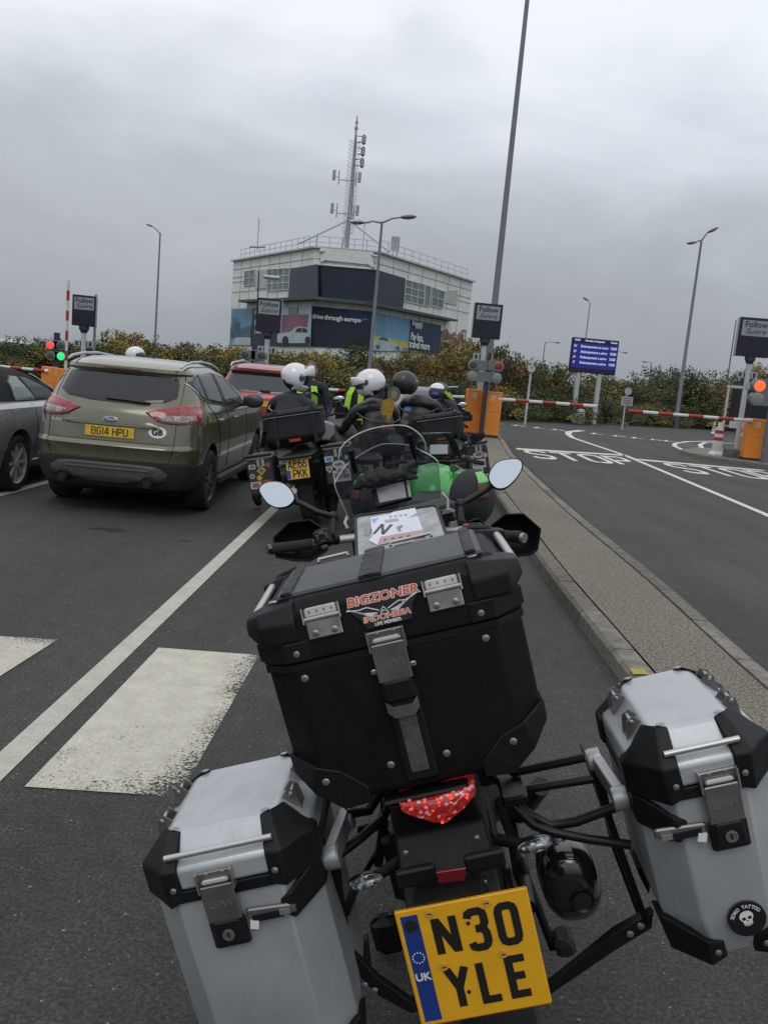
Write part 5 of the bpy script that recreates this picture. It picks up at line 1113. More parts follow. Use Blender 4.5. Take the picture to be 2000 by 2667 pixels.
def hand(parent, wr, d, up, s_=1., m=None):
    """palm with four bent fingers and a side thumb, curled round a bar"""
    wr = Vector(wr); d = Vector(d).normalized(); up = Vector(up).normalized(); sd = d.cross(up).normalized(); V = {'a': (wr, (.026, .03)), 'p': (wr+d*.05, (.036, .018))}; E_ = [('a', 'p')]
    for k in range(4):
        b = wr+d*.085+sd*(.030-.02*k); L_ = (.035, .040, .037, .029)[k]
        V['f%da' % k] = (b, (.0095, .0095)); V['f%db' % k] = (b+d*L_*.8-up*.012, (.009, .009)); V['f%dc' % k] = (b+d*L_*.9-up*(.012+L_*.8), (.008, .008)); E_ += [('p', 'f%da' % k), ('f%da' % k, 'f%db' % k), ('f%db' % k, 'f%dc' % k)]
    V['ta'] = (wr+d*.03+sd*.035-up*.01, (.012, .012)); V['tb'] = (wr+d*.065+sd*.048-up*.025, (.010, .010)); E_ += [('a', 'ta'), ('ta', 'tb')]
    return skinned('hand', V, E_, lambda c: 0, parent, [m or m_glove], 1)
def seated(loc, yaw, label, jacket, head_h=1.50, lean=.12, arms=None, name='person', trs=None, wide=1.):
    """rider sitting astride: local origin on the ground under the hips, facing +Y"""
    e = thing(name, loc, label, 'person', rot=(0, 0, yaw)); hip = .90; sh = head_h-.16
    a = arms or ((-.34, .62, 1.08), (.34, .62, 1.08))
    V = {'pel': ((0, 0, hip), (.19*wide, .15)), 'wst': ((0, .03, hip+.17), (.175*wide, .13)), 'chs': ((0, .03+lean*.5, hip+.36), (.19*wide, .13)), 'sho': ((0, .03+lean, sh), (.15*wide, .10)), 'nck': ((0, .06+lean, sh+.10), (.07, .07)),
         'ls': ((-.205*wide, .02+lean, sh-.03), (.074, .072)), 'le': ((-.285*wide, (a[0][1]+lean)*.42, (sh+a[0][2])/2-.16), (.052, .054)), 'lw': (a[0], (.042, .042)),
         'rs': ((.205*wide, .02+lean, sh-.03), (.074, .072)), 're': ((.285*wide, (a[1][1]+lean)*.42, (sh+a[1][2])/2-.16), (.052, .054)), 'rw': (a[1], (.042, .042)),
         'lh': ((-.14, .06, hip-.03), (.105, .11)), 'lk': ((-.30, .42, hip-.12), (.078, .08)), 'la': ((-.38, .22, .13), (.056, .056)), 'lt': ((-.39, .38, .05), (.046, .045)),
         'rh': ((.14, .06, hip-.03), (.105, .11)), 'rk': ((.30, .42, hip-.12), (.078, .08)), 'ra': ((.38, .22, .13), (.056, .056)), 'rt': ((.39, .38, .05), (.046, .045))}
    skinned('body', V, BE, lambda c: 2 if c.z < .22 else (1 if c.z < hip-.02 else 0), e, [jacket, trs or m_trs, m_boot], 2)
    for q in a: hand(e, Vector(q), (0, .9, -.1), (0, .1, 1))
    cl_ = MB(); cl_.lathe((0, .055+lean, sh+.055), [(.082, -.03), (.090, -.01), (.086, .035), (.078, .036), (.076, -.02)], 20, caps=False); cl_.build('collar', jacket, e, smooth=True)
    for s_ in (-1, 1): MB().tube([(s_*.235*wide, .01+lean, sh-.055), (s_*.20*wide, -.085+lean*.6, sh-.10), (s_*.12*wide, -.125+lean*.45, sh-.13), (0, -.135+lean*.4, sh-.135)], .006, 6).build('piping', m_refl if jacket is m_jackg else m_bkgrey, e, smooth=True)
    return e, Vector((0, .07+lean, sh+.24))
def standing(loc, yaw, label, jacket, H_=1.75, arms=None, trs=None, name='person', wide=1.):
    e = thing(name, loc, label, 'person', rot=(0, 0, yaw)); k = H_/1.75; sh = 1.43*k
    a = arms or ((-.26, .22, 1.0), (.26, .22, 1.0))
    V = {'pel': ((0, 0, .95*k), (.17*wide, .125)), 'wst': ((0, 0, 1.10*k), (.165*wide, .125)), 'chs': ((0, .0, 1.28*k), (.195*wide, .135)), 'sho': ((0, 0, sh), (.13*wide, .09)), 'nck': ((0, .01, sh+.09), (.062, .064)),
         'ls': ((-.20*wide, 0, sh-.03), (.075, .075)), 'le': ((-.27*wide, .02, sh-.32), (.056, .056)), 'lw': (a[0], (.038, .038)), 'rs': ((.20*wide, 0, sh-.03), (.075, .075)), 're': ((.27*wide, .02, sh-.32), (.056, .056)), 'rw': (a[1], (.038, .038)),
         'lh': ((-.10, 0, .90*k), (.10, .11)), 'lk': ((-.12, .02, .50*k), (.07, .075)), 'la': ((-.13, -.01, .11), (.052, .054)), 'lt': ((-.14, .14, .05), (.046, .042)),
         'rh': ((.10, 0, .90*k), (.10, .11)), 'rk': ((.12, .02, .50*k), (.07, .075)), 'ra': ((.13, -.01, .11), (.052, .054)), 'rt': ((.14, .14, .05), (.046, .042))}
    skinned('body', V, BE, lambda c: 2 if c.z < .12 else (1 if c.z < .93*k else (3 if c.z > sh+.075 and abs(c.x) < .1 else 0)), e, [jacket, trs or m_trs, m_boot, m_skin])
    for q, s_ in ((a[0], -1), (a[1], 1)): hand(e, Vector(q), (0, .5, -.8), (0, .8, .5), m=m_skin)
    return e, Vector((0, .03, sh+.21*k))
def head(parent, c, yaw, tilt=0., hair=m_hair, scale=1., cap=None):
    """bare head: skull, brow, nose, lips, ears, eyes, cropped hair; faces +Y"""
    q = (Matrix.Rotation(yaw, 4, 'Z') @ Matrix.Rotation(tilt, 4, 'X')); T = Matrix.Translation(c) @ q @ Matrix.Scale(scale, 4)
    n, m = 28, 22; rings = []
    for i in range(m+1):
        ph = -pi/2+pi*i/m; ring = []
        for k in range(n):
            th = 2*pi*k/n; x, y, z = cos(ph)*cos(th), cos(ph)*sin(th), sin(ph); X = x*.076; Y = y*.098; Z = z*.122
            if y > 0:
                if Z < -.03: X *= 1-.22*min(1, (-.03-Z)/.09); Y *= 1-.05
                Y += .028*math.exp(-((X/.016)**2+((Z+.018)/.026)**2))      # nose
                Y += .007*math.exp(-((abs(X)-.03)/.028)**2-((Z-.028)/.012)**2)   # brow
                Y -= .011*math.exp(-(((abs(X)-.031)/.016)**2+((Z-.008)/.014)**2))   # eye sockets
                Y += .006*math.exp(-((X/.026)**2+((Z+.058)/.010)**2))+.008*math.exp(-((X/.024)**2+((Z+.095)/.016)**2))
            ring.append((X, Y, Z))
        rings.append(ring)
    mb = MB(); mb.M = T; mb.loft(rings)
    for sx in (-1, 1): mb.ell((sx*.078, -.004, -.002), (.010, .020, .032), 10, 8, rot=(0, 0, sx*.4))
    h = mb.build('head', m_skin, parent, smooth=True, auto=80)
    mb = MB(); mb.M = T
    for sx in (-1, 1): mb.ell((sx*.030, .079, .008), (.011, .008, .006), 10, 6)
    mb.build('eyes', m_pltx, h, smooth=True); mb = MB(); mb.M = T; mb.ell((0, .0925, -.058), (.024, .006, .006), 10, 6); mb.build('mouth', mat('lips', (.25, .09, .08), .5), h, smooth=True)
    rings = []; mb = MB(); mb.M = T; K = 1.06
    for i in range(10):
        ph = pi/2*(1-i/9)-.28*(i/9); ring = []
        for k in range(28):
            th = 2*pi*k/28; fr = max(0, sin(th)); p2 = max(ph, .95*fr**2 if not cap else .42*fr) if i > 3 else max(ph, .9*fr**2); ring.append((cos(p2)*cos(th)*.076*K, cos(p2)*sin(th)*.098*K-.004, sin(p2)*.122*K))
        rings.append(ring)
    o = mb.loft(rings).build('cap' if cap else 'hair', cap or hair, h, smooth=True, auto=80)
    return h
def helmet(parent, c, yaw, m, tilt=0., roll=0., s_=1., chin=True, visor='up', label=None, vm=None, name='helmet', stand=None):
    T = Matrix.Translation(c) @ Matrix.Rotation(yaw, 4, 'Z') @ Matrix.Rotation(tilt, 4, 'X') @ Matrix.Rotation(roll, 4, 'Y') @ Matrix.Scale(s_, 4)
    n, mm = 40, 26; vs = []; fs = []; rx, ry, rz = .130, .158, .150
    def pos(i, k):
        ph = -pi/2+pi*i/mm; th = 2*pi*k/n; x, y, z = cos(ph)*cos(th), cos(ph)*sin(th), sin(ph)
        Y = y*ry*(1.05 if y < 0 else 1.0); Z = z*rz; X = x*rx
        if Z < -.05: X *= 1-.10*(-.05-Z)/.1; 
        if y < 0 and Z < 0: Y *= 1-.18*min(1, -Z/.12)
        if chin and y > 0 and Z < -.02: Y *= 1+.10*min(1, (-.02-Z)/.08)
        return X, Y, Z
    keep = []
    for i in range(mm+1):
        for k in range(n): vs.append(pos(i, k))
    for i in range(mm):
        for k in range(n):
            j = (k+1) % n; q = [i*n+k, i*n+j, (i+1)*n+j, (i+1)*n+k]; cx = sum(vs[a][0] for a in q)/4; cy = sum(vs[a][1] for a in q)/4; cz = sum(vs[a][2] for a in q)/4
            if cz < -.118-.02*(cy < 0): continue
            ang = atan2(abs(cx), cy) if cy > 0 else 9
            if ang < 1.05-.2*max(0, cz)/.1 and (-.045 if chin else -.20) < cz < .052: continue
            if cy < -.02 and cz < -.085+.02*(cy < -.1): continue
            fs.append(tuple(q))
    mb = MB(); mb.M = T; mb.add(vs, fs); h = mb.build(name, m, parent, smooth=True, auto=80); sd = h.modifiers.new('solid', 'SOLIDIFY'); sd.thickness = .012*s_; sd.offset = -1
    mb = MB(); mb.M = T; mb.ell((0, -.005, -.01), (.113, .135, .125), 24, 14); mb.build('lining', m_pad, h, smooth=True)
    def vis(z0, z1, k, a1, mat_, nm, dz=0., dy=0.):
        rings = []
        for i in range(7):
            z = z0+(z1-z0)*i/6; rr = sqrt(max(.02, 1-(z/rz)**2)); rings.append([(sin(a)*rx*rr*k, cos(a)*ry*rr*k+dy, z+dz) for a in [-a1+2*a1*j/16 for j in range(17)]])
        mb = MB(); mb.M = T; mb.loft(rings, caps=False, closed=False); o = mb.build(nm, mat_, h, smooth=True, auto=80); q = o.modifiers.new('solid', 'SOLIDIFY'); q.thickness = .004; q.offset = 1; return o
    if visor == 'down': vis(-.05, .06, 1.03, 1.15, vm or m_visor, 'visor')
    if visor == 'up': vis(.045, .135, 1.07, 1.1, vm or m_vispale, 'visor', dz=.004)
    if visor != 'none':
        for sx in (-1, 1): mb = MB(); mb.M = T; mb.lathe((0, 0, 0), [(.032, 0), (.030, .012*sx), (.01, .014*sx)], 18, axis='X'); mb.v = [v+(T.to_3x3() @ Vector((sx*.124, .035, .012))) for v in mb.v]; mb.build('pivot', m_visor, h, smooth=True)
    return h
def chinbar_up(h, T, m):
    """modular helmet with its chin bar swung up over the brow"""
    A_ = [(-.136, .02, .04), (-.128, .07, .075), (-.100, .120, .100), (-.055, .150, .110), (0, .158, .112), (.055, .150, .110), (.100, .120, .100), (.128, .07, .075), (.136, .02, .04)]; rings = []
    for i, p in enumerate(A_):
        p = Vector(p); a = Vector(A_[max(0, i-1)]); b = Vector(A_[min(8, i+1)]); t = (b-a).normalized(); o_ = Vector((p.x, p.y*.9, .035)).normalized(); u = t.cross(o_).normalized(); o_ = u.cross(t).normalized(); w_ = (.022, .036, .048, .054, .056, .054, .048, .036, .022)[i]
        rings.append([p+u*w_*cos(q)+o_*.013*sin(q) for q in [2*pi*k/14 for k in range(14)]])
    mb = MB(); mb.M = T; mb.loft(rings).build('chin_bar', m, h, smooth=True, auto=80)

# ---- touring motorcycles ahead
m_bkblk = mat('bike_black', (.013, .013, .014), .5, var=.2)
m_bkgrey = mat('bike_grey', (.10, .105, .11), .4, .4, var=.15)
m_bksilv = mat('bike_silver', (.30, .32, .33), .35, .3, var=.08, coat=.4)
m_bkgreen = mat('bike_green', (.025, .30, .040), .3, var=.08, vscale=5, coat=.6)
m_bkgreenl = mat('bike_pale_green', (.16, .46, .13), .5, var=.08)
m_alu = mat('case_aluminium', (.34, .35, .355), .4, .6, var=.12, vscale=7, fine=.05, fscale=300)
m_casebk = mat('case_black', (.028, .028, .03), .5, var=.2, vscale=9)
m_fabric = mat('luggage_fabric', (.014, .015, .018), .8, var=.25, vscale=7, bump=.4, bscale=180)
m_tagr = mat('red_tag', (.35, .03, .025), .6)
m_screen = clearmat('clear_screen', (.72, .75, .78), .03)
m_mirg = mat('mirror_glass', (.50, .56, .60), .03, 1., var=0, spec=.5)
m_bar = mat('bar_black', (.016, .016, .017), .45, .2)
def bwheel(e, y, r, wd, x=0., spokes=5, yaw=0.):
    Mx = Matrix.Translation((x, y, r)) @ Matrix.Rotation(yaw, 4, 'Z'); mb = MB(); mb.M = Mx
    mb.lathe((0, 0, 0), [(r*.72, -wd*.42), (r*.88, -wd*.5), (r*.96, -wd*.32), (r, 0), (r*.96, wd*.32), (r*.88, wd*.5), (r*.72, wd*.42), (r*.70, 0), (r*.72, -wd*.42)], 40, axis='X', caps=False); t = mb.build('wheel', m_tyre, e, smooth=True, auto=60)
    mb = MB(); mb.M = Mx; mb.lathe((0, 0, 0), [(r*.735, -wd*.38), (r*.66, -wd*.3), (r*.66, wd*.3), (r*.735, wd*.38)], 32, axis='X', caps=False)
    for k in range(spokes): a = 2*pi*k/spokes; mb.tube([(0, r*.1*cos(a), r*.1*sin(a)), (0, r*.68*cos(a+.12), r*.68*sin(a+.12))], .012, 6)
    mb.lathe((0, 0, 0), [(.035, -wd*.5), (.05, -wd*.3), (.05, wd*.3), (.035, wd*.5)], 16, axis='X'); mb.build('rim', m_bkblk, t, smooth=True, auto=40)
def sticker(par, cx, cz, y, kind, s_, col, col2=None, txt=None):
    mb = MB()
    pts = {'disc': ellipse(20, cx, cz, s_, s_), 'oval': ellipse(22, cx, cz, s_*1.35, s_*.85), 'diamond': [(cx-s_, cz), (cx, cz-s_), (cx+s_, cz), (cx, cz+s_)], 'box': [(cx-s_, cz-s_*.65), (cx+s_, cz-s_*.65), (cx+s_, cz+s_*.65), (cx-s_, cz+s_*.65)], 'shield': [(cx-s_, cz+s_), (cx+s_, cz+s_), (cx+s_, cz-s_*.1), (cx, cz-s_*1.2), (cx-s_, cz-s_*.1)]}[kind]
    mb.prism(pts, y, y-.0015); o = mb.build('sticker', col, par)
    if col2:
        k = .62; q = [(cx+(a-cx)*k, cz+(b-cz)*k) for a, b in pts]; MB().prism(q, y-.0015, y-.0025).build('sticker_print', col2, o)
    if txt: text('sticker_print', txt, s_*.95, m_pltx, o, facing((cx, y-.003, cz)), bold=.001, ext=.0003)
    return o
def stk(n, c): return mat(n, c, .5, var=.2, vscale=60)
sk_w, sk_y, sk_r, sk_b, sk_gr, sk_cy, sk_br = stk('sticker_pale', (.38, .38, .37)), stk('sticker_yellow', (.50, .36, .03)), stk('sticker_red', (.35, .07, .06)), stk('sticker_blue', (.03, .06, .22)), stk('sticker_grey', (.12, .12, .12)), stk('sticker_sky', (.05, .22, .42)), stk('sticker_brown', (.22, .13, .03))
def side_case(e, cx, y0, z0, W, D, H_, m, name='pannier', stickers=(), lidm=None):
    """squared aluminium touring case; y0 rear face, z0 bottom"""
    c = MB().cbox((cx, y0+D/2, z0+H_*.43), (W, D, H_*.86), .015).build(name, m, e)
    MB().cbox((cx, y0+D/2, z0+H_*.93), (W*1.03, D*1.03, H_*.13), .02).build('lid', lidm or m_alu, c)
    MB().tube([(cx-W*.53, y0-.012, z0+H_*1.0), (cx+W*.53, y0-.012, z0+H_*1.0)], .018, 8).build('carry_handle', m_bkblk, c, smooth=True)
    for x in (cx-W*.02, cx+W*.16): MB().box((x, y0-.009, z0+H_*.80), (W*.11, .012, H_*.20)).build('latch', m_alu, c)
    for a in stickers: sticker(c, cx+a[0]*W, z0+a[1]*H_, y0-.0005, *a[2:])
    return c
def tourer(loc, yaw, lean, label, plate=None, stL=(), stR=(), tank=m_bksilv, bag=True, name='motorcycle', seed=0):
    e = thing(name, loc, label, 'motorcycle', rot=(0, lean, yaw))
    bwheel(e, 0, .335, .17); bwheel(e, 1.52, .35, .12)
    MB().cbox((0, .30, .80), (.26, .75, .14), .05).build('seat', m_leath, e, bevel=.02)
    MB().loft([[(x*.9, .0+.0, z) for x, z in [(-.12, .70), (.12, .70), (.15, .80), (-.15, .80)]], [(x, .55, z) for x, z in [(-.16, .62), (.16, .62), (.16, .80), (-.16, .80)]]]).build('side_panels', m_bkblk, e, bevel=.02)
    MB().loft([[(x*k, y, .80+z*h_) for x, z in [(-1, 0), (-.9, .7), (-.5, 1), (.5, 1), (.9, .7), (1, 0)]] for y, k, h_ in ((.62, .12, .10), (.78, .20, .22), (1.0, .25, .30), (1.18, .22, .24), (1.30, .12, .12))]).build('tank', tank, e, smooth=True, auto=50)
    MB().cbox((0, .72, .48), (.36, .5, .42), .06).build('engine', m_bkgrey, e); MB().tube([(-.42, .78, .50), (.42, .78, .50)], .10, 14).build('cylinders', m_bkgrey, e, smooth=True)
    for sx in (-1, 1):
        MB().tube([(sx*.09, 1.52, .35), (sx*.09, 1.18, 1.08)], .026, 10).build('fork_leg', m_bkgrey, e, smooth=True)
        MB().tube([(sx*.18, .0, .72), (sx*.30, -.18, .78), (sx*.30, -.42, .78)], .012, 6).build('rack_tube', m_bkblk, e, smooth=True)
    hb_ = MB().tube([(-.42, .86, 1.10), (-.30, .95, 1.12), (-.12, 1.02, 1.10), (.12, 1.02, 1.10), (.30, .95, 1.12), (.42, .86, 1.10)], .014, 8).build('handlebar', m_bar, e, smooth=True)
    for sx in (-1, 1):
        MB().tube([(sx*.40, .87, 1.10), (sx*.30, .945, 1.12)], .019, 8).build('grip', m_tyre, hb_, smooth=True)
        MB().loft([[(sx*(.28+.02*k), 1.0-.0*k, 1.06+.05*k*k) for k in range(3)]+[(sx*.30, 1.02, 1.20)], [(sx*.46, .93, 1.04), (sx*.48, .93, 1.08), (sx*.48, .93, 1.12), (sx*.44, .94, 1.18)]]).build('hand_guard', m_bkblk, hb_)
        mr = MB().tube([(sx*.28, .97, 1.13), (sx*.34, .98, 1.24)], .007, 6).build('mirror', m_bar, e, smooth=True); MB().ell((sx*.36, .985, 1.28), (.075, .02, .045), 16, 8).build('mirror_shell', m_bkblk, mr, smooth=True); MB().ell((sx*.36, .967, 1.28), (.066, .006, .038), 16, 6).build('mirror_glass', m_mirg, mr, smooth=True)
    rings = []
    for i in range(8):
        t = i/7; w_ = .19+.02*sin(pi*t)-.09*t**3; rings.append([(w_*sin(a), 1.20-.10*t+.12*(cos(a)-1)*-.0-.10*(1-cos(a)), 1.05+.36*t) for a in [-1.2+2.4*j/12 for j in range(13)]])
    o = MB().loft(rings, caps=False, closed=False).build('windscreen', m_screen, e, smooth=True, auto=80); q = o.modifiers.new('solid', 'SOLIDIFY'); q.thickness = .004
    MB().loft([[(-.10, 1.25, .95), (.10, 1.25, .95), (.10, 1.25, 1.08), (-.10, 1.25, 1.08)], [(-.07, 1.42, .93), (.07, 1.42, .93), (.07, 1.38, 1.05), (-.07, 1.38, 1.05)]]).build('headlight', m_lclr, e, bevel=.02)
    MB().cbox((0, -.33, .79), (.34, .5, .03), .01).build('luggage_rack', m_bkblk, e)
    MB().loft([[(-.10, -.28, .44), (.10, -.28, .44), (.12, .1, .5), (-.12, .1, .5)], [(-.11, -.46, .74), (.11, -.46, .74), (.13, .1, .76), (-.13, .1, .76)]]).build('mudguard', m_bkblk, e)
    tl = MB().cbox((0, -.49, .765), (.30, .05, .055), .018).build('tail_light', m_lclr, e); MB().cbox((0, -.515, .725), (.10, .02, .03), .005).build('reflector', m_lred, tl)
    for sx in (-1, 1): MB().tube([(sx*.10, -.40, .70), (sx*.22, -.42, .70)], .02, 8).build('indicator', m_lred if 0 else m_bkblk, e)
    if plate: uk_plate(e, (0, -.53, .665), .229, .205, plate, tilt=R(8), sx=.78, band=True)
    side_case(e, -.40, -.46, .45, .27, .40, .40, m_casebk, stickers=stL); side_case(e, .40, -.46, .45, .27, .40, .40, m_casebk, stickers=stR)
    if bag:
        b = MB().cbox((-.02, -.12, 1.085), (.60, .36, .36), .07).build('luggage_bag', m_fabric, e, bevel=.03); MB().box((-.02, -.302, .945), (.12, .006, .03)).build('red_tab', m_tagr, b)
        MB().cbox((-.02, -.12, 1.225), (.62, .37, .05), .02).build('bag_flap', m_fabric, b); MB().tube([(-.30, -.31, 1.20), (.28, -.31, 1.20)], .006, 5).build('zip', m_bkgrey, b)
        for x in (-.2, .2): MB().box((x, -.125, 1.085), (.03, .372, .372)).build('strap', m_bkblk, b)
    return e
c2 = at(784, 1160, 8.95)
bk2 = tourer((c2.x+.16, 9.42, 0), R(-2), R(-13), 'touring motorcycle with plate AE66 PKK and black cases covered in stickers', plate=[('AE66', 0), ('PKK', .02)],
    stL=[(-.28, .72, 'box', .035, sk_w, sk_gr), (.05, .60, 'diamond', .048, sk_y, sk_gr), (.33, .73, 'disc', .024, sk_r), (-.32, .48, 'disc', .026, sk_w, sk_gr), (-.06, .42, 'disc', .032, sk_br, sk_y), (-.24, .24, 'box', .055, sk_w, sk_r), (.18, .26, 'oval', .045, sk_r, sk_gr), (.0, .08, 'box', .03, sk_b, sk_w)],
    stR=[(-.30, .66, 'box', .045, sk_w, sk_cy), (.03, .50, 'oval', .048, sk_w, None, 'ABR'), (-.34, .40, 'shield', .032, sk_w, sk_gr), (.35, .42, 'disc', .03, sk_w, sk_gr), (.10, .20, 'box', .09, sk_w, None, 'Ride'), (.36, .66, 'disc', .024, sk_sky if 0 else sk_cy, sk_w), (.1, .34, 'box', .05, sk_w, sk_gr)])
c3 = at(1160, 1130, 11.1)
bk3 = tourer((c3.x+.20, 11.55, 0), R(-1), R(-13), 'touring motorcycle with black cases beside the island, ridden by the figure in black',
    stR=[(.05, .62, 'oval', .05, sk_w, None, 'ABR'), (-.34, .52, 'shield', .035, sk_w, sk_gr), (.36, .58, 'disc', .035, sk_r, sk_w), (.02, .34, 'box', .085, sk_w, None, 'Ride'), (.0, .12, 'box', .05, sk_w, sk_gr)], tank=m_bkblk)
# rider of the first
p = at(748, 1040, 9.75)
r1, hc = seated((p.x+.02, 9.72, 0), R(-12), 'rider in dark jacket and white flip front helmet sitting behind the big black bag', m_jackg, head_h=1.44, wide=1.08)
hq = at(772, 984, 9.85)-Vector(r1.location); hq = Matrix.Rotation(R(12), 3, 'Z') @ hq
h1 = helmet(r1, hq, R(-62), m_helw, tilt=R(-14), visor='up', s_=1.08); chinbar_up(h1, Matrix.Translation(hq) @ Matrix.Rotation(R(-62), 4, 'Z') @ Matrix.Rotation(R(-10), 4, 'X') @ Matrix.Scale(1.08, 4), m_helw)
# grey haired man in a vest
p = at(806, 1040, 12.2); hm = at(806, 965, 12.2)
st, hc = standing((p.x, 12.2, 0), R(172), 'grey haired man in navy jacket and yellow vest standing beyond the rider', m_navyc, H_=hm.z+.12, trs=m_navyc, wide=1.05)
head(st, Vector((0, .03, hm.z)), R(6), tilt=R(-6), scale=1.04)
def vest(e, hsh, m=m_hiv, k=1.):
    for sx in (-1, 1):
        pts = [(sx*.075, .105, hsh+.03), (sx*.105, .155, hsh-.08), (sx*.115, .172, hsh-.25), (sx*.125, .168, hsh-.45)]
        mb = MB(); mb.loft([[(a-.042*k, b, c), (a+.042*k, b, c), (a+.042*k, b+.006, c), (a-.042*k, b+.006, c)] for a, b, c in pts]); v = mb.build('vest_panel', m, e)
        mb = MB(); mb.loft([[(a-.042, -b*.98, c), (a+.042, -b*.98, c), (a+.042, -b*.98-.006, c), (a-.042, -b*.98-.006, c)] for a, b, c in pts]); mb.build('vest_back', m, e)
        mb = MB(); mb.box((sx*.13, .176, hsh-.30), (.09, .006, .09)); mb.build('reflective_patch', m_refl, v)
vest(st, hm.z-.23)
# two men in caps further on, one in a vest
p = at(944, 975, 13.5); st2, hc = standing((p.x, 13.5, 0), R(150), 'man in olive cap and yellow vest behind the white helmeted rider', m_navyc, H_=p.z+.12); vest(st2, p.z-.23, k=1.15)
head(st2, Vector((0, .03, p.z-.02)), R(20), cap=m_cap)
p = at(981, 968, 14.3); st3, hc = standing((p.x, 14.3, 0), R(-170), 'man in grey woollen cap standing farthest back by the lamp post', m_jackg, H_=p.z+.12)
head(st3, Vector((0, .03, p.z)), R(-20), cap=m_cap)
# eagle-backed rider
p = at(975, 1090, 9.6); hp = at(964, 998, 9.55)
r5, hc = seated((p.x+.07, 9.55, 0), R(24), 'rider with a golden eagle on his black jacket and a white helmet turned left', m_leath, head_h=1.46, wide=1.10, arms=((-.34, .56, 1.06), (.28, .60, 1.06)))
hq = Matrix.Rotation(R(-24), 3, 'Z') @ (hp-Vector(r5.location))
h5 = helmet(r5, hq, R(62), m_helw, tilt=R(-12), visor='down', s_=1.02, vm=m_visor); chinbar_up(h5, Matrix.Translation(hq) @ Matrix.Rotation(R(62), 4, 'Z') @ Matrix.Rotation(R(-38), 4, 'X') @ Matrix.Scale(1.0, 4), m_helw)
# emblem: a golden lion-maned bird head in stitched flames
m_gold = mat('gold_embroidery', (.44, .27, .03), .5, var=.35, vscale=60, bump=.6, bscale=200)
ec = at(1014, 1068, 9.33)-Vector(r5.location); ec = Matrix.Rotation(R(-24), 3, 'Z') @ ec
EM = Matrix.Translation(ec) @ Matrix.Rotation(R(-14), 4, 'Z') @ Matrix.Rotation(R(10), 4, 'X') @ Matrix.Scale(.74, 4)
mb = MB(); mb.M = EM; rr = random.Random(5)
for k in range(24):
    a = .75+k/23*3.3; L_ = (.088 if k % 2 else .072)*(1.15 if a > 1.2 else .8); c, s_ = cos(a), sin(a)
    x0, z0 = .045*c, .055*s_+.03; mb.prism([(x0-.014*s_, z0+.014*c), (x0+L_*c*.7-.018*s_, z0+L_*s_*.8+.014*c), (x0+L_*c*1.0, z0+L_*s_*1.12-.01), (x0+.014*s_, z0-.014*c)], 0, -.004-.0003*(k % 5))
mb.prism([(-.05, .05), (-.03, .09), (.03, .095), (.06, .06), (.055, .0), (.04, -.06), (.015, -.13), (.0, -.16), (-.012, -.12), (-.03, -.06), (-.055, -.01)], 0, -.0065)
for k in range(5): mb.prism([(-.040+.019*k, -.04), (-.020+.017*k, -.05), (-.028+.014*k, -.21+.022*abs(k-2))], 0, -.0075-.0003*k)
em = mb.build('gold_emblem', m_gold, r5)
mb = MB(); mb.M = EM; mb.prism([(-.02, .05), (.0, .035), (-.012, .028)], -.0078, -.0092); mb.prism([(.012, .035), (.035, .05), (.028, .028)], -.0078, -.0092); mb.prism([(-.01, .0), (.018, .0), (.004, -.035)], -.0078, -.0092); mb.build('emblem_features', m_tagr, em)
X_ = EM @ facing((0.0, -.07, -.235)); text('lettering', 'E.M.C.', .07, m_gold, r5, X_, bold=.003)
# rider in black
p = at(1085, 1080, 11.7); hp = at(1055, 998, 11.75)
r6, hc = seated((p.x-.02, 11.75, 0), R(-20), 'rider all in black with a matt black helmet and badges on the jacket', m_leath, head_h=1.50, wide=1.15, lean=.16)
hq = Matrix.Rotation(R(20), 3, 'Z') @ (hp-Vector(r6.location)); helmet(r6, hq, R(-50), m_helb, tilt=R(-6), visor='down', s_=1.08)
for i, (px, py, s_, col, c2_) in enumerate(((1026, 1027, .085, stk('patch_olive', (.10, .10, .075)), stk('patch_tan', (.22, .18, .12))), (1061, 1065, .045, sk_cy, None), (1056, 1080, .035, sk_r, None), (1055, 1100, .05, sk_gr, None))):
    q = Matrix.Rotation(R(20), 3, 'Z') @ (at(px, py, 11.50)-Vector(r6.location)); mb = MB(); mb.M = Matrix.Translation(q) @ Matrix.Rotation(R(20), 4, 'Z'); mb.prism(ellipse(18, 0, 0, s_*1.0, s_*(1.2 if i == 0 else .6)), 0, -.02); o = mb.build('patch', col, r6)
    if c2_: mb = MB(); mb.M = Matrix.Translation(q) @ Matrix.Rotation(R(20), 4, 'Z'); mb.prism(ellipse(18, 0, 0, s_*.5, s_*.6), -.02, -.023); mb.build('patch_print', c2_, o)
# motocross helmet
hp = at(1146, 1024, 14.0); r7, hc = seated((hp.x, 13.95, 0), R(-60), 'small far rider in a motocross helmet of yellow white and blue', m_jackg, head_h=hp.z+.02, arms=((-.16, .34, .98), (.16, .34, .98)))
hq = Matrix.Rotation(R(60), 3, 'Z') @ (hp-Vector(r7.location)); h7 = helmet(r7, hq, R(-15), m_helb, visor='none', s_=1.1)
T7 = Matrix.Translation(hq) @ Matrix.Rotation(R(-15), 4, 'Z')
mb = MB(); mb.M = T7; mb.loft([[(-.09, .10, .10), (.09, .10, .10), (.09, .10, .112), (-.09, .10, .112)], [(-.06, .27, .12), (.06, .27, .12), (.06, .27, .13), (-.06, .27, .13)]]); mb.build('peak', m_helw, h7)
mb = MB(); mb.M = T7; mb.tube([(-.14, .03, .03), (-.135, .12, -.05), (-.06, .205, -.10), (.06, .205, -.10), (.135, .12, -.05), (.14, .03, .03)], .024, 8); mb.build('chin_guard', m_hiv, h7, smooth=True)
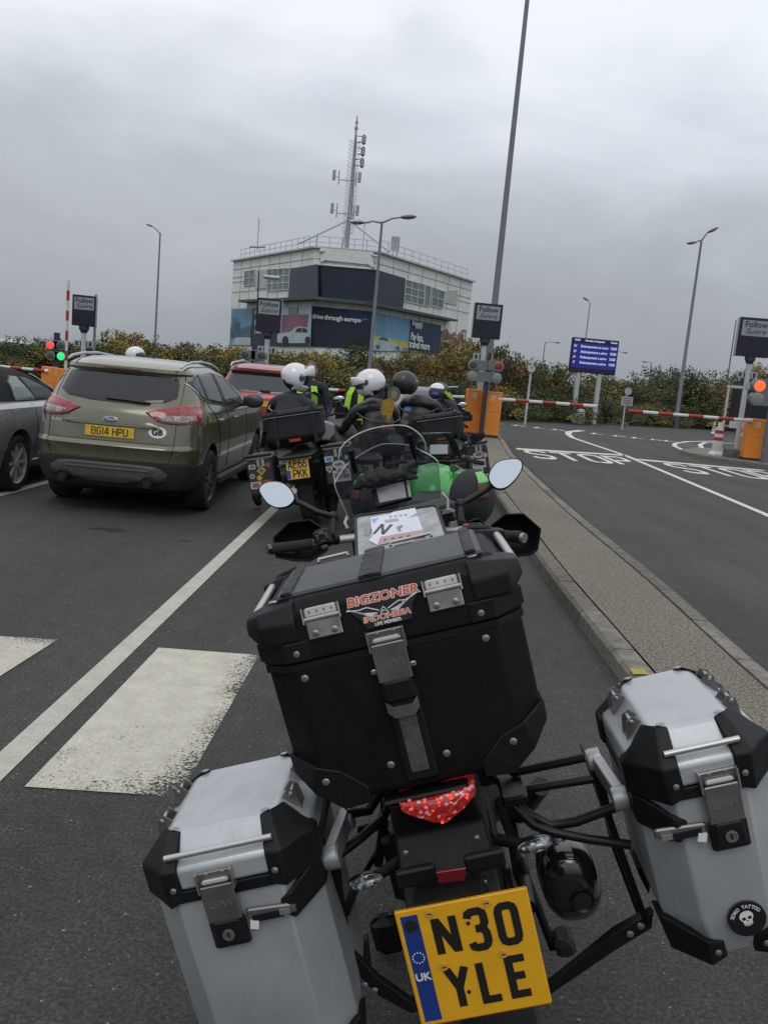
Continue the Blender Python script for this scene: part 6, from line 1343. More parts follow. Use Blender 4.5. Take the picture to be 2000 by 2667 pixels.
mb = MB(); mb.M = T7; mb.ell((0, -.03, .05), (.137, .15, .11), 20, 10, z0=.2, z1=1.); mb.build('crown_stripe', m_helw, h7, smooth=True)
mb = MB(); mb.M = T7; mb.ell((0, -.08, -.02), (.140, .10, .075), 18, 8); mb.build('side_flash', sk_b, h7, smooth=True)
# helmet beyond the green car's roof: a rider in the next lane
hp = at(354, 926, 17.0); r8, hc = seated((hp.x, 16.95, 0), R(-6), 'rider beyond the green car, only the white helmet showing over its roof', m_jackg, head_h=hp.z+.08)
helmet(r8, Matrix.Rotation(R(6), 3, 'Z') @ (hp-Vector(r8.location)), R(-70), m_helw, visor='down', s_=1.15)
# the eagle rider's own machine, turned to the left, white striped hand guard
bk5 = thing('motorcycle', (p.x*0+at(960, 1120, 9.7).x, 9.35, 0), 'dark motorcycle under the eagle rider with white striped hand guard and amber indicator', 'motorcycle', rot=(0, R(-4), R(24)))
bwheel(bk5, -.35, .32, .16); bwheel(bk5, 1.15, .33, .12)
MB().cbox((0, .05, .80), (.28, .75, .13), .05).build('seat', m_leath, bk5, bevel=.02)
MB().loft([[(x*k, y, .80+z*h_) for x, z in [(-1, 0), (-.9, .7), (-.5, 1), (.5, 1), (.9, .7), (1, 0)]] for y, k, h_ in ((.38, .12, .10), (.5, .20, .24), (.72, .24, .32), (.92, .20, .24), (1.0, .12, .12))]).build('tank', m_bkblk, bk5, smooth=True, auto=50)
MB().cbox((0, .45, .5), (.38, .55, .42), .06).build('engine', m_bkgrey, bk5)
hb_ = MB().tube([(-.45, .62, 1.13), (-.30, .74, 1.14), (0, .82, 1.10), (.30, .74, 1.14), (.45, .62, 1.13)], .015, 8).build('handlebar', m_bar, bk5, smooth=True)
for sx in (-1, 1):
    g = MB().loft([[(sx*.24, .86, 1.15), (sx*.24, .86, 1.22), (sx*.24, .84, 1.22), (sx*.24, .84, 1.15)], [(sx*.42, .80, 1.12), (sx*.42, .80, 1.24), (sx*.42, .78, 1.24), (sx*.42, .78, 1.12)], [(sx*.54, .68, 1.14), (sx*.54, .68, 1.20), (sx*.53, .67, 1.20), (sx*.53, .67, 1.14)]]).build('hand_guard', m_bkblk, hb_)
    for k in range(3): MB().box((sx*(.27+.10*k), .775-.04*k, 1.185), (.055, .014, .08), rot=(0, 0, -sx*.45)).build('white_stripe', m_helw, g)
for sx in (-1, 1): MB().tube([(sx*.09, 1.15, .33), (sx*.09, .88, 1.06)], .025, 8).build('fork_leg', m_bkgrey, bk5, smooth=True)
q = at(922, 1102, 9.9)-Vector(bk5.location); q = Matrix.Rotation(R(-24), 3, 'Z') @ q; MB().ell(q, (.03, .025, .035), 12, 8).build('indicator', mat('amber_lens', (.6, .22, .03), .2, emit=(1, .4, .05), estr=.25), bk5, smooth=True)
q = at(868, 1120, 9.7)-Vector(bk5.location); q = Matrix.Rotation(R(-24), 3, 'Z') @ q; MB().loft([[(q.x+x, q.y, q.z+z) for x, z in [(-.12, -.10), (.12, -.12), (.10, .08), (-.05, .13)]], [(q.x+x, q.y+.3, q.z+z) for x, z in [(-.10, -.08), (.10, -.10), (.08, .06), (-.04, .11)]]]).build('side_fairing', m_bksilv, bk5, bevel=.03)

# ---- the green motorcycle straight ahead
gb = at(1098, 1300, 5.7)
G = thing('motorcycle', (gb.x+.12, 5.98, 0), 'bright green motorcycle with rounded soft panniers parked right in front', 'motorcycle', rot=(0, R(-7), R(-8)))
bwheel(G, 0, .32, .18); bwheel(G, 1.45, .32, .12)
MB().cbox((0, .28, .80), (.28, .70, .12), .05).build('seat', m_leath, G, bevel=.02)
MB().loft([[(x*k, y, .78+z*h_) for x, z in [(-1, 0), (-.95, .45), (-.6, .9), (0, 1), (.6, .9), (.95, .45), (1, 0)]] for y, k, h_ in ((.52, .08, .08), (.62, .15, .19), (.80, .19, .27), (.98, .17, .22), (1.12, .12, .10))]).build('tank', m_bkgreen, G, smooth=True, auto=60)
text('lettering', 'ZZR', .05, m_helw, G, Matrix.Translation((0, .66, 1.075)) @ Matrix.Rotation(R(48), 4, 'X'), ext=.001, bold=.001, sx=1.3) if 0 else None
for sx in (-1, 1):
    MB().loft([[(sx*.16, .78, .60), (sx*.21, .78, .80), (sx*.23, .82, .95), (sx*.16, .78, .97)], [(sx*.20, 1.2, .52), (sx*.26, 1.15, .80), (sx*.27, 1.12, .93), (sx*.18, 1.2, .96)], [(sx*.12, 1.5, .62), (sx*.17, 1.5, .80), (sx*.15, 1.48, .95), (sx*.08, 1.48, .98)]]).build('side_fairing', m_bkgreen, G, smooth=True, auto=50)
    pn = MB(); pn.ell((sx*.34, .02, .87), (.158, .27, .195), 28, 18); pn.build('soft_pannier', m_fabric, G, smooth=True)
    pp = kids(G)[-1]
    # coloured panels sewn into the dome
    def dome(a0, a1, b0, b1, mt, nm):
        rings = []
        for i in range(7):
            b = b0+(b1-b0)*i/6; rings.append([(sx*.34+sx*.161*cos(b)*cos(a), .02-.274*cos(b)*sin(a), .87+.199*sin(b)) for a in [a0+(a1-a0)*j/6 for j in range(7)]])
        o = MB().loft(rings, caps=False, closed=False).build(nm, mt, pp, smooth=True, auto=80); q = o.modifiers.new('solid', 'SOLIDIFY'); q.thickness = .003; q.offset = 1
    dome(.35, 1.15, .62, 1.15, m_bkgreenl, 'green_panel'); dome(.75, 1.2, .12, .60, mat('dull_red_cloth', (.12, .025, .025), .8), 'red_panel')
    MB().tube([(sx*.09, 1.45, .32), (sx*.09, 1.15, .98)], .024, 8).build('fork_leg', m_bkgrey, G, smooth=True)
    g = MB().tube([(sx*.25, .98, 1.05), (sx*.38, .86, 1.03)], .018, 8).build('grip', m_tyre, G, smooth=True)
    ms = MB().tube([(sx*.23, 1.05, 1.06), (sx*.25, 1.05, 1.12), (sx*.30, 1.05, 1.19)], .007, 6).build('mirror', m_bar, G, smooth=True)
    mp_ = [(-.045, -.025), (-.02, -.038), (.06, -.012), (.088, .018), (.07, .045), (.0, .035), (-.04, .01)]
    mb = MB(); mb.prism([(sx*(.30+a*1.12), 1.21+b*1.2) for a, b in mp_], 1.035, 1.065); mb.build('mirror_shell', m_bkblk, ms); mb = MB(); mb.prism([(sx*(.30+a), 1.21+b) for a, b in mp_], 1.029, 1.034); mb.build('mirror_glass', m_mirg, ms)
MB().tube([(-.27, .97, 1.05), (-.15, 1.06, 1.03), (.15, 1.06, 1.03), (.27, .97, 1.05)], .014, 8).build('handlebar', m_bar, G, smooth=True)
MB().cbox((.24, .985, 1.06), (.07, .05, .045), .01).build('switch_gear', m_bkblk, G); MB().cbox((.22, .955, 1.075), (.025, .01, .018), .003).build('red_switch', m_tagr, G)
ph = MB().cbox((.03, 1.0, 1.13), (.16, .02, .11), .01, rot=(R(-35), 0, 0)).build('phone_holder', m_bkblk, G); MB().cbox((.03, .987, 1.135), (.14, .004, .09), .002, rot=(R(-35), 0, 0)).build('phone_screen', m_vispale, ph)
rings = []
for i in range(8):
    t = i/7; w_ = .20-.07*t**2; rings.append([(w_*sin(a), 1.30-.14*t-.12*(1-cos(a)), 1.02+.24*t) for a in [-1.25+2.5*j/14 for j in range(15)]])
o = MB().loft(rings, caps=False, closed=False).build('windscreen', m_screen, G, smooth=True, auto=80); q = o.modifiers.new('solid', 'SOLIDIFY'); q.thickness = .005
MB().loft([[(-.10, .05, .66), (.10, .05, .66), (.12, .05, .80), (-.12, .05, .80)], [(-.06, -.42, .78), (.06, -.42, .78), (.07, -.40, .86), (-.07, -.40, .86)]]).build('tail_unit', m_bkblk, G, bevel=.02)
MB().cbox((0, -.42, .82), (.14, .03, .05), .012).build('tail_light', m_lredd, G); MB().loft([[(-.09, -.30, .40), (.09, -.30, .40), (.09, -.27, .40), (-.09, -.27, .40)], [(-.09, -.36, .72), (.09, -.36, .72), (.09, -.2, .72), (-.09, -.2, .72)]]).build('mudguard', m_bkblk, G)
MB().cbox((0, .6, .45), (.34, .5, .40), .06).build('engine', m_bkgrey, G)
# ------------------------------------------------------------ the motorcycle in the foreground
HL = -.33; HY = -.017
K = thing('motorcycle', (.46, 2.12, 0), 'large black adventure motorcycle with plate N30 YLE, black top case and two silver side cases in the foreground', 'motorcycle', rot=(0, HL, HY))
K['label'] = 'black adventure motorcycle in the foreground with plate N30 YLE and silver side cases'
HM = (Matrix.Translation((.46, 2.12, 0)) @ Euler((0, HL, HY)).to_matrix().to_4x4()); HI = HM.inverted(); HC = HI @ CAMP; HR = HI.to_3x3()
def hs(px, py, f):
    """where the sight line through a photo pixel meets the surface y = f(x, z) of the machine"""
    d = HR @ ray(px, py); y = f(0, 1)
    for _ in range(12):
        t = (y-HC.y)/d.y; p = HC+d*t; y = .5*y+.5*f(p.x, p.z)
    return HC+d*((y-HC.y)/d.y)
def hy(px, py, y): return hs(px, py, lambda x, z: y)
m_case = mat('top_case_black', (.0055, .006, .007), .55, var=.15, vscale=6, bump=.12, bscale=420, spec=.22)
m_guard = mat('guard_plastic', (.007, .0075, .009), .5, var=.12, vscale=9, bump=.1, bscale=500, spec=.3)
m_alum = mat('brushed_aluminium', (.44, .465, .475), .42, .5, var=.11, vscale=4, fine=.03, fscale=240, rvar=.08)
def scuffed(m, amt=.10):
    """fine scratches and water marks over bare metal"""
    t = m.node_tree; b = t.nodes['Principled BSDF']; src = b.inputs['Base Color'].links[0].from_socket; tcn = t.nodes.new('ShaderNodeTexCoord'); col = src
    for s3, sc, lo, hi, a_, b_ in (((260, 7, 9), 1.0, .62, .70, 0, -amt), ((9, 240, 12), 1.0, .64, .71, 0, amt*.9), ((1, 1, .35), 16.0, .50, .68, 0, -amt*.8)):
        mp = t.nodes.new('ShaderNodeMapping'); mp.inputs['Scale'].default_value = s3; mp.inputs['Rotation'].default_value = (.3, .25, .5); lnk(t, tcn.outputs['Object'], mp.inputs[0])
        n = t.nodes.new('ShaderNodeTexNoise'); n.inputs['Scale'].default_value = sc; n.inputs['Detail'].default_value = 3; lnk(t, mp.outputs[0], n.inputs['Vector'])
        mr = t.nodes.new('ShaderNodeMapRange'); mr.inputs['From Min'].default_value = lo; mr.inputs['From Max'].default_value = hi; mr.inputs['To Min'].default_value = 1; mr.inputs['To Max'].default_value = 1+b_; lnk(t, n.outputs['Fac'], mr.inputs['Value'])
        vm = t.nodes.new('ShaderNodeVectorMath'); vm.operation = 'SCALE'; lnk(t, col, vm.inputs[0]); lnk(t, mr.outputs[0], vm.inputs['Scale']); col = vm.outputs[0]
    lnk(t, col, b.inputs['Base Color'])
scuffed(m_alum, .09); scuffed(m_case, .5); scuffed(m_guard, .5)
m_steel = mat('stainless_plate', (.42, .41, .38), .33, .85, var=.12, vscale=25, rvar=.1)
m_lat = mat('latch_steel', (.20, .19, .185), .42, .75, var=.12, vscale=18, rvar=.1)
m_rod = mat('satin_rod', (.46, .45, .44), .35, .8, var=.05)
m_riv = mat('rivet', (.30, .30, .30), .35, .8, var=.1)
m_padtop = mat('lid_pad', (.030, .032, .037), .42, var=.2, vscale=5, bump=.15, bscale=12)
m_strap = mat('strap', (.018, .019, .022), .55, var=.2, bump=.8, bscale=55)
m_tube = mat('rack_black', (.007, .007, .008), .38, var=.12, spec=.35)
m_gloss = mat('gloss_black', (.010, .010, .011), .12, var=0, coat=.8)
m_fender = mat('tail_plastic', (.007, .0065, .007), .5, var=.2, spec=.3)
m_decal = mat('decal_orange', (.58, .085, .025), .45); m_decw = mat('decal_white', (.62, .62, .62), .45); m_decb = mat('decal_black', (.008, .008, .010), .4)
m_lens = mat('tail_lens', (.42, .16, .15), .12, var=.7, vscale=110, coat=1., emit=(.9, .03, .02), estr=.16, facet=(160, [(.05, .008, .008), (.30, .03, .03), (.14, .015, .015), (.60, .36, .36)]))
m_led = mat('led_red', (.9, .05, .02), .2, emit=(1, .025, .012), estr=2.6)
m_ind = mat('indicator_lens', (.30, .32, .34), .10, var=.5, vscale=70, coat=1., spec=.8, facet=(130, [(.04, .045, .05), (.22, .24, .25), (.10, .11, .12), (.50, .53, .55)]))

# --- top case
TC_Y = -.55
def octo(hw, y0, y1, z, c): return [(-hw+c, y0, z), (hw-c, y0, z), (hw, y0+c, z), (hw, y1-c, z), (hw-c, y1, z), (-hw+c, y1, z), (-hw, y1-c, z), (-hw, y0+c, z)]
tc = MB().loft([octo(.160, -.535, -.15, .985, .05), octo(.185, -.546, -.135, .995, .05), octo(.243, -.55, -.12, 1.062, .052), octo(.245, -.552, -.12, 1.262, .052)]).build('top_case', m_case, K, smooth=True, bevel=.006, seg=3)
MB().loft([octo(.249, -.556, -.116, 1.262, .052), octo(.249, -.556, -.116, 1.276, .052)]).build('seal', m_guard, tc)
lid = MB().loft([octo(.250, -.557, -.114, 1.277, .052), octo(.252, -.557, -.114, 1.318, .052), octo(.232, -.542, -.128, 1.372, .05), octo(.212, -.512, -.15, 1.392, .045)]).build('lid', m_case, tc, smooth=True, bevel=.006, seg=3)
MB().cbox((0, -.325, 1.394), (.40, .335, .012), .005).build('lid_pad', m_padtop, tc)
for x, w_ in ((-.015, .045), (-.178, .022), (.178, .022)):
    mb = MB(); n = 22; rows = []
    for k in range(n+1):
        y = -.497+.345*k/n; z = 1.4035+.0016*sin(k*2.1)+.001*sin(k*5.3+x*40); rows.append([(x-w_/2, y, z-.003), (x+w_/2, y, z-.003), (x+w_/2-.002, y, z+.0012), (x, y, z+.0025), (x-w_/2+.002, y, z+.0012)])
    mb.loft(rows).build('strap', m_strap, tc, smooth=True)
for sx in (-1, 1):
    # shoulder guard with its rail
    sh = MB(); sh.loft([[(sx*.165, -.560, 1.318), (sx*.165, -.560, 1.355), (sx*.165, -.535, 1.390), (sx*.165, -.48, 1.397), (sx*.165, -.48, 1.31)],
                        [(sx*.235, -.558, 1.318), (sx*.235, -.556, 1.358), (sx*.235, -.535, 1.380), (sx*.235, -.45, 1.382), (sx*.235, -.45, 1.31)],
                        [(sx*.264, -.515, 1.342), (sx*.264, -.513, 1.360), (sx*.262, -.50, 1.371), (sx*.260, -.44, 1.373), (sx*.260, -.44, 1.342)]])
    sh.build('lid_guard', m_guard, tc, smooth=True, bevel=.005, seg=3)
    MB().loft([[(sx*.175, -.105, 1.36), (sx*.175, -.105, 1.395), (sx*.175, -.15, 1.40), (sx*.175, -.18, 1.36)], [(sx*.25, -.14, 1.35), (sx*.25, -.14, 1.388), (sx*.25, -.19, 1.388), (sx*.25, -.19, 1.35)], [(sx*.262, -.165, 1.355), (sx*.262, -.165, 1.385), (sx*.262, -.20, 1.385), (sx*.262, -.20, 1.355)]]).build('lid_guard', m_guard, tc, bevel=.005)
    MB().tube([(sx*.254, -.46, 1.364), (sx*.244, -.17, 1.378)], .0085, 14).build('side_rail', m_rod, tc, smooth=True)
    MB().tube([(sx*.244, -.17, 1.378), (sx*.232, -.135, 1.388), (sx*.18, -.125, 1.398)], .008, 10).build('rail_arm', m_guard, tc, smooth=True)
    # lid edge relief below the guard and body corner guard
    MB().loft([[(sx*.150, -.5605, 1.279), (sx*.150, -.5605, 1.318), (sx*.150, -.54, 1.318), (sx*.150, -.54, 1.279)], [(sx*.198, -.5625, 1.281), (sx*.198, -.5605, 1.318), (sx*.198, -.54, 1.318), (sx*.198, -.54, 1.281)], [(sx*.256, -.506, 1.286), (sx*.256, -.504, 1.322), (sx*.250, -.49, 1.322), (sx*.250, -.49, 1.286)]]).build('lid_edge', m_guard, tc, bevel=.003)
    g = MB(); g.loft([[(sx*.11, -.5495, .978), (sx*.11, -.553, 1.01), (sx*.11, -.53, 1.01), (sx*.11, -.52, .978)], [(sx*.165, -.5535, .975), (sx*.155, -.557, 1.055), (sx*.155, -.53, 1.05), (sx*.16, -.52, .975)], [(sx*.215, -.545, 1.015), (sx*.20, -.559, 1.072), (sx*.20, -.53, 1.07), (sx*.20, -.52, 1.0)], [(sx*.249, -.506, 1.052), (sx*.250, -.505, 1.095), (sx*.236, -.50, 1.09), (sx*.236, -.50, 1.05)], [(sx*.251, -.40, 1.055), (sx*.251, -.40, 1.085), (sx*.236, -.40, 1.08), (sx*.236, -.40, 1.05)]])
    g.build('corner_guard', m_guard, tc, bevel=.004)
    # hinge
    x = sx*.114
    h_ = MB().cbox((x, -.5605, 1.338), (.064, .006, .040), .0015, rot=(R(-8), 0, 0)).build('hinge', m_steel, tc); MB().cbox((x, -.5535, 1.366), (.064, .010, .020), .003, rot=(R(-24), 0, 0)).build('hinge_flap', m_steel, h_)
    MB().tube([(x-.036, -.562, 1.3555), (x+.036, -.562, 1.3555)], .0045, 10).build('hinge_pin', m_steel, h_, smooth=True)
    for sy in (-1, 1): MB().box((x+sy*.0345, -.559, 1.362), (.003, .012, .030), rot=(R(-15), 0, 0)).build('hinge_ear', m_steel, h_); MB().ell((x+sy*.018, -.565, 1.328), (.0068, .003, .0068), 14, 6).build('rivet', m_riv, h_, smooth=True)
    for k in range(4): MB().ell((x-.021+.014*k, -.5595, 1.369), (.0016, .0016, .0035), 8, 5).build('hinge_dimple', m_riv, h_)
for px, py, y in ((772, 1706, -.559), (1253, 1598, -.559), (794, 1768, -.554), (1265, 1663, -.554), (849, 2039, -.559), (1018, 1993, -.554), (1163, 1963, -.554), (1337, 1933, -.559)):
    p = hy(px, py, y); MB().ell(p, (.0075, .0035, .0075), 16, 6).build('rivet', m_riv, tc, smooth=True)
for x in (-.205, .180): MB().ell((x, -.495, 1.3925), (.010, .006, .003), 14, 6).build('rivet', m_riv, tc, smooth=True)
for x0, x1 in ((-.14, -.075), (.02, .11)): MB().tube([(x0, -.135, 1.40), (x0, -.128, 1.406), (x1, -.128, 1.406), (x1, -.135, 1.40)], .0035, 8).build('tie_rail', m_rod, tc, smooth=True)
# decal on the sloping lid face
DQ = Matrix.Translation((0, -.5588, 1.345)) @ Matrix.Rotation(R(-15), 4, 'X')
def DP(a, b, d=0.): return DQ @ Vector((a, -d, b))
def arc_text(body, cx, cz, rad, a0, a1, size, m, par, Q, name, bold=0., shear=0., ext=.0002, up=1, off=.0):
    n = len(body)
    for i, ch in enumerate(body):
        if ch == ' ': continue
        a = a0+(a1-a0)*(i/(n-1) if n > 1 else .5); x = cx+rad*sin(a); z = cz+rad*cos(a)*up
        text(name, ch, size, m, par, Q @ Matrix.Translation((x, -off, z)) @ Matrix.Rotation(pi/2, 4, 'X') @ Matrix.Rotation(-a*up, 4, 'Z'), bold=bold, shear=shear, ext=ext)
dk = MB().add([DP(a, b) for a, b in [(-.066, .010), (-.060, .026), (-.02, .036), (.03, .037), (.068, .034), (.070, .016), (.055, -.002), (.047, -.030), (-.036, -.032), (-.046, -.012)]], [tuple(range(10))]).build('decal', m_decb, tc)
def words(body, cz, size, m, off, bold, sx_=1.): return text('decal_lettering', body, size, m, dk, DQ @ Matrix.Translation((.003, -off, cz)) @ Matrix.Rotation(pi/2, 4, 'X'), bold=bold, ext=.0002, sx=sx_, shear=.12)
words('BIGZONER', .0225, .0225, m_decw, .0006, .0016, 1.22); words('BIGZONER', .0225, .0225, m_decal, .0012, .0004, 1.22)
words('INDONESIA', -.0150, .0140, m_decw, .0006, .0010, 1.2); words('INDONESIA', -.0150, .0140, m_decal, .0012, .0002, 1.2)
text('decal_lettering', 'LIFE MEMBER', .0088, m_decw, dk, DQ @ Matrix.Translation((.003, -.0006, -.0262)) @ Matrix.Rotation(pi/2, 4, 'X'), bold=.0002, ext=.0002)
mb = MB()
for sx in (-1, 1):
    for k in range(6):
        x1 = sx*(.066-.009*k); z1 = .012-.0040*k+(.005 if sx > 0 else -.001); x0 = sx*(.012+.003*k); z0 = -.006-.0006*k
        mb.ribbon([(x0, z0), ((x0+x1)/2, (z0+z1)/2-.004), (x1, z1)], .0016, lambda a, b, d: DP(a, b, .0006+d), t=.0003)
    mb.ribbon([(sx*.008, -.002), (sx*.03, .008), (sx*.045, .006), (sx*.068, .016 if sx > 0 else .009)], .0018, lambda a, b, d: DP(a, b, .0007+d), t=.0003)
for pts in ([(-.007, -.008), (-.003, .0), (0, .003), (.004, -.001), (.008, -.008), (.003, -.011), (-.003, -.011), (-.007, -.008)], [(-.004, -.006), (0, -.003), (.004, -.006)]): mb.ribbon(pts, .0014, lambda a, b, d: DP(a, b, .0008+d), t=.0003)
mb.build('winged_emblem', m_decw, dk)
# latch of the top case
def latch(par, x, y, z, w_, hl, hb, m_=m_lat, tilt=0., lock=True, clasp=0):
    """folding hasp: bracket under two rivets, bright edge, steel flap with stamped name, lock below"""
    b = MB().cbox((x, y+.002, z-.010), (w_*1.10, .010, .030), .002).build('latch', m_lat, par)
    for s_ in (-1, 1): MB().box((x+s_*w_*.53, y-.006, z-.012), (.003, .018, .038)).build('latch_ear', m_steel, b); MB().ell((x+s_*w_*.25, y-.004, z+.001), (.005, .002, .004), 12, 5).build('rivet', m_riv, b, smooth=True)
    MB().cbox((x, y-.0075, z-.0125), (w_*.84, .012, .010), .003, rot=(R(-20), 0, 0)).build('latch_edge', m_decw if 0 else m_rod, b)
    f = MB().cbox((x, y-.012, z-.018-hl/2), (w_, .007, hl), .002).build('latch_flap', m_, b)
    text('stamped_lettering', 'GIVI', hl*.26, m_lat if m_ is not m_lat else m_riv, f, facing((x, y-.0162, z-.018-hl*.52)), sx=1.35, ext=.0004)
    MB().cbox((x, y-.008, z-.018-hl-hb*.42), (w_*.92, .020, hb), .006).build('lock', m_guard, b)
    if lock:
        MB().lathe((x, y-.0185, z-.018-hl-hb*.50), [(.0115, .002), (.0115, -.002), (.0085, -.0025), (.0085, .0)], 22, axis='Y').build('lock_ring', m_riv, b, smooth=True); MB().box((x, y-.0215, z-.018-hl-hb*.50), (.003, .002, .011)).build('keyhole', m_pltx, b)
    return b
b = latch(tc, -.008, -.562, 1.301, .064, .074, .045, lock=False)
cl = MB().loft([[(x-.008, y, z) for x, y, z in q] for q in ([(-.030, -.575, 1.150), (-.030, -.575, 1.172), (-.030, -.566, 1.172), (-.030, -.566, 1.150)], [(-.018, -.577, 1.138), (-.018, -.577, 1.160), (-.018, -.560, 1.160), (-.018, -.560, 1.138)], [(.018, -.577, 1.138), (.018, -.577, 1.160), (.018, -.560, 1.160), (.018, -.560, 1.138)], [(.030, -.575, 1.150), (.030, -.575, 1.172), (.030, -.566, 1.172), (.030, -.566, 1.150)])]).build('strap_clip', m_lat, b)
MB().cbox((-.008, -.562, 1.185), (.050, .022, .075), .008).build('lock_body', m_guard, b); MB().cbox((-.006, -.5605, 1.085), (.034, .007, .125), .002).build('pull_strap', mat('worn_strap', (.085, .085, .085), .6, .3, var=.3, vscale=40, bump=.1, bscale=200), b)
MB().cbox((-.006, -.556, 1.10), (.062, .010, .19), .004).build('strap_channel', m_guard, b)
for s_ in (-1, 1): MB().cbox((-.008+s_*.037, -.566, 1.232), (.012, .008, .010), .002).build('latch_tab', m_riv, b)

tc.scale = (1, .70, 1); tc.location = (0, TC_Y*.30, 0)

# --- side cases
def octx(cx, hw, y0, y1, z, c): return [(cx+a, b, z_) for a, b, z_ in octo(hw, y0, y1, z, c)]
def side(cx, W, y0, D, zb, zs, zt, inner, label):
    """inner: -1/+1 = side that faces the machine"""
    hw = W/2; y1 = y0+D; c = .062
    e = MB().loft([octx(cx, hw-.035, y0+.028, y1-.02, zb, c), octx(cx, hw-.012, y0+.010, y1-.01, zb+.05, c), octx(cx, hw-.004, y0+.002, y1-.004, zb+.10, c), octx(cx, hw, y0, y1, zs-.006, c)]).build('side_case', m_alum, K, smooth=True, bevel=.004, seg=3)
    e['label'] = label
    MB().loft([octx(cx, hw+.006, y0-.007, y1+.006, zs-.020, c), octx(cx, hw+.006, y0-.007, y1+.006, zs+.004, c)]).build('seal', m_guard, e, bevel=.003)
    l = MB().loft([octx(cx, hw+.003, y0-.004, y1+.004, zs+.004, c), octx(cx, hw+.002, y0-.003, y1+.003, zs+.046, c), octx(cx, hw-.028, y0+.030, y1-.030, zs+.068, c*.6), octx(cx, hw-.054, y0+.054, y1-.046, zt, c*.45)]).build('lid', m_alum, e, smooth=True, bevel=.007, seg=3)
    for sx in (-1, 1):
        for yy, sy in ((y0, 1), (y1, -1)):
            def G(a, b, z): return (cx+sx*a, yy+sy*b, z)
            mb = MB(); mb.loft([[G(hw-.082, -.008, zs-.016), G(hw-.078, -.010, zs+.048), G(hw-.080, .010, zs+.066), G(hw-.086, .056, zt+.004), G(hw-.086, .056, zs)],
                                [G(hw-.052, -.010, zs-.026), G(hw-.048, -.011, zs+.048), G(hw-.054, .014, zs+.072), G(hw-.068, .060, zt+.007), G(hw-.068, .060, zs)],
                                [G(hw-.020, .028, zs-.024), G(hw-.016, .028, zs+.048), G(hw-.034, .046, zs+.072), G(hw-.056, .074, zt+.005), G(hw-.056, .074, zs)],
                                [G(hw+.012, .060, zs-.018), G(hw+.011, .060, zs+.044), G(hw-.012, .068, zs+.066), G(hw-.045, .092, zt+.003), G(hw-.045, .092, zs)],
                                [G(hw+.010, .100, zs-.014), G(hw+.009, .100, zs+.038), G(hw-.020, .100, zs+.060), G(hw-.045, .100, zt-.004), G(hw-.045, .100, zs)]])
            mb.build('lid_corner', m_guard, e, smooth=True, bevel=.004, seg=3)
            if sy > 0 or sx*inner < 0: MB().ell(G(hw-.066, -.012 if sy > 0 else .0, zs+.012), (.0065, .003, .0065), 14, 5).build('rivet', m_riv, e, smooth=True)
            MB().ell(G(hw-.074, .060, zt+.0068), (.009, .006, .0025), 14, 5).build('rivet', m_riv, e, smooth=True)
            # lower corner
            mb = MB(); mb.loft([[G(hw-.105, .024, zb-.006), G(hw-.100, .012, zb+.035), G(hw-.100, .03, zb+.04)], [G(hw-.070, .010, zb-.010), G(hw-.066, -.004, zb+.052), G(hw-.066, .03, zb+.05)], [G(hw-.008, .062, zb+.005), G(hw+.003, .056, zb+.085), G(hw-.03, .07, zb+.08)], [G(hw-.012, .13, zb+.0), G(hw+.003, .13, zb+.070), G(hw-.03, .13, zb+.06)]]); mb.build('foot_corner', m_guard, e, bevel=.003)
            if sy > 0: MB().ell(G(hw-.083, .002, zb+.022), (.0065, .003, .0065), 14, 5).build('rivet', m_riv, e, smooth=True)
    for yy in (y0-.004+.010, y1-.010): MB().tube([(cx-hw+.060, yy, zs+.070), (cx+hw-.060, yy, zs+.070)], .0062, 12).build('lid_rod', m_rod, e, smooth=True)
    for sx in (-1, 1):
        for yy in (y0+D*.36, y0+D*.70):
            bx = cx+sx*(hw-.040); zs0 = zs; zs = zs+.010; g = MB()
            for t in (-1, 1): g.loft([[(bx-sx*.020, yy+t*.020, zs+.072), (bx+sx*.024, yy+t*.020, zs+.048), (bx+sx*.018, yy+t*.020, zs+.088), (bx+sx*.004, yy+t*.020, zs+.096)], [(bx-sx*.020, yy+t*.017, zs+.072), (bx+sx*.024, yy+t*.017, zs+.048), (bx+sx*.018, yy+t*.017, zs+.088), (bx+sx*.004, yy+t*.017, zs+.096)]])
            g.box((bx+sx*.014, yy, zs+.058), (.020, .038, .003), rot=(0, sx*.75, 0)); o = g.build('tie_bracket', m_lat, e); MB().tube([(bx+sx*.009, yy-.023, zs+.086), (bx+sx*.009, yy+.023, zs+.086)], .0038, 10).build('tie_pin', m_rod, o, smooth=True)
            for t in (-1, 1): MB().ell((bx+sx*.009, yy+t*.0225, zs+.086), (.005, .0025, .005), 12, 5).build('rivet', m_steel, o, smooth=True)
            zs = zs0
    return e
LZ, RZ = .905, .895
pl = side(-.410, .330, -.600, .375, .455, LZ, .998, 1, 'wider silver side case on the left of the machine')
pr = side(.506, .258, -.588, .375, .532, RZ, .992, -1, 'narrower silver side case on the right with a round skull sticker')
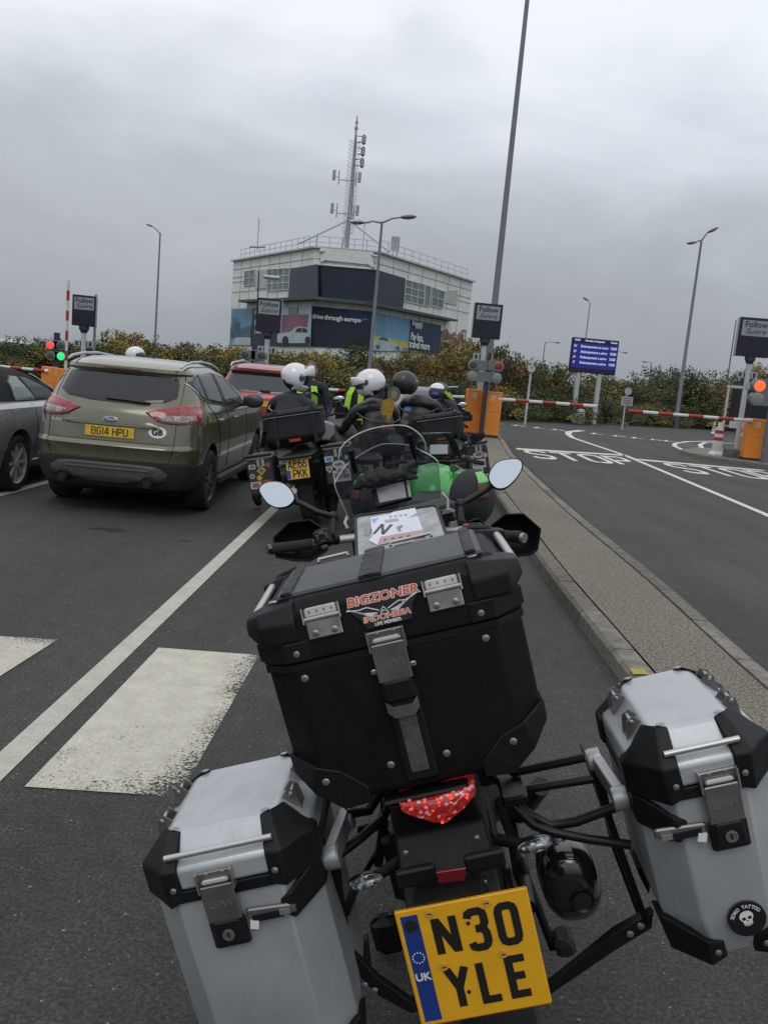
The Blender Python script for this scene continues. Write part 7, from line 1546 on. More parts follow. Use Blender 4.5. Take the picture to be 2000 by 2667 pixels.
for e, x, y, z, s_ in ((pl, -.425, -.607, LZ+.030, 1), (pr, .520, -.595, RZ+.022, -1)):
    b = latch(e, x, y, z, .064, .074, .052)
    MB().cbox((x, y-.004, z-.12), (.070, .014, .058), .004).build('lock_base', m_guard, b)
    # side clasp and black hinge cover wrapping the inner edge
    k = MB().cbox((x+s_*.085, y+.001, z-.098), (.095, .010, .020), .003, rot=(0, R(4), 0)).build('clasp', m_lat, e); MB().box((x+s_*.078, y-.006, z-.104), (.060, .006, .012)).build('clasp_lever', m_guard, k); MB().box((x+s_*.050, y-.008, z-.114), (.016, .006, .016), rot=(0, .3, 0)).build('clasp_tip', m_decw, k); MB().box((x+s_*.112, y-.0075, z-.101), (.020, .004, .010)).build('clasp_plate', m_rod, k)
    hwc = .165 if e is pl else .129; cxc = -.410 if e is pl else .506
    G = lambda a, b_, c: (cxc+s_*(hwc-a), y+.007+b_, c)
    MB().loft([[G(.075, -.004, z-.110), G(.075, -.004, z-.084), G(.075, .01, z-.084), G(.075, .01, z-.110)], [G(.052, -.012, z-.122), G(.050, -.012, z-.068), G(.05, .01, z-.068), G(.05, .01, z-.122)], [G(-.006, .060, z-.105), G(-.006, .060, z-.040), G(.01, .07, z-.040), G(.01, .07, z-.105)], [G(-.006, .14, z-.10), G(-.006, .14, z-.05), G(.01, .14, z-.05), G(.01, .14, z-.10)]]).build('hinge_cover', m_guard, e, bevel=.004)
# skull sticker
sc = hy(1945, 2394, -.5935); SQ = Matrix.Translation((sc.x, -.5925, sc.z)) @ Matrix.Rotation(R(-8), 4, 'Y')
SP = lambda a, b, d=0.: SQ @ Vector((a, -d, b))
mb = MB(); mb.M = SQ; mb.prism(ellipse(36, 0, 0, .0355, .0355), .004, -.0008); so_ = mb.build('sticker', m_decb, pr)
def disc(pts, m, nm, d, par=so_): mb = MB(); mb.add([SP(a, b, d) for a, b in pts], [tuple(range(len(pts)))]); return mb.build(nm, m, par)
sk1 = disc([(-.013, .004), (-.0125, .010), (-.008, .0155), (0, .0175), (.008, .0155), (.0125, .010), (.013, .004), (.0105, -.001), (.0085, -.004), (.008, -.011), (.004, -.0135), (-.004, -.0135), (-.008, -.011), (-.0085, -.004), (-.0105, -.001)], m_decw, 'skull_print', .0012)
for sx in (-1, 1): disc([(sx*.0055+.0037*cos(a), .0025+.0033*sin(a)) for a in [2*pi*k/12 for k in range(12)]], m_decb, 'eye_socket', .0016)
disc([(-.002, -.004), (0, .0), (.002, -.004)], m_decb, 'nose_hole', .0016)
for k in range(5): disc([(-.0062+.0028*k, -.0125), (-.0055+.0028*k, -.0125), (-.0055+.0028*k, -.0085), (-.0062+.0028*k, -.0085)], m_decb, 'teeth_gap', .0016)
arc_text('ZOKO TATTOO', 0, -.003, .0285, -1.05, 1.05, .0092, m_decw, so_, SQ, 'sticker_lettering', bold=.0002, off=.0011)

# --- rack, tail, lamps, plate
def tube(pts, r, nm='rack_tube', m_=None, par=None, n=12): return MB().tube(pts, r, n).build(nm, m_ or m_tube, par or K, smooth=True)
Hp = lambda px, py, y: tuple(hy(px, py, y))
tube([(.10, -.30, .925), Hp(1335, 2012, -.34), Hp(1525, 1972, -.38)], .0095); tube([(.10, -.30, .88), Hp(1330, 2062, -.34), Hp(1545, 2028, -.36)], .0095)
tube([Hp(1320, 2070, -.40), Hp(1375, 2120, -.40), Hp(1435, 2150, -.41), Hp(1500, 2140, -.42), Hp(1612, 2098, -.44)], .0105); tube([Hp(1322, 2085, -.41), Hp(1390, 2150, -.42), Hp(1440, 2168, -.43), Hp(1530, 2185, -.44), Hp(1640, 2200, -.44)], .0095)
MB().cbox(Hp(1335, 2060, -.38), (.055, .10, .022), .005).build('rack_block', m_tube, K)
for a, b_ in (((1545, 1968), (1600, 2050)),):
    p, q = Vector(Hp(1545, 1972, -.34)), Vector(Hp(1612, 2072, -.46)); MB().loft([[p+Vector(v) for v in ((-.012, 0, -.02), (.012, 0, -.02), (.012, 0, .022), (-.012, 0, .022))], [q+Vector(v) for v in ((-.012, 0, -.02), (.012, 0, -.02), (.012, 0, .022), (-.012, 0, .022))]]).build('rack_rail', m_alu, K, bevel=.004)
    for c_ in (p, q): MB().lathe(c_+Vector((0, -.01, 0)), [(.022, -.016), (.024, -.010), (.024, .012), (.02, .016)], 18, axis='X').build('rack_clamp', m_alu, K, smooth=True)
MB().loft([[(.322, -.36, .86), (.334, -.36, .86), (.334, -.24, .86), (.322, -.24, .86)], [(.330, -.42, .72), (.344, -.45, .72), (.344, -.36, .72), (.330, -.36, .72)], [(.352, -.45, .545), (.364, -.45, .545), (.364, -.40, .545), (.352, -.40, .545)]]).build('rack_plate', m_tube, K, bevel=.003)
tube([Hp(1555, 2000, -.30), Hp(1600, 2200, -.34), Hp(1672, 2390, -.40)], .009)
st_ = MB().loft([[Vector(Hp(1700, 2395, -.44))+Vector(v) for v in ((-.006, 0, -.020), (.006, 0, .018), (.004, .02, .02), (-.008, .02, -.018))], [Vector(Hp(1600, 2450, -.44))+Vector(v) for v in ((-.004, 0, -.024), (.006, 0, .018), (.004, .02, .02), (-.008, .02, -.02))], [Vector(Hp(1440, 2572, -.42))+Vector(v) for v in ((-.004, 0, -.014), (.004, 0, .012), (.004, .02, .014), (-.006, .02, -.012))], [Vector(Hp(1390, 2600, -.40))+Vector(v) for v in ((-.004, 0, -.014), (.004, 0, .012), (.004, .02, .014), (-.006, .02, -.012))]]).build('rack_strut', m_tube, K, bevel=.003)
for px, py in ((1668, 2412), (1640, 2433)): p = hy(px, py, -.445); MB().ell(p, (.008, .004, .008), 12, 5).build('bolt', m_riv, st_, smooth=True)
# left side of the rack
tube([(-.09, -.30, .92), Hp(960, 2112, -.33), Hp(900, 2120, -.36)], .011); tube([(-.09, -.30, .875), Hp(985, 2150, -.36), Hp(940, 2165, -.40)], .011)
p, q = Vector(Hp(903, 2125, -.34)), Vector(Hp(866, 2225, -.50)); MB().loft([[p+Vector(v) for v in ((-.012, 0, -.02), (.012, 0, -.02), (.012, 0, .022), (-.012, 0, .022))], [q+Vector(v) for v in ((-.012, 0, -.02), (.012, 0, -.02), (.012, 0, .022), (-.012, 0, .022))]]).build('rack_rail', m_alu, K, bevel=.004)
for c_ in (p, q): MB().lathe(c_+Vector((0, -.01, 0)), [(.022, -.016), (.024, -.010), (.024, .012), (.02, .016)], 18, axis='X').build('rack_clamp', m_alu, K, smooth=True)
tube([Hp(870, 2235, -.46), Hp(930, 2190, -.42), Hp(1000, 2130, -.38)], .010); tube([Hp(872, 2240, -.46), Hp(880, 2320, -.44), Hp(900, 2440, -.42), Hp(930, 2520, -.42)], .011)
tube([Hp(1000, 2140, -.30), Hp(985, 2250, -.26)], .011); tube([Hp(990, 2200, -.2), Hp(930, 2300, -.36), Hp(900, 2380, -.42)], .009)
st_ = MB().loft([[Vector(Hp(915, 2500, -.44))+Vector(v) for v in ((-.006, 0, -.018), (.006, 0, .022), (.004, .02, .02), (-.008, .02, -.018))], [Vector(Hp(985, 2570, -.44))+Vector(v) for v in ((-.006, 0, -.020), (.004, 0, .018), (.004, .02, .02), (-.008, .02, -.02))], [Vector(Hp(1070, 2625, -.42))+Vector(v) for v in ((-.004, 0, -.014), (.004, 0, .012), (.004, .02, .014), (-.006, .02, -.012))], [Vector((-.10, -.32, .36))+Vector(v) for v in ((-.004, 0, -.014), (.004, 0, .012), (.004, .02, .014), (-.006, .02, -.012))]]).build('rack_strut', m_tube, K, bevel=.003)
for px, py in ((949, 2566), (975, 2580)): p = hy(px, py, -.445); MB().ell(p, (.008, .004, .008), 12, 5).build('bolt', m_riv, st_, smooth=True)
MB().loft([[(-.262, -.46, .86), (-.246, -.46, .86), (-.246, -.30, .86), (-.262, -.30, .86)], [(-.275, -.45, .52), (-.262, -.45, .52), (-.262, -.38, .52), (-.275, -.38, .52)]]).build('rack_plate', m_tube, K, bevel=.003)
MB().cbox((0, -.30, .965), (.24, .36, .022), .006).build('carrier_plate', m_tube, K)
# tail
MB().loft([[(-.085, -.54, .955), (.075, -.54, .955), (.095, -.2, .97), (-.105, -.2, .97)], [(-.095, -.505, .875), (.085, -.505, .875), (.095, -.2, .84), (-.105, -.2, .84)], [(-.10, -.56, .76), (.09, -.56, .76), (.085, -.40, .76), (-.095, -.40, .76)], [(-.095, -.66, .69), (.085, -.66, .69), (.085, -.5, .66), (-.095, -.5, .66)]]).build('tail_panel', m_fender, K, bevel=.008, seg=3)
tpx = [(1038, 2090), (1120, 2078), (1200, 2052), (1236, 2046), (1240, 2066), (1212, 2100), (1166, 2138), (1130, 2140), (1070, 2122), (1046, 2112)]
o_ = [hy(px, py, -.548) for px, py in tpx]; cc = sum(o_, Vector())/len(o_)
tl = MB().loft([[p+Vector((0, .05, 0)) for p in o_], o_, [cc+(p-cc)*.93+Vector((0, -.008, 0)) for p in o_], [cc+(p-cc)*.5+Vector((0, -.013, 0)) for p in o_], [cc+(p-cc)*.05+Vector((0, -.014, 0)) for p in o_]]).build('tail_light', m_lens, K, smooth=True, auto=50)
for px, py in ((1066, 2085), (1072, 2107), (1106, 2088), (1139, 2082), (1143, 2091), (1173, 2071), (1212, 2055), (1216, 2078), (1108, 2101), (1128, 2111), (1152, 2142), (1175, 2079)): MB().ell(hy(px, py, -.560), (.0030, .0025, .0026), 10, 6).build('led', m_led, tl, smooth=True)
for x, z, w_, h_ in ((-.0, .945, .15, .016),): MB().cbox((-.01, -.53, .966), (.17, .04, .010), .004).build('lamp_hood', m_fender, tl)
pp = [hy(px, py, -.705) for px, py in ((1027, 2374), (1372, 2308), (1436, 2611))]
W_ = (pp[1]-pp[0]).length; H_ = (pp[2]-pp[1]).length; pc = (pp[0]+pp[2])/2; roll = -atan2(pp[1].z-pp[0].z, pp[1].x-pp[0].x)
plt, M4 = uk_plate(K, (pc.x, -.705, pc.z), W_, H_, [('N30', .022), ('YLE', .024)], roll=roll, m=mat('plate_amber', (.70, .355, .012), .4, var=.07, vscale=14))
PQ = M4
for c in kids(plt): bpy.data.objects.remove(c)
l = MB(); l.M = PQ; ch = H_*.302
for tx, ox, zz in (('N30', W_*.075, H_*.085), ('YLE', W_*.07, -H_*.365)): w_ = width(tx, ch, gap=.52, sx=.72); strokes(l, tx, ch, ch*.205, lambda a, b, d, z0=zz, w_=w_, ox=ox: (a-w_/2+ox, -.0032-d, b+z0), gap=.52, t=.0006, sx=.72)
l.build('characters', m_pltx, plt)
m_eub = mat('band_blue', (.012, .035, .19), .4); 
def onp(pts, m, nm, d, par): mb = MB(); mb.M = PQ; mb.prism(pts, -.0031, -.0031-d); return mb.build(nm, m, par)
bx = -W_*.40; bd = onp([(bx-W_*.065, -H_*.46), (bx+W_*.065, -H_*.46), (bx+W_*.065, H_*.45), (bx-W_*.065, H_*.45)], m_eub, 'blue_band', .0005, plt)
onp(ellipse(20, bx, H_*.36, W_*.05, W_*.05), m_pltx, 'black_dot', .001, bd)
for k in range(12): a = 2*pi*k/12; onp(ellipse(5, bx+W_*.043*cos(a), H_*.09+W_*.043*sin(a), .0016, .0016), m_decw, 'star', .001, bd)
text('lettering', 'UK', .020, m_decw, bd, PQ @ facing((bx, -.0045, -H_*.075)), bold=.0006, ext=.0003)
m_scr_y = mat('screw_cap_yellow', (.50, .30, .06), .45)
for sx, sz in ((-.245, .44), (.185, .44), (-.23, -.02), (.225, -.005)): o = onp(ellipse(18, W_*sx, H_*sz, .0068, .0068), m_scr_y, 'screw', .003, plt); onp([(W_*sx-.004, H_*sz-.001), (W_*sx+.004, H_*sz-.001), (W_*sx+.004, H_*sz+.001), (W_*sx-.004, H_*sz+.001)], m_pltx, 'slot', .0036, o)
for sx, sz in ((.02, .30), (-.09, -.27), (.235, -.28)): onp(ellipse(12, W_*sx, H_*sz, .0035, .0035), m_pltx, 'bolt_hole', .0015, plt)
MB().cbox((pc.x, -.695, pc.z), (W_*.94, .012, H_*.9), .004).build('plate_holder', m_fender, K)
MB().loft([[(-.08, -.62, .69), (.07, -.62, .69), (.07, -.50, .70), (-.08, -.50, .70)], [(-.07, -.69, .84), (.06, -.69, .84), (.06, -.56, .80), (-.07, -.56, .80)]]).build('plate_bracket', m_fender, K, bevel=.004)
rf = [hy(px, py, -.62) for px, py in ((1134, 2268), (1214, 2256), (1210, 2290), (1142, 2298))]; MB().loft([rf, [p-Vector((0, .006, 0)) for p in rf]]).build('reflector', m_lredd, K, bevel=.002)
for px, py, s_ in ((1085, 2280, .032), (1262, 2240, .032)): p = hy(px, py, -.60); MB().cbox(p, (.075, .02, .035), .004).build('bracket_tab', m_plastg if 0 else m_fender, K)
for px, py, sx in ((953, 2295, -1), (1393, 2200, 1)):
    p = hy(px, py, -.50); MB().tube([(sx*.10, -.46, p.z+.005), (p.x-sx*.02, -.49, p.z)], [.013, .011], 10).build('indicator_stalk', m_fender, K, smooth=True); i_ = MB().ell(p, (.036, .020, .0135), 22, 12, rot=(0, R(-2), 0)).build('indicator', m_ind, K, smooth=True); MB().ell(p+Vector((0, .006, 0)), (.0375, .018, .015), 20, 10).build('indicator_shell', m_gloss, i_, smooth=True)
# silencer
e0 = hy(1490, 2305, -.36); rings = []
for dy, k in ((-.034, .12), (-.032, .40), (-.022, .66), (-.004, .88), (.03, 1.02), (.10, 1.06), (.20, .98), (.30, .75), (.34, .4)):
    rings.append([(e0.x+(.064*k)*(abs(cos(a))**.8*(1 if cos(a) > 0 else -1)), e0.y+dy+.0, e0.z-(-.02)*0+(.094*k)*(abs(sin(a))**.85*(1 if sin(a) > 0 else -1))+dy*-.30) for a in [2*pi*j/28 for j in range(28)]])
ex = MB().loft(rings).build('silencer', m_gloss, K, smooth=True, auto=50)
q = hy(1510, 2325, -.366); MB().lathe((q.x, -.392, q.z), [(.020, -.004), (.025, -.008), (.027, -.002), (.027, .02)], 22, axis='Y').build('outlet', m_tube, ex, smooth=True); MB().lathe((q.x, -.3975, q.z), [(.0195, 0), (.0195, .001)], 20, axis='Y').build('bore', m_pltx, ex)
tube([(e0.x, .14, e0.z-.02), (.16, .32, .42), (.12, .55, .36)], .026, 'exhaust_pipe')
for i, pts in enumerate((((-.07, -.40, .84), (-.11, -.36, .80), (-.12, -.30, .66), (-.09, -.2, .5)), ((.07, -.42, .85), (.10, -.38, .74), (.09, -.34, .60)), ((-.13, -.30, .86), (-.16, -.28, .74), (-.13, -.2, .58)), ((-.05, -.57, .80), (-.02, -.60, .77), (.03, -.60, .78), (.05, -.57, .81)))): tube(pts, .0045 if i < 3 else .003, 'cable', n=8)
for x, z in ((-.075, .86), (.065, .86), (-.07, .78), (.06, .78)): MB().ell((x, -.545 if z > .8 else -.566, z), (.006, .004, .006), 12, 5).build('tail_bolt', m_riv, K, smooth=True)
MB().cbox((-.13, -.28, .70), (.05, .10, .16), .012).build('shock_reservoir', m_fender, K); MB().tube([(-.055, -.10, .46), (-.05, .05, .74)], .030, 16).build('shock_absorber', m_tube, K, smooth=True)
# wheels, swing arm, frame
bwheel(K, .0, .335, .17); bwheel(K, 1.56, .345, .115, yaw=R(-14))
MB().loft([[(-.095, -.30, .40), (.095, -.30, .40), (.095, -.28, .42), (-.095, -.28, .42)], [(-.09, -.20, .62), (.09, -.20, .62), (.09, -.18, .62), (-.09, -.18, .62)], [(-.085, .0, .72), (.085, .0, .72), (.085, .02, .70), (-.085, .02, .70)]]).build('hugger', m_fender, K, bevel=.004)
for sx in (-1, 1): tube([(sx*.12, .0, .335), (sx*.13, .30, .36), (sx*.10, .58, .42)], .024, 'swing_arm'); tube([(sx*.14, -.05, .78), (sx*.14, .3, .72), (sx*.12, .6, .62)], .014, 'subframe_tube')
MB().cbox(Hp(1468, 2452, .10), (.055, .09, .05), .012).build('foot_peg', m_tyre, K); tube([Hp(1440, 2470, .10), (.13, .12, .40)], .012, 'peg_bracket'); MB().lathe((0, 0, .335), [(.10, .088), (.105, .10), (.05, .11), (.01, .11)], 24, axis='X').build('brake_disc', m_tube, K, smooth=True)
MB().cbox(Hp(1010, 2430, .25), (.09, .06, .12), .02).build('chain_guard', m_fender, K)
MB().loft([[(-.16, .02, .84), (.16, .02, .84), (.15, .0, .93), (-.15, .0, .93)], [(-.17, .30, .82), (.17, .30, .82), (.15, .30, .90), (-.15, .30, .90)], [(-.12, .62, .86), (.12, .62, .86), (.10, .62, .93), (-.10, .62, .93)]]).build('seat', m_leath, K, bevel=.02, seg=3)
MB().loft([[(-.13, -.30, .83), (.13, -.30, .83), (.12, -.30, .93), (-.12, -.30, .93)], [(-.15, .05, .78), (.15, .05, .78), (.15, .05, .90), (-.15, .05, .90)]]).build('rear_seat', m_leath, K, bevel=.02)
MB().loft([[(x*k, y, .84+z*h_) for x, z in [(-1, 0), (-.9, .7), (-.5, 1), (.5, 1), (.9, .7), (1, 0)]] for y, k, h_ in ((.50, .13, .12), (.66, .22, .26), (.90, .26, .34), (1.08, .22, .26), (1.18, .14, .14))]).build('tank', m_gloss, K, smooth=True, auto=50)
MB().cbox((0, .72, .52), (.36, .52, .46), .06).build('engine', m_bkgrey, K)
for sx in (-1, 1): MB().tube([(sx*.10, 1.56, .34), (sx*.10, 1.20, 1.10)], [.03, .024], 12).build('fork_leg', m_bkgrey, K, smooth=True)
MB().loft([[(-.24, 1.12, 1.02), (.24, 1.12, 1.02), (.22, 1.15, 1.24), (-.22, 1.15, 1.24)], [(-.20, 1.32, .98), (.20, 1.32, .98), (.17, 1.26, 1.26), (-.17, 1.26, 1.26)], [(-.10, 1.46, 1.0), (.10, 1.46, 1.0), (.08, 1.42, 1.14), (-.08, 1.42, 1.14)]]).build('nose_fairing', m_fender, K, bevel=.02)
tube([(-.06, .55, .30), (-.22, .52, .04), (-.26, .50, -.08)], .012, 'side_stand')

# --- tank bag with map pocket
TN = lambda x, z: .42+(z-1.25)/.53
def bagpt(px, py, d=0.):
    p = hs(px, py, TN); return p+Vector((0, -.468, .884))*d
bc = [(927, 1468), (1172, 1411), (1138, 1315), (923, 1345)]
top_ = []
for i in range(4):
    a = Vector(bc[i]); b_ = Vector(bc[(i+1) % 4]); pv = Vector(bc[i-1])
    for t in (.10, .035): top_.append(a+(pv-a)*t if 0 else a.lerp(pv, t))
    for t in (.035, .10): top_.append(a.lerp(b_, t))
tp = [bagpt(*p) for p in top_]; nb = Vector((0, -.468, .884)); cb = sum(tp, Vector())/len(tp)
tb = MB().loft([[cb+(p-cb)*.9-nb*.16 for p in tp], [cb+(p-cb)*1.03-nb*.08 for p in tp], [cb+(p-cb)*1.0-nb*.004 for p in tp], [cb+(p-cb)*.97 for p in tp]]).build('tank_bag', m_strap, K, smooth=True, bevel=.006)
m_vinyl = mat('map_pocket_vinyl', (.26, .27, .275), .25, var=.35, vscale=22, bump=.35, bscale=26, coat=.5)
def sheet(px_, d, m, nm, par, wr=.0):
    o = [bagpt(x, y, d) for x, y in px_]; c_ = sum(o, Vector())/len(o); mb = MB(); mb.loft([[p-nb*.0015 for p in o], o]); return mb.build(nm, m, par)
o = [cb+(p-cb)*.955+nb*.001 for p in tp]; c0 = sum(o, Vector())/len(o); rr_ = random.Random(4); rings = [[p-nb*.002 for p in o], o]
for k in (.86, .7, .5, .3, .1): rings.append([c0+(p-c0)*k+nb*(.0015+rr_.uniform(-.0015, .0028)) for p in o])
po = MB().loft(rings).build('map_pocket', m_vinyl, tb, smooth=True, auto=70)
MB().tube([cb+(p-cb)*.975+nb*.002 for p in tp]+[cb+(tp[0]-cb)*.975+nb*.002], .0045, 8).build('piping', m_pltx, tb, smooth=True)
m_paper = mat('paper', (.60, .62, .68), .6, var=.06, bump=.2, bscale=20); m_paperp = mat('pink_print', (.42, .30, .29), .6, var=.1); m_pblue = mat('blue_print', (.20, .34, .62), .6); m_pgrey = mat('grey_print', (.07, .075, .08), .6); m_pmid = mat('mid_grey_print', (.23, .25, .26), .6, var=.1)
sheet([(946, 1367), (980, 1352), (960, 1400), (950, 1398)], .0060, m_pmid, 'map_sheet', tb)
pa = sheet([(965, 1353), (1016, 1343), (1026, 1337), (1082, 1327), (1108, 1400), (1070, 1405), (985, 1424), (962, 1412), (972, 1400)], .0068, m_paper, 'paper', tb)
sheet([(992, 1403), (1105, 1384), (1108, 1401), (985, 1422)], .0076, m_paperp, 'pink_band', pa)
for q in ([(968, 1357), (988, 1353), (975, 1368)], [(1068, 1352), (1088, 1340), (1090, 1347)]): sheet(q, .0078, m_pblue, 'blue_corner', pa)
for q in ([(972, 1395), (994, 1370), (1000, 1370), (979, 1395)], [(994, 1370), (1001, 1370), (1002, 1396), (995, 1396)], [(995, 1396), (1002, 1396), (1025, 1371), (1017, 1371)]): sheet(q, .0082, m_pgrey, 'bold_letter_n', pa)
for q in ([(1033, 1378), (1048, 1372), (1051, 1376), (1038, 1384)], [(1037, 1384), (1044, 1382), (1046, 1387), (1040, 1389)]): sheet(q, .0082, m_pmid, 'small_emblem', pa)
for k in range(9): sheet([(1004+k*4.0, 1359-k*.55), (1006+k*4.0, 1359-k*.55), (1007+k*4.0, 1366-k*.55), (1005+k*4.0, 1366-k*.55)], .0082, m_pmid, 'barcode_bar', pa)
for k in range(4): x = 1015+k*13; sheet([(x, 1349-k*1.5), (x+6, 1348-k*1.5), (x+7, 1351-k*1.5), (x+2, 1352-k*1.5)], .0082, m_pmid, 'print_mark', pa)
for k in range(4): x = 1000+k*20; sheet([(x, 1411-k*3.2), (x+7, 1408-k*3.2), (x+9, 1410-k*3.2), (x+2, 1413-k*3.2)], .0086, m_pgrey, 'scribble', pa)
sheet([(1028, 1425), (1074, 1415), (1077, 1432), (1030, 1440)], .0065, m_decb, 'dark_patch', tb); sheet([(975, 1436), (990, 1428), (1000, 1444), (973, 1452)], .0065, m_decb, 'dark_patch', tb); sheet([(1092, 1412), (1115, 1420), (1094, 1430)], .0065, m_decb, 'dark_patch', tb)

# --- bars, guards, mirrors
def path(pts, r, nm, m_, par=None, n=12): return MB().tube([Vector(p) for p in pts], r, n).build(nm, m_, par or K, smooth=True)
gl0, gl1 = hy(706, 1430, .74), hy(812, 1417, .80); gr0, gr1 = hy(1262, 1386, .80), hy(1357, 1400, .70)
hb = path([gl1, hy(870, 1408, .84), hy(925, 1400, .88), (-.10, .95, 1.20), (.10, .95, 1.17), hy(1165, 1383, .88), hy(1215, 1381, .84), gr0], .0145, 'handlebar', m_rod)
g_ = path([gl0, gl0.lerp(gl1, .08), gl0.lerp(gl1, .5), gl1], [.0205, .0185, .0175, .0185], 'grip', m_tyre, hb, 16); path([gl0-(gl1-gl0).normalized()*.012, gl0], [.016, .018], 'bar_end', m_gloss, g_, 14)
g_ = path([gr0, gr0.lerp(gr1, .5), gr1], [.0185, .0165, .0175], 'grip', m_tyre, hb, 16); path([gr0.lerp(gr1, .80), gr1], [.020, .020], 'grip_collar', m_fender, g_, 16); u_ = (gr1-gr0).normalized(); path([gr1, gr1+u_*.014], [.0165, .0165], 'bar_end', m_riv, g_, 16)
sw = MB().cbox(hy(842, 1402, .80), (.060, .055, .062), .010, rot=(R(-20), R(-6), 0)).build('switch_gear', m_fender, K)
q0 = hy(839, 1398, .765)
for a, b_ in ((0, .014), (0, -.014), (.016, 0), (-.016, 0)): MB().loft([[q0+Vector((a*1.2-b_*.6 if 0 else a+s*(.010 if b_ else .004), -.003, b_+t*(.004 if b_ else .010))) for s, t in ((-1, -1), (1, -1), (1, 1), (-1, 1))], [q0+Vector((a*.9+s*(.007 if b_ else .003), -.009, b_*.9+t*(.003 if b_ else .007))) for s, t in ((-1, -1), (1, -1), (1, 1), (-1, 1))]]).build('rocker_button', m_plastg, sw)
MB().cbox(q0+Vector((-.0, -.004, -.035)), (.022, .012, .014), .003).build('horn_button', m_plastg, sw); MB().cbox(q0+Vector((-.03, .0, -.028)), (.02, .02, .024), .005).build('toggle', m_fender, sw)
path([hy(866, 1404, .83), hy(878, 1403, .84)], .021, 'bar_clamp', m_fender, hb, 14); path([hy(820, 1425, .86), hy(770, 1440, .93), hy(722, 1440, .90)], .006, 'clutch_lever', m_tube, K, 8)
sw2 = MB().cbox(hy(1233, 1384, .82), (.075, .055, .055), .012, rot=(R(-20), R(10), 0)).build('switch_gear', m_fender, K); MB().cbox(hy(1213, 1376, .775), (.020, .012, .030), .003, rot=(R(-15), R(10), 0)).build('kill_switch', mat('switch_red', (.45, .02, .02), .4), sw2)
path([hy(1258, 1398, .90), hy(1300, 1422, .95), hy(1345, 1425, .92)], .006, 'brake_lever', m_tube, K, 8)
MB().cbox(hy(1165, 1345, .93), (.06, .05, .05), .01).build('fluid_reservoir', m_gloss, K)
mb = MB(); mb.cbox(hy(1180, 1368, .92), (.03, .03, .04), .006); mb.build('reservoir_clamp', m_riv, K)
def guard(px_, f, d, nm='hand_guard'):
    o = [hs(x, y, f) for x, y in px_]; c_ = sum(o, Vector())/len(o); r_ = []
    for k, dy in ((1.03, -.018), (1.0, .0), (.90, .030), (.70, .050), (.4, .060), (.05, .062)): r_.append([c_+(p-c_)*k+Vector((0, dy*d, 0)) for p in o])
    m_ = MB().loft(r_, caps=False); m_.f.append(tuple(range((len(r_)-1)*len(o), len(r_)*len(o)))); m_.m.append(0)
    g = m_.build(nm, m_guard, K, smooth=True, auto=50); q = g.modifiers.new('solid', 'SOLIDIFY'); q.thickness = .005; q.offset = 1; return g
guard([(719, 1422), (719, 1398), (756, 1362), (807, 1356), (841, 1379), (858, 1400), (850, 1430), (826, 1446), (809, 1456), (766, 1455), (725, 1447)], lambda x, z: .94+(x+.38)*.35, 1)
guard([(1271, 1377), (1315, 1341), (1360, 1340), (1402, 1377), (1394, 1427), (1379, 1439), (1317, 1448), (1288, 1430)], lambda x, z: .93-(x-.38)*.35, 1)
guard([(1212, 1372), (1222, 1360), (1244, 1352), (1272, 1378), (1262, 1392), (1225, 1392)], lambda x, z: .92, .6)
def mirror(px_, cpx, stem, lab):
    n_ = lambda x, z: 0
    c0_ = hy(*cpx, .90); f = lambda x, z, c=c0_: c.y+(z-c.z)*.36
    dense = []
    for i in range(len(px_)):   # smooth closed curve through the outline
        p0, p1, p2, p3 = (Vector(px_[(i+k) % len(px_)]) for k in (-1, 0, 1, 2))
        for t in (0, .25, .5, .75): dense.append(.5*((2*p1)+(p2-p0)*t+(2*p0-5*p1+4*p2-p3)*t*t+(3*p1-p0-3*p2+p3)*t**3))
    g = [hs(p.x, p.y, f) for p in dense]; c_ = sum(g, Vector())/len(g); nn = Vector((0, -.94, .34))
    sh_ = MB().loft([[c_+(p-c_)*1.02+nn*.004 for p in g], [c_+(p-c_)*1.075+nn*.001 for p in g], [c_+(p-c_)*1.05-nn*.014 for p in g], [c_+(p-c_)*.75-nn*.032 for p in g], [c_+(p-c_)*.2-nn*.038 for p in g]]).build('mirror', m_guard, K, smooth=True, auto=60)
    MB().loft([[c_+(p-c_)*.985+nn*.0035 for p in g], [c_+(p-c_)*.985+nn*.0052 for p in g]]).build('mirror_glass', m_mirg, sh_)
    path([c_-nn*.02]+[hy(*s[:2], s[2]) for s in stem], [.014]+[.011]*(len(stem)-2)+[.012, .012], 'mirror_stem', m_tube, sh_, 12)
    p_ = hy(*stem[-2][:2], stem[-2][2]); MB().ell(p_, (.018, .018, .018), 14, 8).build('stem_joint', m_tube, sh_, smooth=True)
mirror([(677, 1277), (684, 1264), (703, 1256), (730, 1257), (752, 1270), (766, 1292), (764, 1306), (748, 1319), (722, 1322), (700, 1312), (686, 1295)], (722, 1290), [(785, 1312, .91), (825, 1333, .90), (869, 1345, .89), (866, 1395, .84)], 'left')
mirror([(1273, 1243), (1280, 1222), (1297, 1204), (1325, 1197), (1350, 1198), (1359, 1210), (1354, 1230), (1338, 1252), (1316, 1270), (1294, 1272), (1279, 1260)], (1315, 1236), [(1262, 1278, .91), (1228, 1298, .90), (1198, 1313, .89), (1200, 1360, .84)], 'right')

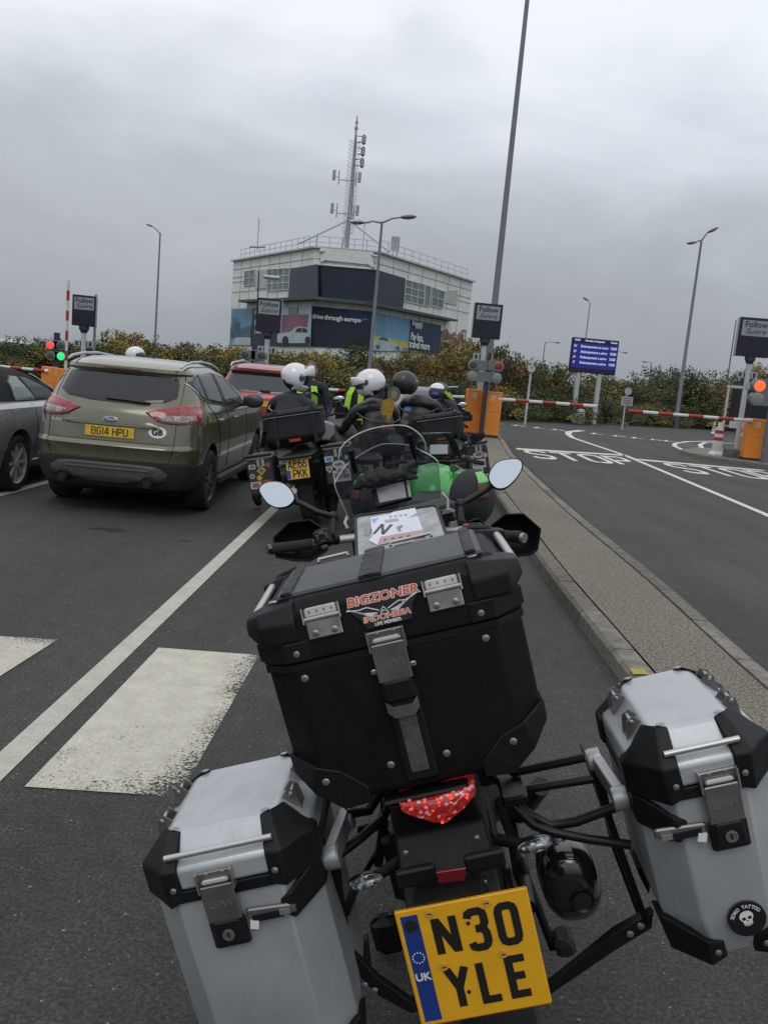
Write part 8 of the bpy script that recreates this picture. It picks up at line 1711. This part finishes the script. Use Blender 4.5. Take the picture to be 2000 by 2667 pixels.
# --- screen, deflector, instruments
m_scrn = clearmat('windshield_plastic', (.50, .53, .58), .03)
m_edge = mat('screen_edge', (.42, .42, .37), .3, var=.05, coat=.5)
fs = lambda x, z: 1.20-(z-1.26)*.38-x*x*2.0
def shell(px_, f, nm, edge=(0, None)):
    dense = []
    n0 = len(px_)
    for i in range(n0-1):
        p0 = Vector(px_[max(0, i-1)]); p1 = Vector(px_[i]); p2 = Vector(px_[i+1]); p3 = Vector(px_[min(n0-1, i+2)])
        for t in (0, .25, .5, .75): dense.append(.5*((2*p1)+(p2-p0)*t+(2*p0-5*p1+4*p2-p3)*t*t+(3*p1-p0-3*p2+p3)*t**3))
    dense.append(Vector(px_[-1])); a, b_ = dense[0], dense[-1]
    base = [b_.lerp(a, k/6) for k in range(1, 6)]; loop = dense+base; c_ = sum(loop, Vector((0, 0)))/len(loop)
    rings = [[hs(*(c_+(p-c_)*k), f) for p in loop] for k in (1, .85, .7, .5, .3, .1, .01)]
    o = MB().loft(rings, caps=False).build(nm, m_scrn, K, smooth=True, auto=80)
    path([hs(p.x, p.y, f) for p in dense], .0024, 'screen_rim', m_edge, o, 8); return o
ws = shell([(909, 1352), (894, 1318), (873, 1268), (877, 1249), (900, 1214), (934, 1188), (979, 1163), (1009, 1156), (1062, 1160), (1099, 1175), (1136, 1198), (1142, 1225), (1150, 1296)], fs, 'windscreen')
df = shell([(882, 1196), (886, 1172), (900, 1153), (924, 1135), (961, 1119), (1006, 1110), (1046, 1108), (1072, 1116), (1096, 1135), (1107, 1156), (1108, 1172)], lambda x, z: fs(x, z)-.022, 'deflector')
for a, b_ in (((1067, 1130), (1081, 1193)), ((912, 1172), (926, 1229))):
    p, q = hs(*a, lambda x, z: fs(x, z)-.035), hs(*b_, lambda x, z: fs(x, z)-.012); MB().tube([p, p.lerp(q, .5), q], [.010, .011, .009], 8).build('clamp', m_guard, df, smooth=True, auto=80)
for pts in (((905, 1345, 1.17), (898, 1362, 1.12), (906, 1378, 1.10)), ((1152, 1285, 1.17), (1165, 1300, 1.12), (1166, 1330, 1.10))): path([hy(*p) for p in pts], .006, 'screen_mount', m_riv, K, 8)
gp = lambda x, z: 1.05-(z-1.35)*-.35
qs = [hs(px, py, gp) for px, py in ((966, 1274), (1056, 1243), (1073, 1298), (978, 1322))]; n_ = Vector((0, -.94, .33)); c_ = sum(qs, Vector())/4
nav = MB().loft([[p-n_*.03 for p in qs], qs, [c_+(p-c_)*.96+n_*.004 for p in qs]]).build('navigation_unit', m_guard, K, bevel=.006, seg=3)
q2 = [hs(px, py, gp)+n_*.0055 for px, py in ((980, 1272), (1052, 1254), (1059, 1296), (989, 1310))]; MB().loft([[p-n_*.002 for p in q2], q2]).build('display', mat('nav_display', (.30, .28, .32), .25, var=.12, vscale=40, coat=.5), nav)
MB().tube([hs(1058, 1240, gp)+n_*.008, hs(1068, 1296, gp)+n_*.008], .006, 8).build('side_bar', m_riv, nav, smooth=True)
tube([(.0, 1.08, 1.10), hs(1020, 1330, gp)], .014, 'nav_mount'); MB().cbox((0, 1.10, 1.20), (.22, .05, .10), .02).build('dashboard', m_fender, K)
mb = MB(); gr_ = random.Random(9)
for px, py, r_ in ((938, 1262, .026), (952, 1256, .032), (966, 1247, .034), (985, 1244, .036), (1003, 1242, .033), (1022, 1240, .034), (1040, 1234, .030), (1052, 1224, .024), (1066, 1214, .022), (1058, 1238, .024), (1076, 1226, .015), (1072, 1206, .014), (945, 1243, .016), (962, 1232, .016), (980, 1229, .018), (1010, 1229, .014), (930, 1270, .015), (1080, 1242, .014), (996, 1256, .02)):
    p = hs(px, py, lambda x, z: 1.02); mb.ell(p, (r_*1.2, r_*.7, r_*.62), 14, 9, rot=(gr_.uniform(-.6, .6), gr_.uniform(-.9, .9), 0))
gv = mb.build('glove', m_glove, smooth=True); gv.matrix_world = HM; rm = gv.modifiers.new('merge', 'REMESH'); rm.mode = 'VOXEL'; rm.voxel_size = .006; rm.use_smooth_shade = True
tag(gv, 'crumpled black gloves tucked behind the windscreen over the navigation unit', 'gloves')
